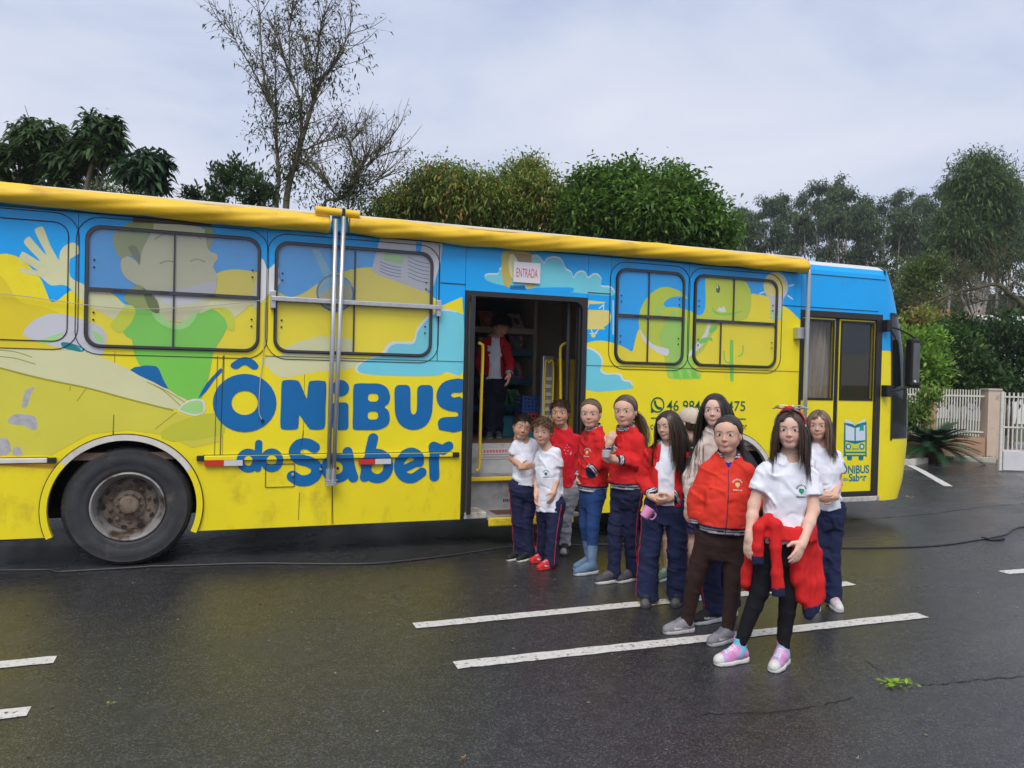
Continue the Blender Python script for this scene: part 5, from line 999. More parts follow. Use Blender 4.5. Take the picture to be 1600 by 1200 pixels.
# bare tree: traced limbs, then twigs grown off them
def bare_tree(label, Z, limbs_, twigs, nleaf, seed, low=None, lsz=.10):
    g = np.random.default_rng(seed); b = gbase(limbs_[0][0][0][0], Z); o = empty('bare_tree', tuple(b)); tag(o, label, 'tree'); g_ = G(); segs = []
    for i, (px, r0, r1) in enumerate(limbs_):
        pts = [dp(x, y, Z - .6 * math.sin(i * 1.7) * (j / len(px))) for j, (x, y) in enumerate(px)]
        if i < 2 and low: pts = [np.array([pts[0][0], pts[0][1], 0.0])] + pts
        P = smooth_loop(pts, 5, False); limb(g_, pts, r0, r1, 7)
        segs += [(P[k], nrm(P[k + 1] - P[k]), r1) for k in range(len(P) // 3 if i < 2 else 1, len(P) - 1)]
    tips = []
    for _ in range(twigs):
        p, t, r = segs[g.integers(len(segs))]; d = nrm(t * .9 + g.normal(size=3) * np.array([.55, .55, .45]) + np.array([0, 0, .35])); L_ = g.uniform(.35, 1.3); q1 = p + d * L_ * .5; q2 = q1 + nrm(d + g.normal(size=3) * .35 + np.array([0, 0, .2])) * L_ * .5; limb(g_, [p, q1, q2], .011, .004, 4); tips.append((q1, q2, d))
        for _2 in range(2):
            d2 = nrm(d + g.normal(size=3) * .7); q3 = q1 + d2 * L_ * .45; limb(g_, [q1, (q1 + q3) / 2 + g.normal(size=3) * .03, q3], .006, .0025, 3); tips.append((q1, q3, d2))
    g_.obj('trunk', mat('mossy_bark', (.11, .09, .055), .9, .35, 4, bump=.5, bscale=25, stain=(.16, .17, .06), stain_scale=2), o, smooth=True)
    tp_ = [tips[i] for i in g.integers(0, len(tips), nleaf)]; tt = g.uniform(.2, 1.05, nleaf)[:, None]; base = np.array([a for a, _, _ in tp_]) * (1 - tt) + np.array([b_ for _, b_, _ in tp_]) * tt + g.normal(size=(nleaf, 3)) * .035; dd = np.array([d for _, _, d in tp_]) + g.normal(size=(nleaf, 3)) * .6; m = g.uniform(0, 1, (nleaf, 1)); col = np.array([.020, .032, .010]) * (1 - m) + np.array([.075, .070, .022]) * m
    if low: # denser leaves low in the fork
        extra = [];
        for (x, y, rr, n_) in low: c = dp(x, y, Z); extra.append(c + g.normal(size=(n_, 3)) * rr)
        ex = np.concatenate(extra); base = np.concatenate([base, ex]); dd = np.concatenate([dd, g.normal(size=ex.shape)]); col = np.concatenate([col, np.tile([.022, .042, .012], (len(ex), 1)) * g.uniform(.6, 1.4, (len(ex), 1))])
    v, f, c = leaf_mesh(base, dd, lsz, .17, .5, col, g); mesh_obj('crown', v, f, M_LEAF, o, False, c)
bare_tree('tall sparse tree with forked mossy trunk rising above the bus', 18, [([(445, 420), (447, 323), (453, 283), (464.6, 243.6), (476, 204), (490, 158.6), (504, 122), (521, 102), (538, 78)], .095, .02), ([(433, 420), (432, 312), (436, 283), (432, 226), (430, 181), (415, 136), (408, 71), (406, 16)], .07, .010), ([(472, 215), (468, 158), (453, 119), (439, 74), (424, 34)], .045, .012), ([(432, 210), (431, 156), (430, 99), (428, 60)], .03, .008), ([(425, 170), (397, 113), (374, 74), (362, 50)], .025, .006), ([(486, 170), (492, 130), (496, 90), (500, 50), (505, 22)], .03, .007), ([(476, 235), (499, 224), (520, 218), (535, 212)], .022, .008), ([(453, 118), (452, 60), (455, 25), (462, 2)], .02, .006), ([(510, 115), (530, 90), (541, 62), (548, 50)], .02, .006), ([(497, 140), (478, 95), (470, 70)], .018, .006), ([(440, 285), (462, 262), (480, 250)], .015, .005)], 330, 3300, 5, low=[(462, 185, .26, 300), (420, 200, .30, 260), (455, 280, .28, 300), (470, 240, .22, 200), (440, 170, .25, 150), (520, 120, .3, 160)], lsz=.115)
bare_tree('low leaning tree with bare twigs right of the tall sparse tree', 17, [([(500, 420), (505, 322), (528, 312), (540, 303), (556, 282), (566, 262), (572, 245)], .05, .010), ([(545, 298), (575, 290), (592, 280), (606, 262)], .028, .006), ([(556, 285), (552, 255), (548, 225), (556, 212)], .022, .005), ([(530, 310), (515, 292), (500, 270)], .018, .005), ([(570, 268), (585, 245), (595, 232)], .015, .005)], 150, 700, 6, low=[(548, 292, .22, 420), (560, 285, .22, 320), (520, 318, .30, 320), (500, 305, .25, 150), (570, 325, .35, 350)])
# dense trees over the roof
tree('dense_tree', 'wide dense green tree with rusty new leaves above the bus roof', gbase(770, 17), (lbs := [lob(690, 308, 17, 60, 36), lob(640, 322, 17, 42, 28), lob(735, 318, 16.6, 60, 36), lob(815, 300, 17, 46, 40), lob(775, 322, 16.6, 55, 34), lob(855, 326, 16.8, 55, 38), lob(705, 280, 17.2, 18, 14), lob(825, 268, 17.2, 28, 14), lob(600, 332, 17, 24, 18), lob(890, 340, 16.8, 40, 34)]), [dp(770, 470, 17), dp(772, 380, 17), dp(770, 320, 17)], .14, crown(rough_lobes(lbs, 5, gr1), 2500, 17, .125, .14, .17, .45, (.038, .072, .012), (.135, .185, .034), gr1, upb=.0, shell=.4, tint=((.19, .125, .03), .12)), bark=M_BARK)
tree('dense_tree', 'bright green leafy tree above the bus roof near its middle', gbase(1020, 16), (lbs := [lob(985, 316, 16, 46, 44), lob(1050, 322, 16, 58, 44), lob(940, 330, 16.2, 32, 44), lob(1095, 350, 15.8, 42, 36), lob(1020, 350, 15.7, 60, 40), lob(910, 288, 16.2, 10, 20), lob(935, 285, 16.2, 14, 18), lob(1052, 278, 16.1, 10, 9), lob(1125, 372, 15.8, 18, 18), lob(905, 345, 16, 22, 30)]), [dp(1020, 470, 16), dp(1018, 400, 16), dp(1015, 340, 16)], .12, crown(rough_lobes(lbs, 5, gr1), 2000, 17, .15, .15, .19, .30, (.030, .075, .013), (.105, .20, .034), gr1, upb=.1, shell=.4), bark=M_BARK)
# right-hand hedge and bushes behind the fence
HG = 'bushes behind the picket fence'
shrub('bright lime green bush behind the fence beside the bus mirror', [lob(1412, 560, 18.5, 34, 48), lob(1440, 585, 18.3, 40, 36), lob(1405, 600, 18.4, 30, 30), lob(1450, 540, 18.8, 26, 24)], [(1420, 700), (1420, 600)], 18.5, 620, 14, .15, (.050, .120, .016), (.14, .235, .035), group=HG, w=.2, sig=.10)
shrub('dark green bush in the middle of the hedge behind the fence', [lob(1490, 560, 19.5, 40, 50), lob(1475, 600, 19, 40, 22), lob(1520, 590, 19, 40, 34), lob(1500, 520, 20, 30, 22)], [(1500, 700), (1500, 600)], 19.2, 620, 14, .16, (.014, .038, .012), (.055, .105, .024), group=HG, sig=.11)
shrub('dark glossy bush at the right end of the hedge behind the gate', [lob(1560, 555, 20, 42, 52), lob(1600, 570, 20, 45, 55), lob(1575, 515, 20.5, 34, 20), lob(1545, 600, 19.6, 40, 22), lob(1640, 560, 20, 40, 60)], [(1580, 700), (1580, 600)], 20, 640, 14, .17, (.010, .030, .011), (.042, .085, .024), group=HG, sig=.12)
shrub('yellow green bush rising behind the hedge near the bus front', [lob(1428, 512, 21, 26, 18), lob(1470, 520, 21, 30, 20), lob(1445, 495, 21.5, 16, 10)], [(1440, 700), (1440, 540)], 21, 260, 14, .15, (.07, .11, .02), (.18, .20, .04), group=HG, sig=.1, tint=((.26, .15, .05), .12))
shrub('green climbing vine hanging over the fence pillar', [lob(1448, 625, 16.8, 12, 12), lob(1425, 645, 16.7, 18, 16), lob(1455, 615, 16.7, 12, 8), lob(1412, 662, 16.7, 14, 14), lob(1446, 650, 16.7, 8, 14)], [(1440, 700), (1440, 640)], 16.8, 150, 13, .12, (.05, .11, .016), (.13, .21, .035), name='vine', cat='vine', sig=.06, r0=.015)
# cycad
def cycad():
    c = ground(1457, 721.5); o = empty('cycad', (c[0], c[1], 0)); tag(o, 'dark green cycad palm growing before the low peach wall', 'palm'); g = np.random.default_rng(3)
    gt = G(); n = 9
    tr_ = G().lathe([(.16, 0), (.21, .08), (.22, .18), (.17, .28), (.05, .34), (0, .34)], (c[0], c[1], 0), 2, 20).obj('trunk', mat('cycad_trunk', (.06, .03, .018), .9, .4, 20, bump=1, bscale=40), o, smooth=True)
    for k in range(58):
        a = 2 * math.pi * (k * .618) ; el = g.uniform(.15, 1.15); L_ = g.uniform(.78, 1.12); d = np.array([math.cos(a), math.sin(a), 0]); P = []
        for t in np.linspace(0, 1, 16): P.append(c + np.array([0, 0, .30]) + d * L_ * (t * math.cos(el) + .10 * t * t) + np.array([0, 0, 1]) * L_ * (t * math.sin(el) - .55 * t * t * (1.1 - .5 * math.sin(el))))
        P = np.array(P); gf = G(); gf.tube(P, list(np.linspace(.010, .003, 16)), 4)
        for i in range(2, 16):
            t_ = nrm(P[min(i + 1, 15)] - P[i - 1]); sd_ = nrm(np.cross(t_, _z)); u_ = np.cross(sd_, t_); ln = .20 * (1 - .72 * abs(i / 15 - .45) ** 1.3)
            for h in (0, .5):
                b = P[i] * (1 - h) + P[i - 1] * h
                for s_ in (-1, 1): tip = b + (sd_ * s_ * .82 + t_ * .55 + u_ * .18) * ln; w = t_ * .017; gf.add([b - w, b + w, tip], [(0, 1, 2)])
        mesh_obj('frond', gf.v, gf.f, M_FROND, o)
cycad()
for x, y in ((1508, 719), (1482, 720), (1545, 721)):
    c = ground(x, y); g = np.random.default_rng(x); n = 60; b = np.tile(c, (n, 1)) + g.normal(size=(n, 3)) * np.array([.10, .06, 0]); d = g.normal(size=(n, 3)) * .5; d[:, 2] = 1; v, f, cc = leaf_mesh(b, d, .16, .06, .2, np.tile([.07, .13, .02], (n, 1)) * g.uniform(.6, 1.5, (n, 1)), g)
    o = mesh_obj('grass_tuft', v, f, M_LEAF, None, False, cc); tag(o, kind='stuff')
# ================================================================== HILL AND WOOD
def hill_z(x, y):
    d = x * CF[0] + y * CF[1]; lat = x * CR[0] + y * CR[1]; h = 13.0 * np.clip((d - 42) / 55, 0, 1) ** 1.3 + 6 * np.clip((d - 100) / 80, 0, 1); return h * np.clip((lat + 30) / 45, 0.05, 1) - .03
nx, ny = 70, 60; dd_ = np.linspace(34, 230, nx); ll_ = np.linspace(-60, 190, ny); DD, LL_ = np.meshgrid(dd_, ll_, indexing='ij'); f2 = np.array([CF[0], CF[1]]) / np.hypot(CF[0], CF[1]); r2 = np.array([f2[1], -f2[0]]); X_ = DD * f2[0] + LL_ * r2[0]; Y_ = DD * f2[1] + LL_ * r2[1]; Z_ = hill_z(X_, Y_) + .5 * (vn := np.sin(X_ * .4) * np.sin(Y_ * .33)) * (DD > 45)
tag(mesh_obj('hillside', np.stack([X_, Y_, Z_], -1).reshape(-1, 3), np.stack([(i_ := np.arange(nx * ny).reshape(nx, ny))[:-1, :-1], i_[1:, :-1], i_[1:, 1:], i_[:-1, 1:]], -1).reshape(-1, 4)[:, ::-1], mat('hill_soil', (.035, .045, .018), .95, .4, .3, bump=.5, bscale=2), None, True), kind='structure')
gw = np.random.default_rng(21)
def gum(seed, H=16.0):
    g = np.random.default_rng(seed); gt = G(); lean = g.normal(size=2) * .5; top = np.array([lean[0], lean[1], H]); P = [np.array([0, 0, -.5]), np.array([lean[0] * .15, lean[1] * .15, H * .35]), np.array([lean[0] * .6, lean[1] * .6, H * .7]), top]; limb(gt, P, .17, .03, 6); lobes = []
    k = int(g.integers(11, 16))
    for i in range(k):
        h = H * g.uniform(.42, 1.0); c = np.array([lean[0] * h / H, lean[1] * h / H, h]); a = g.uniform(0, 6.28); r = H * .15 * g.uniform(.3, 1.0) * (1.12 - .72 * max(0, (h / H - .55) / .45)); q = c + np.array([math.cos(a) * r, math.sin(a) * r, .06 * H * g.uniform(.2, 1)]); limb(gt, [c - np.array([0, 0, .8]), (c + q) / 2, q], .05, .015, 4); s_ = g.uniform(.55, 1.15); lobes.append((q, np.array([1.05, 1.05, .75]) * s_))
    lobes.append((top, np.array([.7, .7, .7])))
    t = mesh_obj('trunk', gt.v, gt.f, M_BARKP, None, True); v, f, c = crown(lobes, 150, 17, .46, .26, .20, .5, (.018, .038, .014), (.062, .098, .036), g, upb=-.1, shell=.2); return t, mesh_obj('crown', v, f, M_LEAF, None, False, c)
VAR = [gum(40 + i) for i in range(6)]; used = set()
prof_x = [1080, 1140, 1180, 1230, 1270, 1310, 1350, 1400, 1450, 1470, 1510, 1560, 1600, 1700, 1900]; prof_y = [345, 335, 322, 308, 300, 284, 305, 308, 300, 286, 292, 300, 296, 290, 300]
def place_gum(x, Z, top_y, label, group, var, xyk=1.0):
    p = dp(x, 500, Z); z0 = float(hill_z(p[0], p[1])); tz = dp(x, top_y, Z)[2]; H = max(6.0, tz - z0); o = empty('eucalyptus_tree', (float(p[0]), float(p[1]), z0)); k = H / 16.0; kx = k * xyk; o.scale = (kx, kx, k); o.rotation_euler = (0, 0, float(gw.uniform(0, 6.28))); tag(o, label, 'tree', group)
    for q in VAR[var]:
        if (var, q.name) not in used: used.add((var, q.name)); q.parent = o
        else: c = q.copy(); COL.objects.link(c); c.parent = o
xs2 = np.concatenate([np.linspace(1085, 1760, 34) + gw.normal(size=34) * 6, np.linspace(1090, 1900, 30) + gw.normal(size=30) * 8])
for i, x in enumerate(xs2):
    Z = gw.uniform(84, 100) if i < 34 else gw.uniform(66, 84); ty_ = np.interp(x, prof_x, prof_y) + (gw.uniform(-4, 16) if i < 34 else gw.uniform(18, 60)); place_gum(float(x), Z, ty_, 'tall slender eucalyptus tree in the misty hillside wood', 'eucalyptus trees of the hillside wood', int(gw.integers(6)), gw.uniform(.9, 1.25))
# nearer trees on the right
tree('feathery_tree', 'large feathery green tree standing out from the wood at right', gbase(1530, 46), (lbs := [lob(1530, 300, 46, 42, 48), lob(1518, 275, 46, 30, 30), lob(1550, 300, 46, 34, 50), lob(1490, 345, 46, 22, 32), lob(1478, 385, 46, 20, 24), lob(1560, 350, 46, 26, 36), lob(1535, 258, 46, 16, 16), lob(1510, 370, 46, 40, 30), lob(1550, 400, 46, 40, 26)]), [dp(1530, 520, 46), dp(1528, 420, 46), dp(1530, 330, 46)], .25, crown(lbs, 1500, 15, .42, .30, .09, .35, (.030, .062, .022), (.075, .125, .040), gr1, upb=.25), bark=M_BARKP)
shrub('small yellow green tree halfway up the slope beside the bus front', [lob(1440, 430, 34, 22, 20), lob(1460, 415, 34, 16, 14), lob(1425, 450, 34, 16, 14), lob(1450, 455, 34, 20, 16)], [(1440, 600), (1442, 470)], 34, 240, 13, .24, (.045, .085, .018), (.11, .155, .035), name='slope_tree', cat='tree', sig=.18, r0=.07)
shrub('scrubby green tree on the slope left of the bare branches', [lob(1405, 480, 36, 26, 24), lob(1425, 500, 36, 26, 20), lob(1495, 430, 38, 20, 18)], [(1420, 600), (1418, 500)], 36, 260, 13, .26, (.025, .055, .020), (.07, .11, .04), name='slope_tree', cat='tree', sig=.2, r0=.07)
bare_tree('leaning bare tree with pale crooked branches at the right edge', 26, [([(1640, 600), (1622, 520), (1598, 476), (1578, 460), (1556, 444), (1520, 452), (1496, 456), (1456, 472), (1438, 475)], .14, .02), ([(1578, 460), (1600, 448), (1640, 440)], .06, .02), ([(1560, 468), (1536, 470), (1496, 481)], .04, .012), ([(1556, 444), (1553, 425), (1560, 405)], .04, .012), ([(1520, 452), (1512, 436), (1506, 428)], .03, .01), ([(1480, 464), (1462, 482), (1452, 492)], .03, .01), ([(1600, 478), (1570, 500), (1550, 520)], .04, .012)], 190, 900, 9, low=[(1560, 410, .25, 90), (1575, 465, .3, 120)], lsz=.13)
# undergrowth on the slope: one mass
n = 3600; lat_ = gw.uniform(-8, 75, n); dep = gw.uniform(42, 96, n); Xs = dep * f2[0] + lat_ * r2[0]; Ys = dep * f2[1] + lat_ * r2[1]; Zs = hill_z(Xs, Ys); per = 9; b = np.repeat(np.stack([Xs, Ys, Zs + gw.uniform(.2, 2.2, n)], 1), per, 0) + gw.normal(size=(n * per, 3)) * .45; d = gw.normal(size=(n * per, 3)); d[:, 2] += .4; m = gw.uniform(0, 1, (n, 1)); col = np.repeat(np.array([.018, .034, .013]) * (1 - m) + np.array([.065, .080, .030]) * m, per, 0)
v, f, c = leaf_mesh(b, d, .55, .2, .2, col, gw); tag(mesh_obj('undergrowth', v, f, M_LEAF, None, False, c), 'mass of scrub covering the hillside under the trees', 'undergrowth', kind='stuff')
# houses half hidden behind the hedge
def house(label, x, ytop, Z, w, d, h, m, roofm):
    p = dp(x, ytop, Z); zt = p[2]; c = p[:2]; o = empty('house', (c[0], c[1], 0)); tag(o, label, 'house'); dx, dy = r2 * w / 2, f2 * d / 2; q = [c - dx - dy, c + dx - dy, c + dx + dy, c - dx + dy]; zb = zt - h
    G().add([(*a, 0) for a in q] + [(*a, zb) for a in q], [(0, 1, 5, 4), (1, 2, 6, 5), (2, 3, 7, 6), (3, 0, 4, 7)]).obj('wall', m, o); e_ = 1.08
    r = [c + (a - c) * e_ for a in q]; rg_ = [(c - dx * 1.08), (c + dx * 1.08)]
    G().add([(*a, zb - .05) for a in r] + [(*rg_[0], zt), (*rg_[1], zt)], [(0, 1, 5, 4), (2, 3, 4, 5), (1, 2, 5), (3, 0, 4)]).obj('roof', roofm, o)
    for k in (-.25, .25): a = c - dy * 1.01 + r2 * w * k; G().add([(*(a - r2 * .5), zb - 1.4), (*(a + r2 * .5), zb - 1.4), (*(a + r2 * .5), zb - .4), (*(a - r2 * .5), zb - .4)], [(0, 1, 2, 3)]).obj('window', mat('dark_window', (.03, .035, .04), .15, .1), o)
M_HW = mat('house_white', (.70, .68, .66), .8, .08, 2); house('small white house with reddish roof half hidden behind the hedge', 1462, 490, 40, 5.0, 4, 1.0, M_HW, mat('clay_roof', (.26, .12, .08), .8, .3, 6, bump=.3, bscale=20)); house('white house with pale roof showing above the hedge at right edge', 1600, 494, 36, 4.4, 4, .6, M_HW, mat('pale_roof', (.55, .52, .50), .7, .15, 5))
# ================================================================== fallen leaves and litter
def scrap(x, y, sz, n, c, label, cat, name):
    p = ground(x, y); g = np.random.default_rng(int(x)); b = np.tile(np.array([p[0], p[1], .008]), (n, 1)) + g.normal(size=(n, 3)) * np.array([sz, sz * .55, .003]); b[:, 2] = np.abs(b[:, 2]) + .004; d = g.normal(size=(n, 3)); d[:, 2] = .12; v, f, cc = leaf_mesh(b, d, sz * .9, .22, .05, np.tile(c, (n, 1)) * g.uniform(.6, 1.5, (n, 1)), g); v[:, 2] = np.maximum(v[:, 2], .005); o = mesh_obj(name, v, f, M_LEAF, None, False, cc); tag(o, label, cat)
scrap(1402, 1070, .042, 60, (.16, .26, .03), 'flat green sprig lying on the asphalt in the right foreground', 'sprig', 'fallen_sprig'); scrap(172, 1103, .016, 10, (.16, .20, .03), 'small yellow green leaf on the asphalt in the left foreground', 'leaf', 'fallen_leaf'); scrap(726, 1188, .014, 7, (.30, .20, .06), 'tan leaf on the asphalt at the bottom edge', 'leaf', 'fallen_leaf'); scrap(1343, 1190, .012, 6, (.34, .34, .32), 'pale scrap on the asphalt at the lower right', 'scrap', 'litter_scrap'); scrap(1424, 778, .05, 9, (.28, .20, .15), 'brownish damp litter on the asphalt beyond the bus front', 'litter', 'litter_scrap')
gl = np.random.default_rng(77); n = 420; X_ = gl.uniform(-4, 10, n); Y_ = gl.uniform(1.2, 6.9, n); b = np.stack([X_, Y_, np.full(n, .005)], 1); d = gl.normal(size=(n, 3)); d[:, 2] = .05; m = gl.uniform(0, 1, (n, 1)); v, f, cc = leaf_mesh(b, d, .016, .4, .0, np.array([.02, .018, .015]) * (1 - m) + np.array([.25, .22, .16]) * m, gl, .7); v[:, 2] = .0045; tag(mesh_obj('grit', v, f, M_LEAF, None, False, cc), 'tiny grit and leaf crumbs scattered over the wet asphalt', 'grit', kind='stuff')

# unseen hedge added beyond the bus to block the bright background beneath it
gh = np.random.default_rng(5); n = 2400; X_ = gh.uniform(-9, 11.5, n); b = np.stack([X_, 11.4 + gh.normal(size=n) * .22 + .12 * (X_ > 9), gh.uniform(.02, 1.0, n)], 1); b = np.repeat(b, 6, 0) + gh.normal(size=(n * 6, 3)) * .07; b[:, 2] = np.abs(b[:, 2]); dd = gh.normal(size=b.shape); dd[:, 1] -= .4; v, f, cc = leaf_mesh(b, dd, .13, .22, .2, np.tile([.016, .034, .012], (len(b), 1)) * gh.uniform(.5, 1.5, (len(b), 1)), gh); v[:, 2] = np.maximum(v[:, 2], .005)
tag(mesh_obj('added_hedge', v, f, M_LEAF, None, False, cc), 'unseen low hedge added behind the bus to block bright background beneath it', 'hedge', kind='stuff')
# ================================================================== damp air
g = G(); g.box((-530, -280, -1.1), (530, 640, 48.0)); hz_ = g.obj('haze'); tag(hz_, kind='stuff')
hm = bpy.data.materials.new('damp_air'); hm.use_nodes = True; ht = hm.node_tree; ht.nodes.clear(); ho = ht.nodes.new('ShaderNodeOutputMaterial'); hv_ = ht.nodes.new('ShaderNodeVolumePrincipled')
hv_.inputs['Color'].default_value = (.86, .90, .96, 1); hv_.inputs['Density'].default_value = .0007; hv_.inputs['Anisotropy'].default_value = .2; ht.links.new(hv_.outputs[0], ho.inputs['Volume']); hz_.data.materials.append(hm)
# ================================================================== PEOPLE: signed distance modelling
F4 = np.float32
def nrm(v): v = np.asarray(v, float); return v / (np.linalg.norm(v) + 1e-9)
def rc(p, a, b, ra, rb):
    a = np.asarray(a, F4); ab = np.asarray(b, F4) - a; t = np.clip(((p - a) @ ab) / (ab @ ab + 1e-9), 0, 1)
    return np.linalg.norm(p - a - t[:, None] * ab, axis=1) - (ra + (rb - ra) * t)
def sph(p, c, r): return np.linalg.norm(p - np.asarray(c, F4), axis=1) - r
def ell(p, c, r, A=None):
    q = p - np.asarray(c, F4)
    if A is not None: q = q @ np.asarray(A, F4)
    r = np.asarray(r, F4); k = np.linalg.norm(q / r, axis=1); k2 = np.linalg.norm(q / (r * r), axis=1) + 1e-6
    return k * (k - 1) / k2
def smin(a, b, k): h = np.clip(.5 + .5 * (b - a) / k, 0, 1); return b + (a - b) * h - k * h * (1 - h)
def smax(a, b, k): return -smin(-a, -b, k)
def vnoise(p):
    i = np.floor(p).astype(np.int64); f = (p - i).astype(F4); f = f * f * (3 - 2 * f); o = 0
    for dx in (0, 1):
        for dy in (0, 1):
            for dz in (0, 1):
                h = ((i[:, 0] + dx) * 374761393 + (i[:, 1] + dy) * 668265263 + (i[:, 2] + dz) * 1274126177) & 0xffffffff
                h = ((h ^ (h >> 13)) * 1274126177) & 0xffffffff; h = ((h ^ (h >> 16)) & 0xffff) / 65535.0
                w = (f[:, 0] if dx else 1 - f[:, 0]) * (f[:, 1] if dy else 1 - f[:, 1]) * (f[:, 2] if dz else 1 - f[:, 2]); o = o + w * h
    return o
_CO = np.array([(i & 1, (i >> 1) & 1, (i >> 2) & 1) for i in range(8)]); _ED = [(a, b) for a in range(8) for b in range(a + 1, 8) if bin(a ^ b).count('1') == 1]
def mesh_sdf(fn, lo, hi, h):
    lo = np.asarray(lo, float); nb = np.ceil((np.asarray(hi, float) - lo) / (4 * h)).astype(int) + 1; n = nb * 4
    bi = np.stack(np.meshgrid(*[np.arange(k) for k in nb], indexing='ij'), -1).reshape(-1, 3)
    d = fn((lo + (bi * 4 + 1.5) * h).astype(F4)); act = np.abs(d) < 4 * h * 1.25
    D = np.repeat(np.repeat(np.repeat(np.where(act, 0, d).reshape(nb), 4, 0), 4, 1), 4, 2).astype(F4)
    loc = np.stack(np.meshgrid(*[np.arange(4)] * 3, indexing='ij'), -1).reshape(-1, 3); ai = bi[act]
    gi = (ai[:, None, :] * 4 + loc[None]).reshape(-1, 3)
    if len(gi) == 0: return np.zeros((0, 3)), np.zeros((0, 4), int)
    D[gi[:, 0], gi[:, 1], gi[:, 2]] = fn((lo + gi * h).astype(F4))
    I = D < 0; c = np.zeros(n - 1, np.int8)
    for o in _CO: c += I[o[0]:n[0] - 1 + o[0], o[1]:n[1] - 1 + o[1], o[2]:n[2] - 1 + o[2]]
    ce = np.argwhere((c > 0) & (c < 8)); vid = np.full(n - 1, -1, np.int64); vid[ce[:, 0], ce[:, 1], ce[:, 2]] = np.arange(len(ce))
    val = np.stack([D[ce[:, 0] + o[0], ce[:, 1] + o[1], ce[:, 2] + o[2]] for o in _CO], 1); acc = np.zeros((len(ce), 3)); cnt = np.zeros(len(ce))
    for a, b in _ED:
        va, vb = val[:, a], val[:, b]; m = (va < 0) != (vb < 0); t = np.where(m, va / np.where(m, va - vb, 1), 0)
        acc += m[:, None] * (_CO[a] + t[:, None] * (_CO[b] - _CO[a])); cnt += m
    V = lo + (ce + acc / cnt[:, None]) * h; Fs = []
    for ax in range(3):
        u, w = (ax + 1) % 3, (ax + 2) % 3; s0 = [slice(None)] * 3; s1 = [slice(None)] * 3; s0[ax] = slice(0, n[ax] - 1); s1[ax] = slice(1, n[ax])
        A, Bq = I[tuple(s0)], I[tuple(s1)]; e_ = np.argwhere(A != Bq); e_ = e_[(e_[:, u] > 0) & (e_[:, w] > 0) & (e_[:, u] < n[u] - 1) & (e_[:, w] < n[w] - 1)]
        ins = A[e_[:, 0], e_[:, 1], e_[:, 2]]; q = []
        for du, dw in ((-1, -1), (0, -1), (0, 0), (-1, 0)):
            k = e_.copy(); k[:, u] += du; k[:, w] += dw; q.append(vid[k[:, 0], k[:, 1], k[:, 2]])
        q = np.stack(q, 1); q[~ins] = q[~ins][:, ::-1]; Fs.append(q)
    Fs = np.concatenate(Fs); return V, Fs[(Fs >= 0).all(1)]
def bounds(pts, m): a = np.array(pts); return a.min(0) - m, a.max(0) + m
M_SKIN = mat('skin', rough=.58, var=.07, nscale=45, attr=True, spec=.28, sss=.12, bump=.10, bscale=300)
M_HAIR = mat('hair', rough=.42, var=.15, nscale=60, attr=True, spec=.45)
M_CLOTH = mat('knit_cloth', rough=.85, var=.07, nscale=25, attr=True, bump=.25, bscale=420, spec=.25)
M_SHOE = mat('shoe_fabric', rough=.6, var=.12, nscale=40, attr=True, bump=.3, bscale=260, spec=.35)
M_SOLE = mat('shoe_sole', rough=.55, var=.12, nscale=30, attr=True)
RED, NAVY, WHITE, TEEW = (.62, .018, .018), (.015, .019, .056), (.70, .69, .68), (.76, .77, .85)
def hand_sdf(p, w, dr, thumb, palm, s, curl=.5, spread=.06):
    y = nrm(dr); z = np.asarray(palm, float); z = nrm(z - y * (z @ y)); x = np.cross(y, z)
    if x @ np.asarray(thumb, float) < 0: x = -x
    def P(a, b, c): return np.asarray(w) + s * (a * x + b * y + c * z)
    A = np.stack([x, y, z], 1); d = ell(p, P(0.0, .038, .002), s * np.array([.033, .046, .0155]), A); d = smin(d, rc(p, P(0, -.02, 0), P(0, .015, 0), .024 * s, .025 * s), .012 * s)
    for fx, L_, k in ((.024, .056, 1.0), (.008, .064, 1.0), (-.008, .060, 1.05), (-.023, .047, 1.1)):
        q = P(fx, .066 - abs(fx) * .25, .0); an = .15 + .25 * curl * k; prev = q; sp = fx * spread / .02
        for fr, r0, r1, da in ((.46, .0088, .0082, .55), (.32, .0082, .0074, .75), (.26, .0074, .0064, .45)):
            nx_ = prev + s * L_ * fr * (math.cos(an) * (y + x * sp * .6) + math.sin(an) * z); d = smin(d, rc(p, prev, nx_, r0 * s, r1 * s), .004 * s); prev = nx_; an += curl * da * k
    b0 = P(.026, .015, .006); b1 = b0 + s * .030 * nrm(.75 * x + .55 * y + .45 * z); b2 = b1 + s * .028 * nrm(.25 * x + .9 * y + .45 * z)
    d = smin(d, rc(p, b0, b1, .013 * s, .0105 * s), .008 * s); d = smin(d, rc(p, b1, b2, .0105 * s, .0082 * s), .004 * s)
    return d
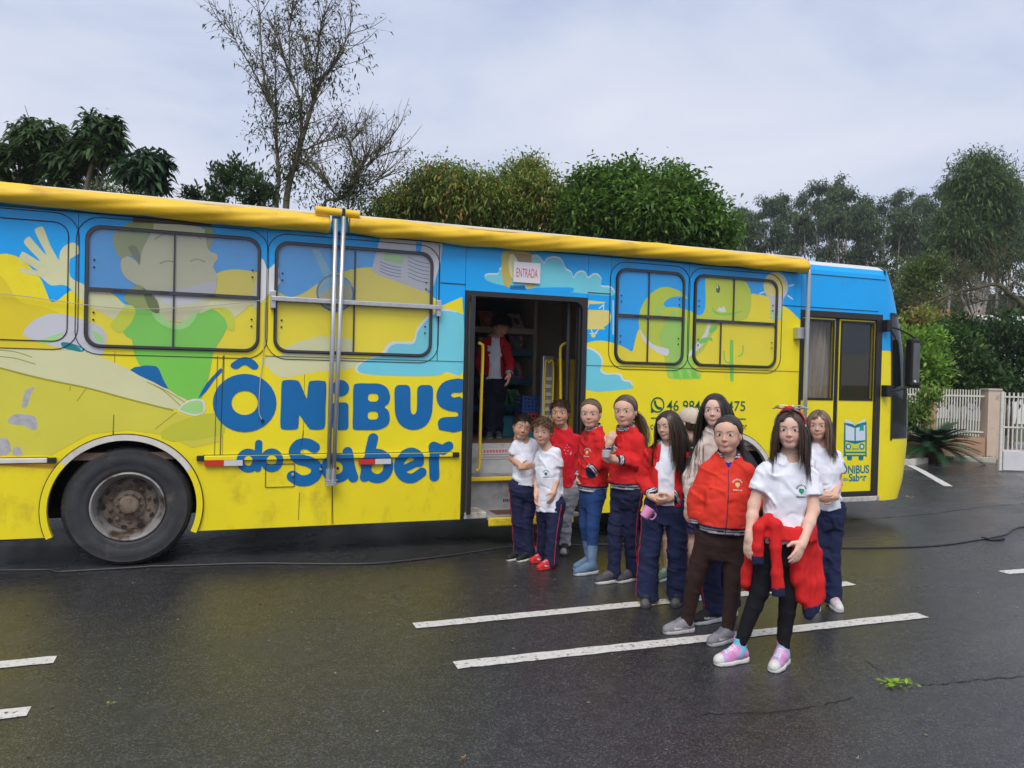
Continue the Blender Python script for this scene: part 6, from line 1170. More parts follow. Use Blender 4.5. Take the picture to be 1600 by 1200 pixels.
def head_sdf(q):                                    # head frame: x image-right of the face, y out of the face, z up; unit metres for a 0.215 m head
    ax = np.abs(q[:, 0]); m = np.stack([ax, q[:, 1], q[:, 2]], 1)
    d = ell(q, (0, -.014, .026), (.074, .091, .080)); d = smin(d, ell(q, (0, .024, -.034), (.0575, .058, .064)), .035); d = smin(d, ell(q, (0, .032, .03), (.062, .056, .054)), .03)
    d = smin(d, sph(m, (.031, .047, -.033), .028), .024); d = smin(d, ell(q, (0, .058, -.085), (.016, .014, .013)), .024); d = smin(d, rc(m, (.050, -.005, -.045), (.018, .048, -.086), .012, .012), .028)
    d = smax(d, -ell(m, (.031, .1035, .001), (.022, .019, .0125)), .016)
    d = smin(d, ell(m, (.030, .0705, .0005), (.0165, .0118, .0105)), .008)
    d = smin(d, rc(q, (0, .080, .004), (0, .0945, -.0255), .0045, .0080), .012); d = smin(d, sph(m, (.0092, .0865, -.029), .0058), .006)
    d = smin(d, ell(q, (0, .0805, -.0530), (.0185, .0080, .0044)), .006); d = smin(d, ell(q, (0, .0800, -.0600), (.0155, .0085, .0050)), .006)
    d = smax(d, -ell(q, (0, .0915, -.0567), (.019, .0072, .0009)), .003)
    d = smin(d, ell(m, (.0735, -.006, -.008), (.0085, .018, .029)), .006); d = smax(d, -ell(m, (.083, -.001, -.006), (.006, .009, .015)), .004)
    return d
def proj(fn, o, dr, t1=.30, n=40):
    t = np.zeros(len(o), F4)
    for _ in range(n):
        d = fn((o + t[:, None] * dr).astype(F4)); t += np.clip(d, -.01, .03) * .7
    return o + t[:, None] * dr
class Person: pass
def grid_faces(a, b, off=0): i = np.arange(a * b).reshape(a, b); return np.stack([i[:-1, :-1], i[1:, :-1], i[1:, 1:], i[:-1, 1:]], -1).reshape(-1, 4) + off
def ribbons(P, r, ctr):
    """P: strands x points x 3 -> flat locks lying against the form around ctr"""
    n, m, _ = P.shape; T = np.gradient(P, axis=1); T /= np.linalg.norm(T, axis=2, keepdims=True) + 1e-9
    rf = P - np.asarray(ctr); rf[..., 2] *= .6; a = np.cross(T, rf); a /= np.linalg.norm(a, axis=2, keepdims=True) + 1e-9
    V = np.stack([P - r[..., None] * a, P + r[..., None] * a], 2); i = np.arange(n * m * 2).reshape(n, m, 2)
    return V.reshape(-1, 3), np.stack([i[:, :-1, 0], i[:, :-1, 1], i[:, 1:, 1], i[:, 1:, 0]], -1).reshape(-1, 4)
def build_person(label, sp):
    rg = np.random.default_rng(sp.get('seed', 1)); J = sp['J']
    floor_z = sp.get('floor', 0.0)
    def onfloor(x, y): d = ray(x, y); return C0 + d * ((floor_z - CAM_H) / d[2])
    feet = []
    for h_, t_ in sp['feet']:
        a, b = onfloor(*h_), onfloor(*t_); feet.append([(a + b) / 2, nrm(b - a)])
    if 'base' in sp: base = np.array(sp['base'], float)
    else: base = (feet[0][0] + feet[1][0]) / 2
    Z0 = float((base - C0) @ CF) - sp.get('dz', 0)
    top = J['head'][1] - J['head'][2] / 2
    pt = at_depth(J['head'][0], top, Z0); Hh = float(pt[2] - floor_z); s = Hh / 1.40
    def W(px, py, dd=0.0): return at_depth(px, py, Z0 - dd)
    root = empty('person', (float(base[0]), float(base[1]), floor_z)); tag(root, label, 'person')
    pel = W(*J['pelvis']); nk = W(*J['neck']); S_ = {k: W(*J['sh_' + k]) for k in 'lr'}
    across = S_['r'] - S_['l']; across[2] *= .5; up = nrm(nk - pel); ac = nrm(across - up * (across @ up)); fw = np.cross(ac, up)
    if sp.get('back'): fw = -fw
    T = np.linalg.norm(nk - pel); hw = sp.get('hipw', .072) * s
    HP = {'l': pel - ac * hw, 'r': pel + ac * hw}
    UA, FA, TH_, SH = .180 * Hh, .150 * Hh, .245 * Hh, .246 * Hh
    def solve(a, px, L_, sg):
        Za = float((a - C0) @ CF); q = at_depth(px[0], px[1], Za); pr = np.linalg.norm(q - a)
        if pr > L_: return a + (q - a) * max(L_ / pr, .92)
        q2 = q; dd = math.sqrt(max(L_ * L_ - pr * pr, 0)); return at_depth(px[0], px[1], Za - sg * dd)
    EL_, WR, HD = {}, {}, {}
    for k in 'lr':
        e1, w1 = J['el_' + k], J['wr_' + k]; EL_[k] = solve(S_[k], e1, UA, e1[2]); WR[k] = solve(EL_[k], w1, FA, w1[2]); fd = nrm(WR[k] - EL_[k])
        hd = J.get('hand_' + k)
        if hd is not None: Zw = float((WR[k] - C0) @ CF); HD[k] = nrm(at_depth(hd[0], hd[1], Zw - hd[2]) - WR[k])
        else: HD[k] = fd
    fs = s * sp.get('foot', 1.0); AN, KN = {}, {}
    order = sp.get('legorder', 'lr')
    for k, (c, d) in zip(order, feet):
        AN[k] = c - d * .055 * fs + np.array([0, 0, .080 * fs]); kn = J.get('kn_' + k)
        Zk = (float((HP[k] - C0) @ CF) + float((AN[k] - C0) @ CF)) / 2 - sp.get('kd', .015); KN[k] = at_depth(kn[0], kn[1], Zk)
    if sp.get('dbg'): print(label[:30], 'H %.2f s %.2f T %.2f sh %.2f' % (Hh, s, T, np.linalg.norm(S_['r'] - S_['l'])), 'legs', ['%.2f %.2f' % (np.linalg.norm(HP[k] - KN[k]), np.linalg.norm(KN[k] - AN[k])) for k in 'lr'], 'base', np.round(base, 2))
    # ---------------- torso loft
    A3 = np.stack([ac, fw, up], 1).astype(F4); pelf = pel.astype(F4)
    shw = np.linalg.norm(S_['r'] - S_['l']) / 2; shw = max(shw, .105 * s)
    def loft(p, hs_, ws_, ds_, e_=2.3, yo=0.0):
        q = (p - pelf) @ A3; h = q[:, 2] / T; w = np.interp(h, hs_, ws_).astype(F4); d = np.interp(h, hs_, ds_).astype(F4)
        r_ = ((np.abs(q[:, 0]) / w) ** e_ + (np.abs(q[:, 1] - yo) / d) ** e_) ** (1 / e_); dist = (r_ - 1) * np.minimum(w, d) * .85
        return np.maximum(dist, np.maximum(hs_[0] - h, h - hs_[-1]) * T)
    bel = sp.get('belly', 0.0); wb = sp.get('bulk', 1.0)
    HS = [-.30, -.12, .05, .28, .55, .78, .90, .98, 1.04]; sw = shw
    WS = np.array([.6 * .115 * s, .118 * s, .112 * s, .098 * s, .112 * s, sw * 1.02, sw * .80, .055 * s, .045 * s]); DS = np.array([.06, .082, .080, .074, .082, .076, .062, .045, .040]) * s
    WS[:5] *= wb; DS[:6] *= wb
    hc = W(*J['head'][:2], J['head'][3] if len(J['head']) > 3 else 0.03 * s)
    hh = J['head'][2] * Z0 / FPX; k_ = hh / .228
    tocam = C0 - hc; tocam[2] = 0; tocam = nrm(tocam); rt = np.cross(_z, tocam); rt = nrm(rt)   # image-right
    yw, pi_, ro = [R_(a) for a in sp.get('face', (0, 0, 0))]
    hy = nrm(math.cos(yw) * tocam + math.sin(yw) * rt); hx = nrm(np.cross(hy, _z)) ; hx = hx if hx @ np.cross(hy, _z) > 0 else -hx
    hx = np.cross(_z, hy); hx = nrm(hx)                       # image-right when facing the camera
    hz = _z * math.cos(pi_) + hy * math.sin(pi_); hy = hy * math.cos(pi_) - _z * math.sin(pi_)
    hx, hz = math.cos(ro) * hx - math.sin(ro) * hz, math.cos(ro) * hz + math.sin(ro) * hx
    AH = np.stack([hx, hy, hz], 1).astype(F4); hcf = hc.astype(F4)
    def toh(p): return ((p - hcf) @ AH) / F4(k_)
    def fromh(q): return hc + k_ * (np.asarray(q) @ AH.T)
    nkb = fromh((0, -.022, -.055)); 
    def neck(p): return rc(p, nk - up * .02 * s, nkb, .047 * s, .044 * s * min(1.05, k_))
    lw_ = 1.0 if sp['trousers'].get('cut') is not None else .80
    def skin_body(p):
        d = loft(p, HS, WS - .010, DS - .010); d = smin(d, neck(p), .03)
        for k in 'lr':
            d = smin(d, rc(p, S_[k] - up * .02 * s, EL_[k], .036 * s, .031 * s), .02); d = smin(d, rc(p, HP[k], KN[k], .062 * s * wb * lw_, .044 * s * wb * lw_), .02); d = smin(d, rc(p, KN[k], KN[k] * .62 + AN[k] * .38 - fw * .008 * lw_, .043 * s * wb * lw_, .043 * s * wb * lw_), .015); d = smin(d, rc(p, KN[k] * .55 + AN[k] * .45 - fw * .006, AN[k], .041 * s * wb * lw_, .027 * s), .015)
            d = smin(d, rc(p, AN[k], AN[k] + np.array([0, 0, -.03]), .027 * s, .027 * s), .01)
        return d
    V_, F_, C_ = [], [], []; nv = 0
    sk = np.array(sp.get('skin', (.60, .37, .26)))
    def put(v, f, c):
        nonlocal nv
        c = np.broadcast_to(np.asarray(c, float), (len(v), 3)); V_.append(v); F_.append(f + nv); C_.append(c); nv += len(v)
    lo, hi = bounds([pel, nk, nkb, S_['l'], S_['r'], EL_['l'], EL_['r'], KN['l'], KN['r'], AN['l'], AN['r']], .16 * s); v, f = mesh_sdf(skin_body, lo, hi, .016 if lw_ < 1 else .012); put(v, f, sk)
    def head_world(p): return smin(head_sdf(toh(p)) * F4(k_), rc(p, nkb - hz * .06 * s, nkb, .046 * s, .044 * s * min(1.05, k_)), .012)
    v, f = mesh_sdf(head_world, *bounds([hc], .135 * k_ + .02), .0035); q = toh(v)
    col = np.tile(sk, (len(v), 1))
    def blend(mask, c): 
        nonlocal col
        col = col * (1 - mask[:, None]) + np.asarray(c) * mask[:, None]
    g_ = lambda x, c, w: np.exp(-((x - c) / w) ** 2)
    blend(.30 * g_(np.abs(q[:, 0]), .038, .018) * g_(q[:, 2], -.03, .02) * (q[:, 1] > .02), sk * np.array([1.05, .70, .66])); blend(.30 * g_(q[:, 0], 0, .012) * g_(q[:, 2], -.026, .012) * (q[:, 1] > .07), sk * np.array([1.0, .72, .68]))
    lipm = (np.abs(q[:, 0]) < .0205) * (q[:, 1] > .066) * np.clip(1.6 - np.abs((q[:, 2] + .0566) / (.0082 * (1 - .55 * (np.abs(q[:, 0]) / .0225) ** 2))), 0, 1); blend(lipm * .75, sp.get('lips', sk * np.array([.90, .58, .57])))
    put(v, f, col)
    hd_fn = lambda o: head_sdf(o)
    def patch(xs_, zs_, off, colf):                           # sheet laid on the face
        XX_, ZZ_ = xs_, zs_; o = np.stack([XX_.ravel(), np.full(XX_.size, .13), ZZ_.ravel()], 1); pr = proj(hd_fn, o, np.array([0, -1.0, 0])); pr[:, 1] += off
        put(fromh(pr), grid_faces(*XX_.shape), colf(XX_.ravel(), ZZ_.ravel()))
    hairc = np.array(sp['hair_col']); gz = sp.get('gaze', (-np.clip(yw, -.6, .6) * .0085, .0)); sq = sp.get('squint', 1.0)
    if not sp.get('noface'):
        for sd_ in (-1, 1):
            u, w_ = np.meshgrid(np.linspace(-1, 1, 22), np.linspace(-1, 1, 12), indexing='ij'); cx, cz = sd_ * .0305, .0012
            x_ = cx + .0158 * u; z_ = cz + np.where(w_ > 0, .0082, .0058) * sq * w_ * (1 - np.abs(u) ** 2.2) + .0010 * u * sd_
            def ec(x_, z_, cx=cx, cz=cz, sd_=sd_, u=u, w_=w_):
                r_ = np.hypot(x_ - cx - gz[0], z_ - cz - gz[1] - .0004); c = np.tile(np.array([.70, .67, .66]), (len(x_), 1)); c[r_ < .0068] = sp.get('iris', (.055, .028, .014)); c[r_ < .0030] = (.004, .004, .004)
                c[w_.ravel() > .78] = (.035, .022, .018); c[w_.ravel() < -.88] = sk * .7; return c
            patch(x_, z_, .0007, ec)
            x_ = cx + sd_ * .002 + .0175 * u; zz = .0205 + .0026 * (1 - (u * sd_ - .25) ** 2) + sp.get('brow', 0) * u * sd_; z_ = zz + .0019 * w_ * (1 - .75 * np.clip(u * sd_, 0, 1)); patch(x_, z_, .0010, lambda a, b: hairc * .75 + sk * .19)
    for k in 'lr':
        if k in sp.get('nohand', ''): continue
        th = sp.get('thumb_' + k, fw); pm = sp.get('palm_' + k, ac if k == 'l' else -ac); cu = sp.get('curl_' + k, .55)
        def arm(p, k=k, th=th, pm=pm, cu=cu):
            d = rc(p, S_[k] * .3 + EL_[k] * .7, EL_[k], .033 * s, .0305 * s); md = EL_[k] * .62 + WR[k] * .38; d = smin(d, rc(p, EL_[k], md, .0305 * s, .0305 * s), .02); d = smin(d, rc(p, md, WR[k], .0305 * s, .0225 * s), .015)
            return smin(d, hand_sdf(p, WR[k], HD[k], th, pm, s * .98, cu), .008)
        v, f = mesh_sdf(arm, *bounds([EL_[k], WR[k], S_[k] * .3 + EL_[k] * .7, WR[k] + HD[k] * .14 * s],   .06 * s), .0056); put(v, f, sk * np.array([1, .97, .95]))
    body = mesh_obj('body', np.concatenate(V_), np.concatenate(F_), M_SKIN, root, True, np.concatenate(C_))
    # ---------------- garments
    sd0 = float(rg.uniform(0, 50))
    def wr(p, amp, sc_=(9, 9, 20)):
        q = (p - pelf) @ A3; a = q * np.array(sc_, F4); a2 = a.copy(); a2[:, 2] += 7 * q[:, 0]; return amp * ((vnoise(a2 + sd0) - .5) * 2 + .5 * (vnoise(a * 2.1 + sd0 + 9) - .5) * 2 - 1.5 * np.clip(1 - np.abs(vnoise(a2 * .8 + sd0 + 31) - .5) * 7, 0, 1) + .9 * np.clip(1 - np.abs(vnoise(a * np.array([1.3, 1.3, .9], F4) + sd0 + 57) - .5) * 9, 0, 1))
    def garment(name, fn, lo, hi, h, colf, m=M_CLOTH, parent=None):
        v, f = mesh_sdf(fn, lo, hi, h); c = np.broadcast_to(np.asarray(colf(v), float), (len(v), 3)); return mesh_obj(name, v, f, m, parent or root, True, c)
    out = Person(); out.__dict__.update(root=root, W=W, pel=pel, nk=nk, S=S_, EL=EL_, WR=WR, HD=HD, KN=KN, AN=AN, fw=fw, ac=ac, up=up, s=s, T=T, loft=loft, garment=garment, wr=wr, hc=hc, fromh=fromh, toh=toh, k=k_, A3=A3, pelf=pelf, sk=sk)
    # trousers
    tr = sp['trousers']; loose = tr.get('loose', .014) * s; ahem = tr.get('hem', .0); flare = tr.get('flare', .0) * s; cut = tr.get('cut', None)
    LG = {}
    for k in 'lr':
        kk = KN[k]; aa = AN[k] + np.array([0, 0, -.045 * s + ahem]); 
        if cut is not None: aa = KN[k] + (HP[k] - KN[k]) * cut
        LG[k] = (kk, aa)
    wst = tr.get('waist', .13)
    def trou(p):
        d = loft(p, [-.34, -.14, .03, wst], [.085 * s * wb, (.118 * wb + .006) * s + loose * .5, (.116 * wb + .004) * s + loose * .4, (.104 * wb + .004) * s + loose * .3], [.075 * s * wb, .090 * s * wb + loose * .5, .090 * s * wb + loose * .3, .082 * s * wb + loose * .3])
        for k in 'lr':
            kk, aa = LG[k]; ah_ = HP[k] - up * .02 * s
            if cut is None:
                l_ = smin(rc(p, ah_, kk, .070 * s * wb + loose * .7, .048 * s * wb + loose), rc(p, kk, aa, .048 * s * wb + loose, tr.get('r1', .034) * s + loose + flare), .015); dd = nrm(aa - kk); l_ = np.maximum(l_, (p - aa.astype(F4)) @ dd.astype(F4))
            else:
                l_ = rc(p, ah_, aa, .072 * s * wb + loose * .7, .066 * s + loose); dd = nrm(aa - ah_); l_ = np.maximum(l_, (p - aa.astype(F4)) @ dd.astype(F4))
            d = smin(d, l_, .022)
        w_ = wr(p, tr.get('wr', .0045) * s, tr.get('wsc', (9, 9, 19)))
        return d + w_
    tc_ = np.array(tr.get('col', NAVY)); 
    def tcol(v):
        c = np.tile(tc_, (len(v), 1))
        if 'col2' in tr: z = v[:, 2] - floor_z; c[z < tr['z2'] * s] = tr['col2']
        return c
    pts = [HP['l'], HP['r'], pel + up * .1]
    for k in 'lr': pts += list(LG[k])
    lo, hi = bounds(pts, .13 * s); trs = garment('trousers' if cut is None else 'shorts', trou, lo, hi, .0075, tcol)
    if tr.get('piping'):
        pc = tr['piping']
        for k in 'lr':
            o = -ac if k == 'l' else ac; o = nrm(o + fw * tr.get('pipe_f', .15)); P_ = []
            for t in np.linspace(.04, 1.96, 44): P_.append(HP[k] * (1 - t) + LG[k][0] * t if t < 1 else LG[k][0] * (2 - t) + LG[k][1] * (t - 1))
            P_ = np.array(P_); q = proj(trou, P_ + o * .17 * s, -o, n=30); q += o * .0012; G().tube(q, .0034, 5).obj('piping', mat('piping_%d' % int(pc[0] * 100), pc, .6, .05), trs, smooth=True)
    # top
    tp = sp['top']; bag = tp.get('bag', .012) * s; hemh = tp.get('hem', -.16)
    def neckcut(p, r): return -rc(p, nk - up * .012 * s + fw * .012 * s, nk + up * .12 * s + fw * .03 * s, r * s, (r + .02) * s)
    hsT = [hemh, .0, .28, .55, .78, .90, .97, 1.03]
    hipm = max(.117 * wb, .108) * s
    if tp['kind'] in ('tee', 'open'):
        wT = np.array([hipm + bag * 1.15, hipm + bag * .9, .100 * wb * s + bag, .107 * wb * s + bag, sw * .97 + .006 * s, sw * .84 + .008 * s, .088 * s, .064 * s]); dT = np.array([.098 * wb * s + bag, .095 * wb * s + bag, .086 * wb * s + bag + bel, .090 * wb * s + bag * .8, .082 * s, .066 * s, .052 * s, .046 * s])
        sl = tp.get('sleeve', .62)
        def tee(p):
            d = loft(p, hsT, wT - (.012 * s if tp['kind'] == 'open' else 0), dT)
            for k in ('lr' if tp['kind'] == 'tee' else ''):
                e2 = S_[k] + (EL_[k] - S_[k]) * sl; dd = nrm(EL_[k] - S_[k]); l_ = rc(p, S_[k] - up * .022 * s, e2, .047 * s, .052 * s + bag * .5); l_ = np.maximum(l_, (p - e2.astype(F4)) @ dd.astype(F4)); d = smin(d, l_, .03)
            d = smax(d, neckcut(p, tp.get('neck', .047)), .004); return d + wr(p, tp.get('wr', .0042) * s, (11, 11, 12))
        tcc = np.array(tp.get('tee', tp.get('col', TEEW)) if tp['kind'] == 'open' else tp.get('col', TEEW))
        pts = [pel + up * hemh * T, nk, S_['l'], S_['r']] + [S_[k] + (EL_[k] - S_[k]) * sl for k in 'lr']
        out.shirt = garment('tee_shirt', tee, *bounds(pts, .16 * s), .0068, lambda v: tcc); out.top_fn = tee
    if tp['kind'] in ('jacket', 'open'):
        cj = np.array(tp.get('col', RED)); hj = tp.get('hem', -.10); band = .052 * s; bj = tp.get('bag', .020) * s
        if tp['kind'] == 'open': hj = tp.get('jhem', -.16)
        hJ = [hj, hj + .055 / T * s, .02 + hj * .3, .30, .55, .78, .90, .97, 1.05]
        wJ = np.array([hipm + bj * .35, hipm + bj * .6, hipm + bj * 1.25, .102 * wb * s + bj * 1.2, .106 * wb * s + bj * .9, sw * .97 + .010 * s, sw * .85 + .014 * s, .092 * s, .070 * s]); dJ = np.array([.098 * wb * s + bj * .5, .098 * wb * s + bj * .7, .098 * wb * s + bj * 1.1 + bel, .090 * wb * s + bj * 1.2 + bel, .090 * wb * s + bj, .086 * s, .070 * s, .056 * s, .052 * s])
        cuffs = {k: WR[k] - nrm(WR[k] - EL_[k]) * .012 * s for k in 'lr'}; rs = tp.get('rs', .050) * s
        def jac(p):
            d = loft(p, hJ, wJ, dJ)
            for k in 'lr':
                fd = nrm(cuffs[k] - EL_[k]); c0 = cuffs[k] - fd * .048 * s
                l_ = smin(rc(p, S_[k] - up * .024 * s, EL_[k], rs * 1.06, rs), rc(p, EL_[k], c0 - fd * .02 * s, rs, rs * .90), .02); l_ = smin(l_, rc(p, c0, cuffs[k], .036 * s, .034 * s), .012); l_ = np.maximum(l_, (p - cuffs[k].astype(F4)) @ fd.astype(F4)); d = smin(d, l_, .022)
            q = (p - pelf) @ A3; d = d + wr(p, tp.get('wr', .0050) * s, (10, 10, 15)) * np.clip((q[:, 2] / T - hj) * 9 - .3, .1, 1)
            col_ = np.abs(rc(p, nk - up * .010 * s + fw * .004, nk + up * .030 * s + fw * .010, .062 * s, .060 * s)) - .006; col_ = np.maximum(col_, ((p - nk.astype(F4)) @ (up + .35 * fw).astype(F4)) - .040 * s); col_ = np.maximum(col_, -((p - nk.astype(F4)) @ up.astype(F4)) - .028 * s); d = smin(d, col_, .008)
            d = smax(d, neckcut(p, .050), .004)
            if tp['kind'] == 'open':
                zz = q[:, 2] / T; gap = np.interp(zz, [hj - .1, .1, .5, .8, 1.0], [tp.get('gap', .075), tp.get('gap', .075), .055, .045, .04]).astype(F4) * s; d = smax(d, -np.maximum(np.abs(q[:, 0] - tp.get('gx', 0.0) * s) - gap, -q[:, 1]), .008)
            elif tp.get('vneck'):
                zz = q[:, 2] / T; gap = np.interp(zz, [tp['vneck'], 1.0, 1.1], [0.0, .038, .045]).astype(F4) * s; d = smax(d, -np.maximum(np.abs(q[:, 0]) - gap, np.maximum(-q[:, 1], (tp['vneck'] - zz))), .006)
            return d
        def jcol(v):
            c = np.tile(cj, (len(v), 1))
            if tp.get('plain'): return c
            q = (v - pel) @ A3; x = (q[:, 2] / T - hj) * T / (.055 * s)
            def bandc(x): 
                c_ = np.tile(np.array(NAVY), (len(x), 1)); c_[((x > .24) & (x < .40)) | ((x > .56) & (x < .72))] = (.66, .64, .64); return c_
            side = np.abs(q[:, 0]) < 10
            lim = (x < 1.0) & side
            far_ = np.ones(len(v), bool)
            for k in 'lr':
                fd = nrm(cuffs[k] - EL_[k]); t = (cuffs[k] - v) @ fd / (.048 * s); r_ = np.linalg.norm(v - cuffs[k], axis=1); m_ = (r_ < .062 * s) & (t < 1.0); c[m_] = bandc(t[m_]); far_ &= ~(np.linalg.norm(v - (cuffs[k] + EL_[k]) / 2, axis=1) < .14 * s) if tp.get('armhem') else far_
            dl_ = np.full(len(v), 9.0)
            for k in 'lr': dl_ = np.minimum(dl_, rc(v, EL_[k], cuffs[k], .058 * s, .05 * s))
            m_ = lim & (dl_ > 0); c[m_] = bandc(x[m_])
            zt = (v - nk) @ (up + .35 * fw); rr = rc(v, nk - up * .03 * s, nk + up * .05 * s + fw * .01, .069 * s, .069 * s); m_ = (zt > .006 * s) & (rr < .004); c[m_] = bandc((zt[m_] - .006 * s) / (.036 * s))
            return c
        pts = [pel + up * hj * T, nk, S_['l'], S_['r']] + [EL_[k] for k in 'lr'] + [cuffs[k] for k in 'lr']
        out.shirt = garment('jacket', jac, *bounds(pts, .17 * s), .0072, jcol); out.top_fn = jac
        if tp.get('zip'):
            tz = np.linspace(hj + .01, tp.get('vneck', .97), 30); o = np.array([pel + up * t * T + fw * .3 for t in tz]); q = proj(jac, o, -fw, n=60); q += fw * .001; G().tube(q, .0032, 5).obj('zip', mat('zip_navy', NAVY, .5, .05), out.shirt, smooth=True)
        if tp.get('vneck'):
            out.garment('tee_shirt', lambda p: smax(loft(p, hsT, np.array([hipm, hipm, .10 * s, .108 * s, sw * .95, sw * .78, .066 * s, .05 * s]), np.array([.09, .09, .08, .082, .074, .060, .048, .042]) * s), neckcut(p, .046), .004), *bounds([pel, nk, S_['l'], S_['r']], .15 * s), .009, lambda v: tp.get('under', (.03, .03, .30)))
    if tp['kind'] == 'loosecoat': pass
    # printed crest on the chest
    if tp.get('crest'):
        fx, fz, c1_, c2_ = tp['crest']; vs_, fs_, cs_ = [], [], []; n_ = 0
        def quad(pl, c, off):
            nonlocal n_
            o = np.array([pel + ac * a * s + up * (fz * T + b * s) + fw * .3 for a, b in pl]); q = proj(out.top_fn, o, -fw, n=60) + fw * off; vs_.append(q); fs_.append(tuple(range(n_, n_ + len(pl)))); n_ += len(pl); cs_.append(np.tile(c, (len(pl), 1)))
        quad([(fx - .013, .012), (fx - .015, -.004), (fx, -.019), (fx + .015, -.004), (fx + .013, .012)], c2_, .0020); quad([(fx - .007, .007), (fx - .008, -.002), (fx, -.010), (fx + .008, -.002), (fx + .007, .007)], c1_, .0030)
        for a in np.linspace(-65, 65, 9):
            a = R_(90 + a); cx_, cz_ = fx + .031 * math.cos(a), .000 + .031 * math.sin(a); t_ = np.array([-math.sin(a), math.cos(a)]); r__ = np.array([math.cos(a), math.sin(a)]); quad([tuple(np.array([cx_, cz_]) + t_ * i * .0024 + r__ * j * .0042) for i, j in ((-1, -1), (1, -1), (1, 1), (-1, 1))], c1_, .0022)
        for i in range(7): x_ = fx - .024 + .008 * i; quad([(x_ - .0026, -.036), (x_ + .0026, -.036), (x_ + .0026, -.028), (x_ - .0026, -.028)], c1_, .0022)
        mesh_obj('crest', np.concatenate(vs_), fs_, M_CLOTH, out.shirt, False, np.concatenate(cs_))
    if tp.get('specks'):
        vs_, fs_, cs_ = [], [], []; n_ = 0
        for a, b, w_, h_, t_ in tp['specks']:
            o = np.array([pel + ac * (a + x * w_ * math.cos(t_) - z * h_ * math.sin(t_)) * s + up * (b * T + (x * w_ * math.sin(t_) + z * h_ * math.cos(t_)) * s) + fw * .3 for x, z in ((-1, 0), (0, -1), (1, 0), (0, 1))]); q = proj(out.top_fn, o, -fw, n=60) + fw * .002; vs_.append(q); fs_.append(tuple(range(n_, n_ + 4))); n_ += 4; cs_.append(np.tile((.7, .68, .68), (4, 1)))
        mesh_obj('shirt_print', np.concatenate(vs_), fs_, M_CLOTH, out.shirt, False, np.concatenate(cs_))
    # shoes
    sh = sp['shoes']
    for k, (c, d) in zip(order, feet):
        if k in sh.get('skip', ''): continue
        sd_ = np.cross(_z, d); AS = np.stack([d, sd_, _z], 1).astype(F4); cf = c.astype(F4)
        def tof(p): return ((p - cf) @ AS) / F4(fs)
        def outline(q, g_=0.0): 
            a = np.stack([q[:, 0], q[:, 1], np.zeros(len(q), F4)], 1); return smin(rc(a, (-.082, 0, 0), (-.01, 0, 0), .031 + g_, .031 + g_), rc(a, (.03, 0, 0), (.075, .0, 0), .039 + g_, .033 + g_), .03)
        def sole(p): q = tof(p); t = .024 + .006 * np.clip(-q[:, 0] * 10, 0, 1); return smax(outline(q, .002), np.maximum(-q[:, 2], q[:, 2] - t - .012 * np.clip((q[:, 0] - .075) * 12, 0, 1)), .006) * F4(fs)
        hi_ = sh.get('high', 0.0)
        def upper(p):
            q = tof(p); qq = q * np.array([1, 1.08, 1], F4); d_ = rc(qq, (-.078, 0, .045), (-.03, 0, .055), .034, .037); d_ = smin(d_, rc(qq, (-.03, 0, .058), (.075, 0, .030), .038, .029), .025); d_ = smin(d_, rc(qq, (.03, 0, .030), (.082, 0, .024), .037, .030), .02); d_ = smin(d_, rc(qq, (-.055, 0, .06), (-.058, 0, .088 + hi_), .036, .036), .02)
            d_ = np.maximum(d_, .016 - q[:, 2]); d_ = np.maximum(d_, q[:, 2] - (.098 + hi_) + .15 * np.abs(q[:, 0] + .06)); d_ = smax(d_, -rc(qq, (-.056, 0, .085 + hi_), (-.056, 0, .2), .028, .030), .004)
            d_ = d_ - .003 * ((np.abs(q[:, 1]) < .017) & (q[:, 0] > -.012) & (q[:, 0] < .052) & (np.mod(q[:, 0] * 75, 1) < .45)); return d_ * F4(fs)
        cu_, cs_, cl_ = np.array(sh['col']), np.array(sh['sole']), np.array(sh.get('lace', sh['col']))
        def ucol(v):
            q = tof(v); c_ = np.tile(cu_, (len(v), 1))
            if sh.get('patch') is not None:
                n_ = vnoise(q * 26 + 3); n2 = vnoise(q * 34 + 40); c_[n_ > .55] = sh['patch'][0]; c_[n2 > .60] = sh['patch'][1]
            if sh.get('panel') is not None: c_[(q[:, 2] < .040) & (q[:, 0] < -.02)] = sh['panel']
            if sh.get('toe') is not None: c_[(q[:, 0] > .072)] = sh['toe']
            if sh.get('swoosh') is not None: m_ = (np.abs(q[:, 2] - .034 - .12 * (q[:, 0] + .01)) < .006) & (np.abs(q[:, 0]) < .05); c_[m_] = sh['swoosh']
            m_ = (np.abs(q[:, 1]) < .019) & (q[:, 0] > -.014) & (q[:, 0] < .054) & (np.mod(q[:, 0] * 75, 1) < .5) & (q[:, 2] > .04); c_[m_] = cl_; return c_
        bx = bounds([c - d * .12 * fs, c + d * .12 * fs, c + np.array([0, 0, (.1 + hi_) * fs])], .05 * fs)
        so_ = garment('shoe', upper, *bx, .0054, ucol, M_SHOE); garment('sole', sole, *bx, .0060, lambda v: cs_, M_SOLE, so_)
        if sp.get('sock') is not None:
            garment('sock', lambda p: np.maximum(rc(p, AN[k] - np.array([0, 0, .04]), AN[k] + (KN[k] - AN[k]) * .22, .034 * s, .036 * s), ((p - (AN[k] + (KN[k] - AN[k]) * sp.get('sockh', .20)).astype(F4)) @ nrm(KN[k] - AN[k]).astype(F4))), *bounds([AN[k] - np.array([0, 0, .05]), AN[k] + (KN[k] - AN[k]) * .25], .05), .006, lambda v: sp['sock'])
    # ---------------- hair
    hr = sp['hair']; st = hr['kind']
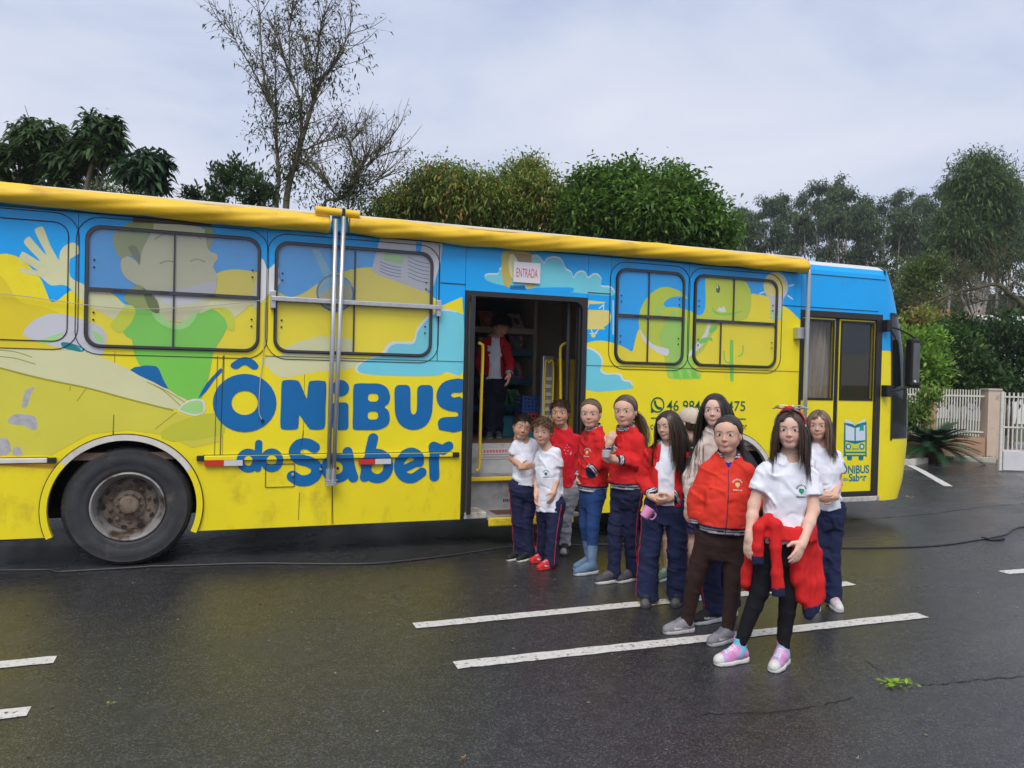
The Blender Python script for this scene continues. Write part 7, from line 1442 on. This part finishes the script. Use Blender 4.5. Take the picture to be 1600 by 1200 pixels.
    if st != 'none':
        bz = {'short': -.058, 'long': -.11, 'pony': -.075}[st]; fh = hr.get('line', 0.0)
        zs = np.array([-.13, -.085, -.06, -.03, 0, .03, .06, .085, .12]) - .006; ys = np.array([-.04, -.035, -.025, -.010, .012, .040, .062, .090, .16]) + fh
        if st == 'short': ys = np.array([-.06, -.05, -.04, -.016, .010, .050, .076, .10, .16]) + fh
        def caps(q, inf=.0): 
            d = smin(ell(q, (0, -.016, .028), (.0785 + inf, .0965 + inf, .0865 + inf)), ell(q, (0, -.040, -.035), (.064 + inf, .058 + inf, .06 + inf)), .03); return smin(d, ell(q, (0, .033, .030), (.0675 + inf, .0605 + inf, .0600 + inf)), .03)
        def hl(q): return q[:, 1] - np.interp(q[:, 2], zs, ys).astype(F4) + ((.012 if st == 'short' else .004) * (vnoise(np.asarray(q, float) * np.array([95, 20, 20]) + sd0) - .35) * (q[:, 1] > .02) + ((.011 - .26 * np.abs(q[:, 0] - hr.get('part', .0))) if st != 'short' else 0) * (q[:, 1] > .0)).astype(F4)
        def cap_w(p):
            q = toh(p); d = caps(q, hr.get('vol', 0.0)); d = smax(d, hl(q) * .7, .008); d = np.maximum(d, (bz - q[:, 2]));
            if st == 'long': mm_ = np.stack([np.abs(q[:, 0]), q[:, 1], q[:, 2]], 1); d = smin(d, rc(mm_, (.060, -.018, .025), (.070, -.022, -.11), .018, .016), .02); d = smin(d, rc(q, (0, -.066, .0), (0, -.082, -.15), .050, .040), .02)
            qn = q * np.array([70, 70, 22], F4); d = d + .0022 * (vnoise(qn + sd0) - .5) * 2; return d * F4(k_)
        c_h = hairc
        v, f = mesh_sdf(cap_w, *bounds([hc], .16 * k_), .0050); hv = [v]; hf = [f]; hcl = [np.tile(c_h * .55, (len(v), 1))]; nvh = len(v)
        N_ = hr.get('n', {'short': 1500, 'long': 1250, 'pony': 1000}[st]); dirs = rg.normal(size=(N_ * 7, 3)); dirs /= np.linalg.norm(dirs, axis=1, keepdims=True); r0 = dirs * np.array([.081, .099, .089]) + np.array([0, -.016, .028]); r0 = r0[(hl(r0) < {'short': -.004, 'long': .0, 'pony': -.003}[st]) & (r0[:, 2] > bz + .02)][:N_]
        if len(r0) == 0: r0 = np.array([[0, -.09, .03]])
        n_ = len(r0); ns = {'short': 6, 'long': 18, 'pony': 10}[st]; P = r0.copy(); pts_ = [P]
        part = hr.get('part', 0.0); dn = (AH.T @ np.array([0, 0, -1.0])); 
        def push(P, marg):
            pw = fromh(P).astype(F4)
            def cd(pw):
                d = caps(toh(pw)) * F4(k_); d = np.minimum(d, ell(toh(pw), (0, .02, -.03), (.062, .066, .075)) * F4(k_))
                if st == 'long': d = np.minimum(d, out.top_fn(pw))
                return d
            d = cd(pw); m_ = d < marg
            if m_.any():
                pm = pw[m_]; e_ = 2e-3; gr_ = np.stack([cd(pm + np.eye(3, dtype=F4)[i] * F4(e_)) - d[m_] for i in range(3)], 1); gr_ /= np.linalg.norm(gr_, axis=1, keepdims=True) + 1e-9; pw[m_] += (gr_ * np.clip(marg - d[m_], 0, .02)[:, None]).astype(F4)
            return toh(pw).astype(float)
        if st == 'short':
            cr = np.array(hr.get('crown', (0, -.05, .11))); dv_ = P - cr; dv_[:, 2] *= .6; dv_ += np.array(hr.get('flow', (0, .03, 0))); L_ = rg.uniform(.6, 1.3, n_) * hr.get('len', .034) * np.where(P[:, 1] > .045, .85, 1.0) * np.where(P[:, 2] > .06, 1.25, .8); dirn = dv_ / np.linalg.norm(dv_, axis=1, keepdims=True)
            dirn = dirn + rg.normal(size=(n_, 3)) * .24; dirn /= np.linalg.norm(dirn, axis=1, keepdims=True)
            for i in range(ns - 1): P = P + dirn * (L_ / (ns - 1))[:, None]; dirn = dirn + dn * .10; dirn /= np.linalg.norm(dirn, axis=1, keepdims=True); P = push(P, .0020); pts_.append(P)
            rad = np.linspace(.0036, .0012, ns)[None] * rg.uniform(.7, 1.2, (n_, 1))
        elif st == 'long':
            side = np.where(P[:, 0] > part, 1.0, -1.0); fr = hr.get('front', (0.5, 0.5)); L_ = hr.get('len', .40) / k_ * rg.uniform(.80, 1.08, n_)
            dirn = np.stack([side * .62, -.22 + 0 * side, -.75 + 0 * side], 1) + rg.normal(size=(n_, 3)) * .12; dirn /= np.linalg.norm(dirn, axis=1, keepdims=True)
            back = rg.uniform(0, 1, n_) > np.where(side > 0, fr[1], fr[0]); tgt = np.stack([side * np.where(back, .0, .03), np.where(back, -.55, .10), np.full(n_, -1.0)], 1)
            # roots hang from their scalp height: reach is shortened for those starting low
            for i in range(ns - 1):
                t_ = i / (ns - 1); ta = tgt * (1 if t_ < .45 else 0) + np.outer(np.full(n_, 1.0 if t_ >= .45 else .35), dn); ta /= np.linalg.norm(ta, axis=1, keepdims=True); w_ = .30 if i < 6 else .45
                dirn = dirn * (1 - w_) + ta * w_ + rg.normal(size=(n_, 3)) * .035; dirn /= np.linalg.norm(dirn, axis=1, keepdims=True); P = P + dirn * (L_ / (ns - 1))[:, None]; P = push(P, .0042)
                P[:, 1] = np.where((np.abs(P[:, 0]) < .050) & (P[:, 2] < .055) & (P[:, 2] > -.10) & (P[:, 1] > .03), np.minimum(P[:, 1], .06), P[:, 1])
                fm_ = (np.abs(P[:, 0]) < .052) & (P[:, 2] < .05) & (P[:, 2] > -.11) & (P[:, 1] > .0); P[fm_, 0] = np.sign(P[fm_, 0]) * .054; pts_.append(P)
            rad = np.concatenate([np.full(3, .0034), np.linspace(.0040, .0014, ns - 3)])[None] * rg.uniform(.7, 1.25, (n_, 1))
        else:
            tie = np.array(hr.get('tie', (0, -.105, .0)))
            for i in range(ns - 1): dv_ = tie - P; L_ = np.linalg.norm(dv_, axis=1, keepdims=True); P = P + dv_ / (L_ + 1e-6) * np.minimum(L_, .022); P = push(P, .0052); pts_.append(P)
            rad = np.full((n_, ns), .0032) * rg.uniform(.7, 1.2, (n_, 1))
            m2 = 300; tl = []; Q = tie + rg.normal(size=(m2, 3)) * np.array([.012, .008, .012]); dq = np.array(hr.get('tdir', (0, -.7, -.3))) + rg.normal(size=(m2, 3)) * .18; dq /= np.linalg.norm(dq, axis=1, keepdims=True); TLn = hr.get('tail', .22) / k_
            for i in range(14):
                tl.append(Q); dq = dq * .72 + dn * .28 + np.array(hr.get('tpull', (0, 0, 0))) * .28 + rg.normal(size=(m2, 3)) * .03; dq /= np.linalg.norm(dq, axis=1, keepdims=True); Q = Q + dq * TLn / 13 * rg.uniform(.85, 1.1, (m2, 1))
            tl = np.stack(tl, 1); tv, tf = ribbons(fromh(tl.reshape(-1, 3)).reshape(tl.shape), np.linspace(.0044, .0012, 14)[None] * rg.uniform(.7, 1.2, (m2, 1)) * k_, hc + rt * .4 + tocam * .1); hv.append(tv); hf.append(tf + nvh); nvh += len(tv); hcl.append(np.repeat(c_h * rg.uniform(.7, 1.3, (m2, 1)), 14 * 2, 0))
        PP = np.stack(pts_, 1); tv, tf = ribbons(fromh(PP.reshape(-1, 3)).reshape(PP.shape), rad * k_, hc - tocam * .02 - np.array([0, 0, .03])); hv.append(tv); hf.append(tf + nvh); hcl.append(np.repeat(c_h * rg.uniform(.55, 1.9, (n_, 1)), ns * 2, 0))
        out.hair = mesh_obj('hair', np.concatenate(hv), np.concatenate(hf), M_HAIR, root, True, np.concatenate(hcl))
    return out
# ================================================================== the children in line
DB = False
PIPE = (.50, .02, .05)
DK, BR, DBR, LBR = (.012, .009, .008), (.060, .032, .018), (.030, .017, .011), (.135, .080, .045)
TAN, FAIR, PALE = (.55, .31, .205), (.66, .405, .295), (.71, .46, .36)
CREST_W = ((.02, .10, .07), (.03, .28, .12)); CREST_R = ((.62, .58, .55), (.55, .50, .10))
people = {}
people['A'] = build_person('boy in white tee with dark hair and tilted head, hand on hip, by bus steps', dict(dbg=DB, seed=1,
  feet=[((812, 873), (798, 876)), ((829, 874), (812, 878))], J=dict(head=(816, 667, 41), neck=(819, 687), sh_l=(807, 695, .02), sh_r=(832, 692, -.02), pelvis=(819, 757), el_l=(800, 716, -.1), wr_l=(816, 731, 1), hand_l=(826, 729, .02), el_r=(838, 722, -1), wr_r=(842, 745, -1), kn_l=(810, 815), kn_r=(822, 816)),
  face=(8, 4, 14), skin=TAN, hair_col=DK, squint=.62, hair=dict(kind='short', len=.022, flow=(0, .05, .0)), top=dict(kind='tee', hem=.0, bag=.006), trousers=dict(loose=.014, flare=.008, piping=PIPE, hem=.0), shoes=dict(col=(.012, .012, .014), sole=(.62, .60, .57), lace=(.02, .02, .02)), palm_l=(.3, .9, .3), curl_l=.3))
people['C'] = build_person('boy in red football shirt and grey trousers standing behind the two white-shirted boys', dict(dbg=DB, seed=3,
  feet=[((850, 860), (836, 865)), ((884, 861), (880, 868))], J=dict(head=(875, 645, 41), neck=(879, 668), sh_l=(863, 679, -.01), sh_r=(899, 682, .02), pelvis=(883, 757), el_l=(858, 716, -1), wr_l=(860, 745, 1), el_r=(901, 719, -.2), wr_r=(888, 748, .6), kn_l=(862, 806), kn_r=(883, 806)),
  face=(-8, 0, -3), skin=TAN, hair_col=BR, hair=dict(kind='short', len=.030, flow=(.03, .05, 0)), top=dict(kind='tee', col=(.58, .012, .022), hem=-.03, bag=.008, specks=[(.015, .62, .006, .003, .4), (.03, .66, .005, .003, 1.2), (.045, .60, .006, .003, .2), (.025, .56, .005, .003, .9), (.055, .66, .005, .003, 2), (.07, .56, .004, .016, -.3), (-.05, .58, .008, .003, .1), (.04, .70, .004, .003, .4)]), trousers=dict(col=(.33, .34, .38), loose=.016, flare=-.002, hem=.04), shoes=dict(col=(.015, .015, .017), sole=(.05, .05, .05), toe=(.30, .30, .31)), nohand='r'))
people['B'] = build_person('light-haired boy in long white tee with crest and red football shoes', dict(dbg=DB, seed=2,
  feet=[((853, 877), (832, 880)), ((869, 886), (838, 892))], J=dict(head=(848, 673, 43), neck=(856, 700), sh_l=(844, 709, -.05), sh_r=(869, 703, .05), pelvis=(860, 784), el_l=(840, 748, -.2), wr_l=(838, 772, .6), hand_l=(838, 785, .02), el_r=(871, 744, -.1), wr_r=(865, 769, .6), hand_r=(861, 783, .02), kn_l=(851, 832), kn_r=(864, 834)),
  face=(-14, 6, 2), skin=FAIR, hair_col=(.115, .066, .036), squint=.55, hair=dict(kind='short', len=.040, flow=(-.01, .09, .0)), top=dict(kind='tee', hem=-.16, bag=.018, crest=(.035, .55, *CREST_W)), trousers=dict(loose=.016, flare=.012, piping=PIPE, pipe_f=.5), shoes=dict(col=(.55, .02, .025), sole=(.45, .03, .03), lace=(.6, .3, .3), swoosh=(.7, .66, .66))))
people['D'] = build_person('girl in red jacket with hand in pocket and blue leggings, hair tied back', dict(dbg=DB, seed=4,
  feet=[((929, 886), (897, 891)), ((937, 895), (893, 900))], J=dict(head=(923, 646, 46), neck=(928, 671), sh_l=(915, 682, -.10), sh_r=(938, 684, .10), pelvis=(926, 762), el_l=(909, 722, -1), wr_l=(905, 745, 1), el_r=(945, 716, .1), wr_r=(921, 738, .25), kn_l=(915, 820), kn_r=(926, 822)),
  face=(-10, 2, -2), skin=FAIR, hair_col=(.19, .125, .07), hair=dict(kind='pony', line=-.008, tail=.20, tdir=(-.3, -.4, -.4), tpull=(-.1, 0, 0), tie=(-.03, -.10, -.02)), top=dict(kind='jacket', hem=-.06, bag=.018, zip=True, crest=(.045, .62, *CREST_R)), trousers=dict(col=(.022, .060, .19), loose=.003, flare=-.003, hem=.035, wr=.002, col2=(.17, .25, .40), z2=.235), shoes=dict(col=(.10, .17, .27), sole=(.50, .52, .54), lace=(.2, .28, .38)), nohand='r', hipw=.055))
people['E'] = build_person('tall girl in red jacket touching her long hair and holding a clear cup', dict(dbg=DB, seed=5,
  feet=[((970, 908), (929, 913)), ((994, 905), (966, 911))], J=dict(head=(977, 642, 50), neck=(979, 670), sh_l=(963, 682, -.08), sh_r=(996, 684, .09), pelvis=(980, 762), el_l=(950, 722, .3), wr_l=(951, 695, .5), hand_l=(957, 679, .02), el_r=(1001, 724, .1), wr_r=(962, 719, .7), hand_r=(945, 712, .03), kn_l=(961, 829), kn_r=(985, 830)),
  face=(-16, 2, -3), skin=FAIR, hair_col=(.125, .078, .046), hair=dict(kind='pony', line=-.008, tail=.34, tdir=(.5, -.1, -.3), tpull=(.06, .12, 0), tie=(.05, -.075, -.03)), top=dict(kind='jacket', hem=-.02, bag=.026, crest=(-.035, .64, *CREST_R)), trousers=dict(loose=.004, flare=.012, piping=PIPE, pipe_f=.1), shoes=dict(col=(.06, .055, .06), sole=(.60, .58, .56), lace=(.12, .12, .12)), palm_r=(-.2, .6, .5), curl_r=1.0, palm_l=(.6, .5, .2), curl_l=1.1, hipw=.06))
people['G'] = build_person('boy in beige cap and purple shirt seen from behind among the girls', dict(dbg=DB, seed=7, back=True,
  feet=[((1046, 903), (1028, 909)), ((1085, 905), (1092, 899))], J=dict(head=(1076, 661, 46), neck=(1076, 686), sh_l=(1060, 695, .02), sh_r=(1091, 693, -.02), pelvis=(1072, 785), el_l=(1052, 735, 1), wr_l=(1052, 770, -1), el_r=(1096, 730, 1), wr_r=(1096, 766, -1), kn_l=(1044, 842), kn_r=(1078, 846)),
  face=(-125, 0, -4), skin=FAIR, hair_col=BR, noface=False, hair=dict(kind='short', len=.015, n=0), top=dict(kind='tee', col=(.085, .05, .17), hem=-.10, bag=.012), trousers=dict(loose=.02, cut=.22, col=(.03, .04, .10)), shoes=dict(col=(.10, .16, .10), sole=(.50, .55, .48), lace=(.4, .5, .4)), sock=(.05, .05, .05), sockh=.05))
people['F'] = build_person('small girl with long loose hair in open red jacket over white tee', dict(dbg=DB, seed=6,
  feet=[((1012, 938), (1007, 952)), ((1061, 938), (1054, 950))], J=dict(head=(1044, 665, 46), neck=(1042, 693), sh_l=(1016, 707, -.02), sh_r=(1073, 709, .03), pelvis=(1040, 785), el_l=(1005, 750, -.3), wr_l=(1020, 777, 1), hand_l=(1033, 784, .02), el_r=(1073, 754, -.3), wr_r=(1047, 779, 1), hand_r=(1035, 784, .02), kn_l=(1015, 862), kn_r=(1058, 864)),
  face=(-34, 6, -4), skin=FAIR, hair_col=DBR, squint=.7, brow=-.0, hair=dict(kind='long', len=.40, front=(.9, .75), part=.01), top=dict(kind='open', col=RED, tee=TEEW, hem=-.02, jhem=-.17, bag=.012, gap=.058, crest=None), trousers=dict(loose=.022, flare=.024, piping=PIPE, col=(.018, .026, .075)), shoes=dict(col=(.02, .02, .022), sole=(.07, .07, .075), lace=(.05, .05, .05), toe=(.10, .10, .10)), palm_l=(.2, .8, .6), palm_r=(-.2, .8, .6), curl_l=.8, curl_r=.8))
people['H'] = build_person('tallest girl with very long straight hair in cream sweater behind the others', dict(dbg=DB, seed=8,
  feet=[((1118, 970), (1090, 975)), ((1142, 962), (1124, 968))], J=dict(head=(1117, 641, 52), neck=(1119, 675), sh_l=(1097, 692, .03), sh_r=(1143, 690, -.03), pelvis=(1116, 795), el_l=(1080, 748, .3), wr_l=(1076, 786, .3), hand_l=(1073, 800, .0), el_r=(1155, 742, 1), wr_r=(1158, 785, 1), kn_l=(1108, 868), kn_r=(1128, 868)),
  face=(-10, 0, -2), skin=PALE, hair_col=(.020, .013, .011), hair=dict(kind='long', len=.62, front=(.95, .6), part=-.005), top=dict(kind='jacket', col=(.62, .52, .47), plain=True, hem=-.10, bag=.020), trousers=dict(loose=.014, flare=.016, piping=PIPE, hem=.03), shoes=dict(col=(.016, .016, .018), sole=(.55, .55, .55), lace=(.03, .03, .03), swoosh=(.5, .5, .5)), sock=(.66, .64, .64), sockh=.12))
people['K'] = build_person('girl in white tee and navy trousers half hidden behind the girl with the hair bow', dict(dbg=DB, seed=11,
  feet=[((1270, 945), (1274, 954)), ((1297, 944), (1312, 957))], J=dict(head=(1279, 664, 46), neck=(1283, 692), sh_l=(1262, 707, .02), sh_r=(1305, 709, -.02), pelvis=(1288, 792), el_l=(1256, 748, 1), wr_l=(1272, 775, 1), hand_l=(1284, 778, .02), el_r=(1309, 755, .0), wr_r=(1303, 776, 1), hand_r=(1292, 774, .03), kn_l=(1276, 866), kn_r=(1298, 868)),
  face=(-6, 3, 0), skin=FAIR, hair_col=(.115, .068, .042), squint=.75, hair=dict(kind='long', len=.27, front=(.6, .9), part=.012), top=dict(kind='tee', hem=-.02, bag=.010), trousers=dict(loose=.016, flare=.016, piping=PIPE, col=(.017, .023, .068)), shoes=dict(col=(.60, .57, .58), sole=(.58, .57, .55), lace=(.55, .2, .28), toe=(.62, .6, .6)), palm_r=(-.4, .8, -.2), curl_r=.5))
people['I'] = build_person('smiling girl in zipped red jacket and brown leggings with grey trainers', dict(dbg=DB, seed=9,
  feet=[((1086, 986), (1034, 991)), ((1146, 1000), (1106, 1010))], J=dict(head=(1137, 679, 60), neck=(1137, 712), sh_l=(1108, 729, -.01), sh_r=(1165, 731, .02), pelvis=(1128, 832), el_l=(1088, 779, -.1), wr_l=(1086, 822, .0), el_r=(1178, 783, -.2), wr_r=(1158, 822, .45), kn_l=(1087, 899), kn_r=(1146, 903)),
  face=(-12, 0, -2), skin=FAIR, hair_col=(.034, .022, .016), hair=dict(kind='pony', line=-.010, part=.012, tail=.20, tdir=(.35, -.4, -.3), tie=(.02, -.10, -.01)), lips=(.55, .22, .22), top=dict(kind='jacket', hem=-.0, bag=.030, zip=True, vneck=.84, under=(.02, .02, .33), col=(.68, .040, .022), crest=(.055, .66, *CREST_R), rs=.055), trousers=dict(col=(.035, .018, .015), loose=.003, wr=.0022, hem=.02), shoes=dict(col=(.22, .21, .23), sole=(.42, .42, .43), lace=(.10, .10, .12), swoosh=(.55, .54, .55)), nohand='lr', bulk=1.14, belly=.012))
people['J'] = build_person('girl with a bow in her hair, white tee and red jacket tied round her waist', dict(dbg=DB, seed=10,
  feet=[((1172, 1032), (1112, 1041)), ((1229, 1033), (1205, 1053))], J=dict(head=(1235, 671, 61), neck=(1233, 712), sh_l=(1196, 732, .0), sh_r=(1267, 737, .0), pelvis=(1222, 838), el_l=(1178, 788, .1), wr_l=(1171, 838, .5), hand_l=(1169, 860, .01), el_r=(1271, 797, .35), wr_r=(1254, 848, 1.0), hand_r=(1244, 872, .03), kn_l=(1187, 924), kn_r=(1232, 932)),
  face=(-4, 1, -1), skin=PALE, lips=(.56, .16, .18), hair_col=(.040, .022, .015), hair=dict(kind='long', len=.29, front=(.8, .9), part=.0), top=dict(kind='tee', hem=-.06, bag=.005, crest=(.050, .60, *CREST_W)), trousers=dict(col=(.010, .010, .013), loose=.002, wr=.0025, hem=.07, r1=.030), shoes=dict(col=(.62, .30, .55), sole=(.66, .64, .60), lace=(.66, .60, .68), patch=((.16, .50, .68), (.60, .24, .44)), toe=(.62, .6, .58), high=.045), palm_r=tuple(CF - .5 * CR), thumb_r=-CR, curl_r=.35, palm_l=tuple(CF * .8 + CR), thumb_l=-CF, curl_l=.35))
# ---- the tied jacket
def tied_jacket(P):
    s, W = P.s, P.W; z5 = lambda x, y, d: W(1090 + x / 2.609, 610 + y / 2.609, d)
    S1 = [z5(285, 520, .10), z5(250, 560, .105), z5(245, 640, .10), z5(246, 705, .095)]; S2 = [z5(318, 550, .12), z5(318, 640, .13), z5(325, 740, .13), z5(331, 835, .125)]
    dr = []
    for a, b, c, d in (((415, 527, 0.040), (395, 600, 0.070), (392, 690, 0.080), (400, 770, 0.075)), ((428, 527, 0.030), (412, 620, 0.070), (415, 760, 0.080), (425, 850, 0.070)), ((440, 527, 0.010), (435, 640, 0.050), (440, 790, 0.060), (452, 915, 0.055)), ((450, 527, -0.020), (458, 650, 0.020), (465, 790, 0.030), (474, 885, 0.030)), ((455, 527, -0.020), (478, 660, -0.020), (487, 780, -0.010), (492, 855, 0.000)), ((450, 527, -0.060), (480, 660, -0.040), (492, 770, -0.030), (497, 830, -0.020)), ((400, 527, -0.100), (420, 660, -0.130), (430, 780, -0.130), (440, 840, -0.130)), ((300, 527, -0.100), (300, 660, -0.140), (300, 760, -0.140), (300, 800, -0.140)), ((240, 527, -0.060), (225, 640, -0.080), (214, 740, -0.070), (205, 800, -0.060)), ((232, 530, -0.020), (214, 660, -0.030), (203, 740, -0.030), (198, 785, -0.020))): dr.append([z5(*q) for q in (a, b, c, d)])
    cuff = [(S1[-1], S1[-2]), (S2[-1], S2[-2])]
    def fn(p):
        d = np.maximum(np.abs(P.loft(p, [-.02, .02, .12, .18], [.150 * s, .152 * s, .146 * s, .138 * s], [.122 * s, .124 * s, .116 * s, .108 * s])) - .016 * s, -1)
        q = (p - P.pelf) @ P.A3; d = np.maximum(d, np.maximum(-.00 - q[:, 2] / P.T, q[:, 2] / P.T - .16 - .05 * q[:, 0] / s) * P.T)
        for S_, r in ((S1, .029), (S2, .030)):
            for a, b in zip(S_[:-1], S_[1:]): d = smin(d, rc(p, a, b, r * s, r * s * 1.05), .012)
            e_ = S_[-1]; dd = nrm(S_[-1] - S_[-2])
        d = smin(d, sph(p, z5(312, 545, .122), .032 * s), .02)
        for S_ in dr:
            for i, (a, b) in enumerate(zip(S_[:-1], S_[1:])): d = smin(d, rc(p, a, b, (.022 + .002 * i) * s, (.024 + .002 * i) * s), .034)
        for a, b in cuff: dd = nrm(a - b); loc = np.linalg.norm(p - a.astype(F4), axis=1) < .07 * s; d = np.where(loc, np.maximum(d, (p - a.astype(F4)) @ dd.astype(F4)), d)
        return d + P.wr(p, .0030 * s, (18, 18, 7))
    def cf(v):
        c = np.tile(np.array(RED), (len(v), 1))
        for a, b in cuff: dd = nrm(a - b); c[(np.linalg.norm(v - a, axis=1) < .075 * s) & ((v - a) @ dd > -.045 * s)] = NAVY
        for i in (2, 3): a, b = dr[i][-1], dr[i][-2]; dd = nrm(a - b); c[(np.linalg.norm(v - a, axis=1) < .075 * s) & ((v - a) @ dd > -.018 * s)] = NAVY
        return c
    pts = S1 + S2 + [q for d in dr for q in d] + [P.pel]
    P.garment('tied_jacket', fn, *bounds(pts, .2 * s), .0085, cf)
tied_jacket(people['J'])
def hair_bow(P):
    def fn(p):
        q = P.toh(p); a = np.abs(q[:, 0])
        ring = np.hypot(np.hypot(q[:, 0] / .084, (q[:, 2] - .028) / .095) * .09 - .09, np.maximum(np.abs(q[:, 1] - .022 - .10 * (q[:, 2] - .03)) - .013, 0)) - .005; ring = np.maximum(ring, .0 - q[:, 2])
        d = smin(ring, sph(q, (-.004, .040, .124), .014), .008)
        for sg, c in ((-1, (-.042, .040, .132)), (1, (.040, .040, .132))): d = smin(d, np.maximum(ell(q, c, (.040, .012, .013)), -ell(q, (c[0] + sg * .004, c[1], c[2] + .001), (.024, .02, .004))), .006)
        d = smin(d, rc(q, (-.07, .040, .130), (-.094, .042, .121), .006, .004), .006); d = smin(d, rc(q, (.07, .040, .131), (.098, .040, .124), .007, .004), .006)
        return d * F4(P.k)
    def cf(v):
        q = P.toh(v); c = np.tile((.48, .03, .05), (len(v), 1)); n = vnoise(q * 70 + 5); c[n > .62] = (.62, .60, .60); c[(q[:, 0] > .022) & (q[:, 2] > .11)] = (.36, .34, .33); c[(q[:, 0] < -.060)] = (.25, .2, .18); return c
    P.garment('hair_bow', fn, *bounds([P.hc], .17 * P.k), .0036, cf)
hair_bow(people['J'])
def cap_hat(P):
    def fn(p):
        q = P.toh(p); dome = ell(q, (0, -.010, .030), (.086, .106, .092)); dome = np.maximum(dome, .012 - q[:, 2] + .18 * q[:, 1]); slot = ell(q, (0, -.112, .016), (.034, .03, .017)); dome = smax(dome, -slot, .003)
        bill = np.maximum(np.hypot(q[:, 0] / .072, (q[:, 1] - .085) / .085) * .075 - .075, np.abs(q[:, 2] - .036 + .22 * (q[:, 1] - .09) + 1.6 * q[:, 0] ** 2 * 1.5) - .004); return smin(dome, bill, .006) * F4(P.k)
    o = P.garment('cap', fn, *bounds([P.hc], .20 * P.k), .0042, lambda v: (.52, .44, .34))
    P.garment('cap_strap', lambda p: np.maximum(np.abs(ell(P.toh(p), (0, -.010, .006), (.088, .108, .096))) - .003, np.maximum(np.abs(P.toh(p)[:, 2] - .004) - .008, P.toh(p)[:, 1] + .07)) * F4(P.k), *bounds([P.hc], .14 * P.k), .004, lambda v: (.46, .39, .30), parent=o)
cap_hat(people['G'])
# ---- things held
def cup(p, up, r, h, m, name, label, cat='cup'):
    o = empty(name, tuple(p)); tag(o, label, cat)
    b = G().lathe([(0, 0), (r * .80, 0), (r, h), (r * .93, h), (r * .75, .006)], (float(p[0]), float(p[1]), float(p[2])), 2, 24).obj('cup_body', m, o, smooth=True); sharp(b); return o
P = people['E']; pc = P.WR['r'] + P.HD['r'] * .085 * P.s + np.array([0, 0, -.005]) - CF * .03
cup(pc, None, .034, .055, mat('clear_plastic', (.55, .52, .56), .2, .05), 'clear_cup', 'small pale plastic cup held by the tall girl touching her hair')
P = people['F']; q = P.W(1008, 806, .16); q2 = P.W(1014, 797, .17)
o = empty('pink_mug', tuple(q)); tag(o, 'pink plastic mug hanging from the fingers of the small long-haired girl', 'mug'); MP = mat('pink_plastic', (.72, .26, .50), .35, .05)
ax = nrm(P.W(1020, 787, .17) - P.W(1007, 806, .17)); sx_ = nrm(np.cross(ax, CF)); sy_ = np.cross(ax, sx_); c0_ = P.W(1006, 808, .17); vv, ff = [], []
prof_ = [(0.0, 0.0), (.030, 0.0), (.034, .004), (.042, .082), (.038, .082), (.030, .008)]
for r_, h_ in prof_:
    for k in range(26): a = 2 * math.pi * k / 26; vv.append(c0_ + ax * h_ + r_ * (math.cos(a) * sx_ + math.sin(a) * sy_))
for i in range(5):
    for k in range(26): ff.append((i * 26 + k, i * 26 + (k + 1) % 26, (i + 1) * 26 + (k + 1) % 26, (i + 1) * 26 + k))
sharp(G().add(vv, ff).obj('mug_body', MP, o, smooth=True)); hp = [c0_ + ax * h_ - sx_ * r_ for r_, h_ in ((.036, .016), (.058, .020), (.066, .042), (.060, .066), (.040, .070))]
G().tube(smooth_loop(hp, 5, False), .006, 8).obj('mug_handle', MP, o, smooth=True)
# ---- the boy inside the bus
people['L'] = build_person('boy in open red jacket looking down, standing inside the bus doorway', dict(dbg=DB, seed=12, floor=FLZ, base=(2.82, 8.15, FLZ),
  feet=[((770, 683), (760, 688)), ((772, 681), (784, 687))], J=dict(head=(783, 508, 37), neck=(774, 525), sh_l=(757, 536, .0), sh_r=(790, 537, .02), pelvis=(773, 591), el_l=(750, 566, -1), wr_l=(756, 590, 1), hand_l=(759, 602, .02), el_r=(797, 566, 1), wr_r=(795, 587, 1), hand_r=(794, 599, .02), kn_l=(766, 635), kn_r=(779, 635)),
  face=(20, 34, 6), skin=TAN, hair_col=DK, squint=.4, hair=dict(kind='short', len=.042, vol=.006), top=dict(kind='open', hem=-.02, jhem=-.06, bag=.014, gap=.065, gx=.01, tee=TEEW, col=(.50, .015, .018)), trousers=dict(loose=.018, flare=.012, col=(.012, .015, .03)), shoes=dict(col=(.05, .06, .08), sole=(.25, .24, .22))))
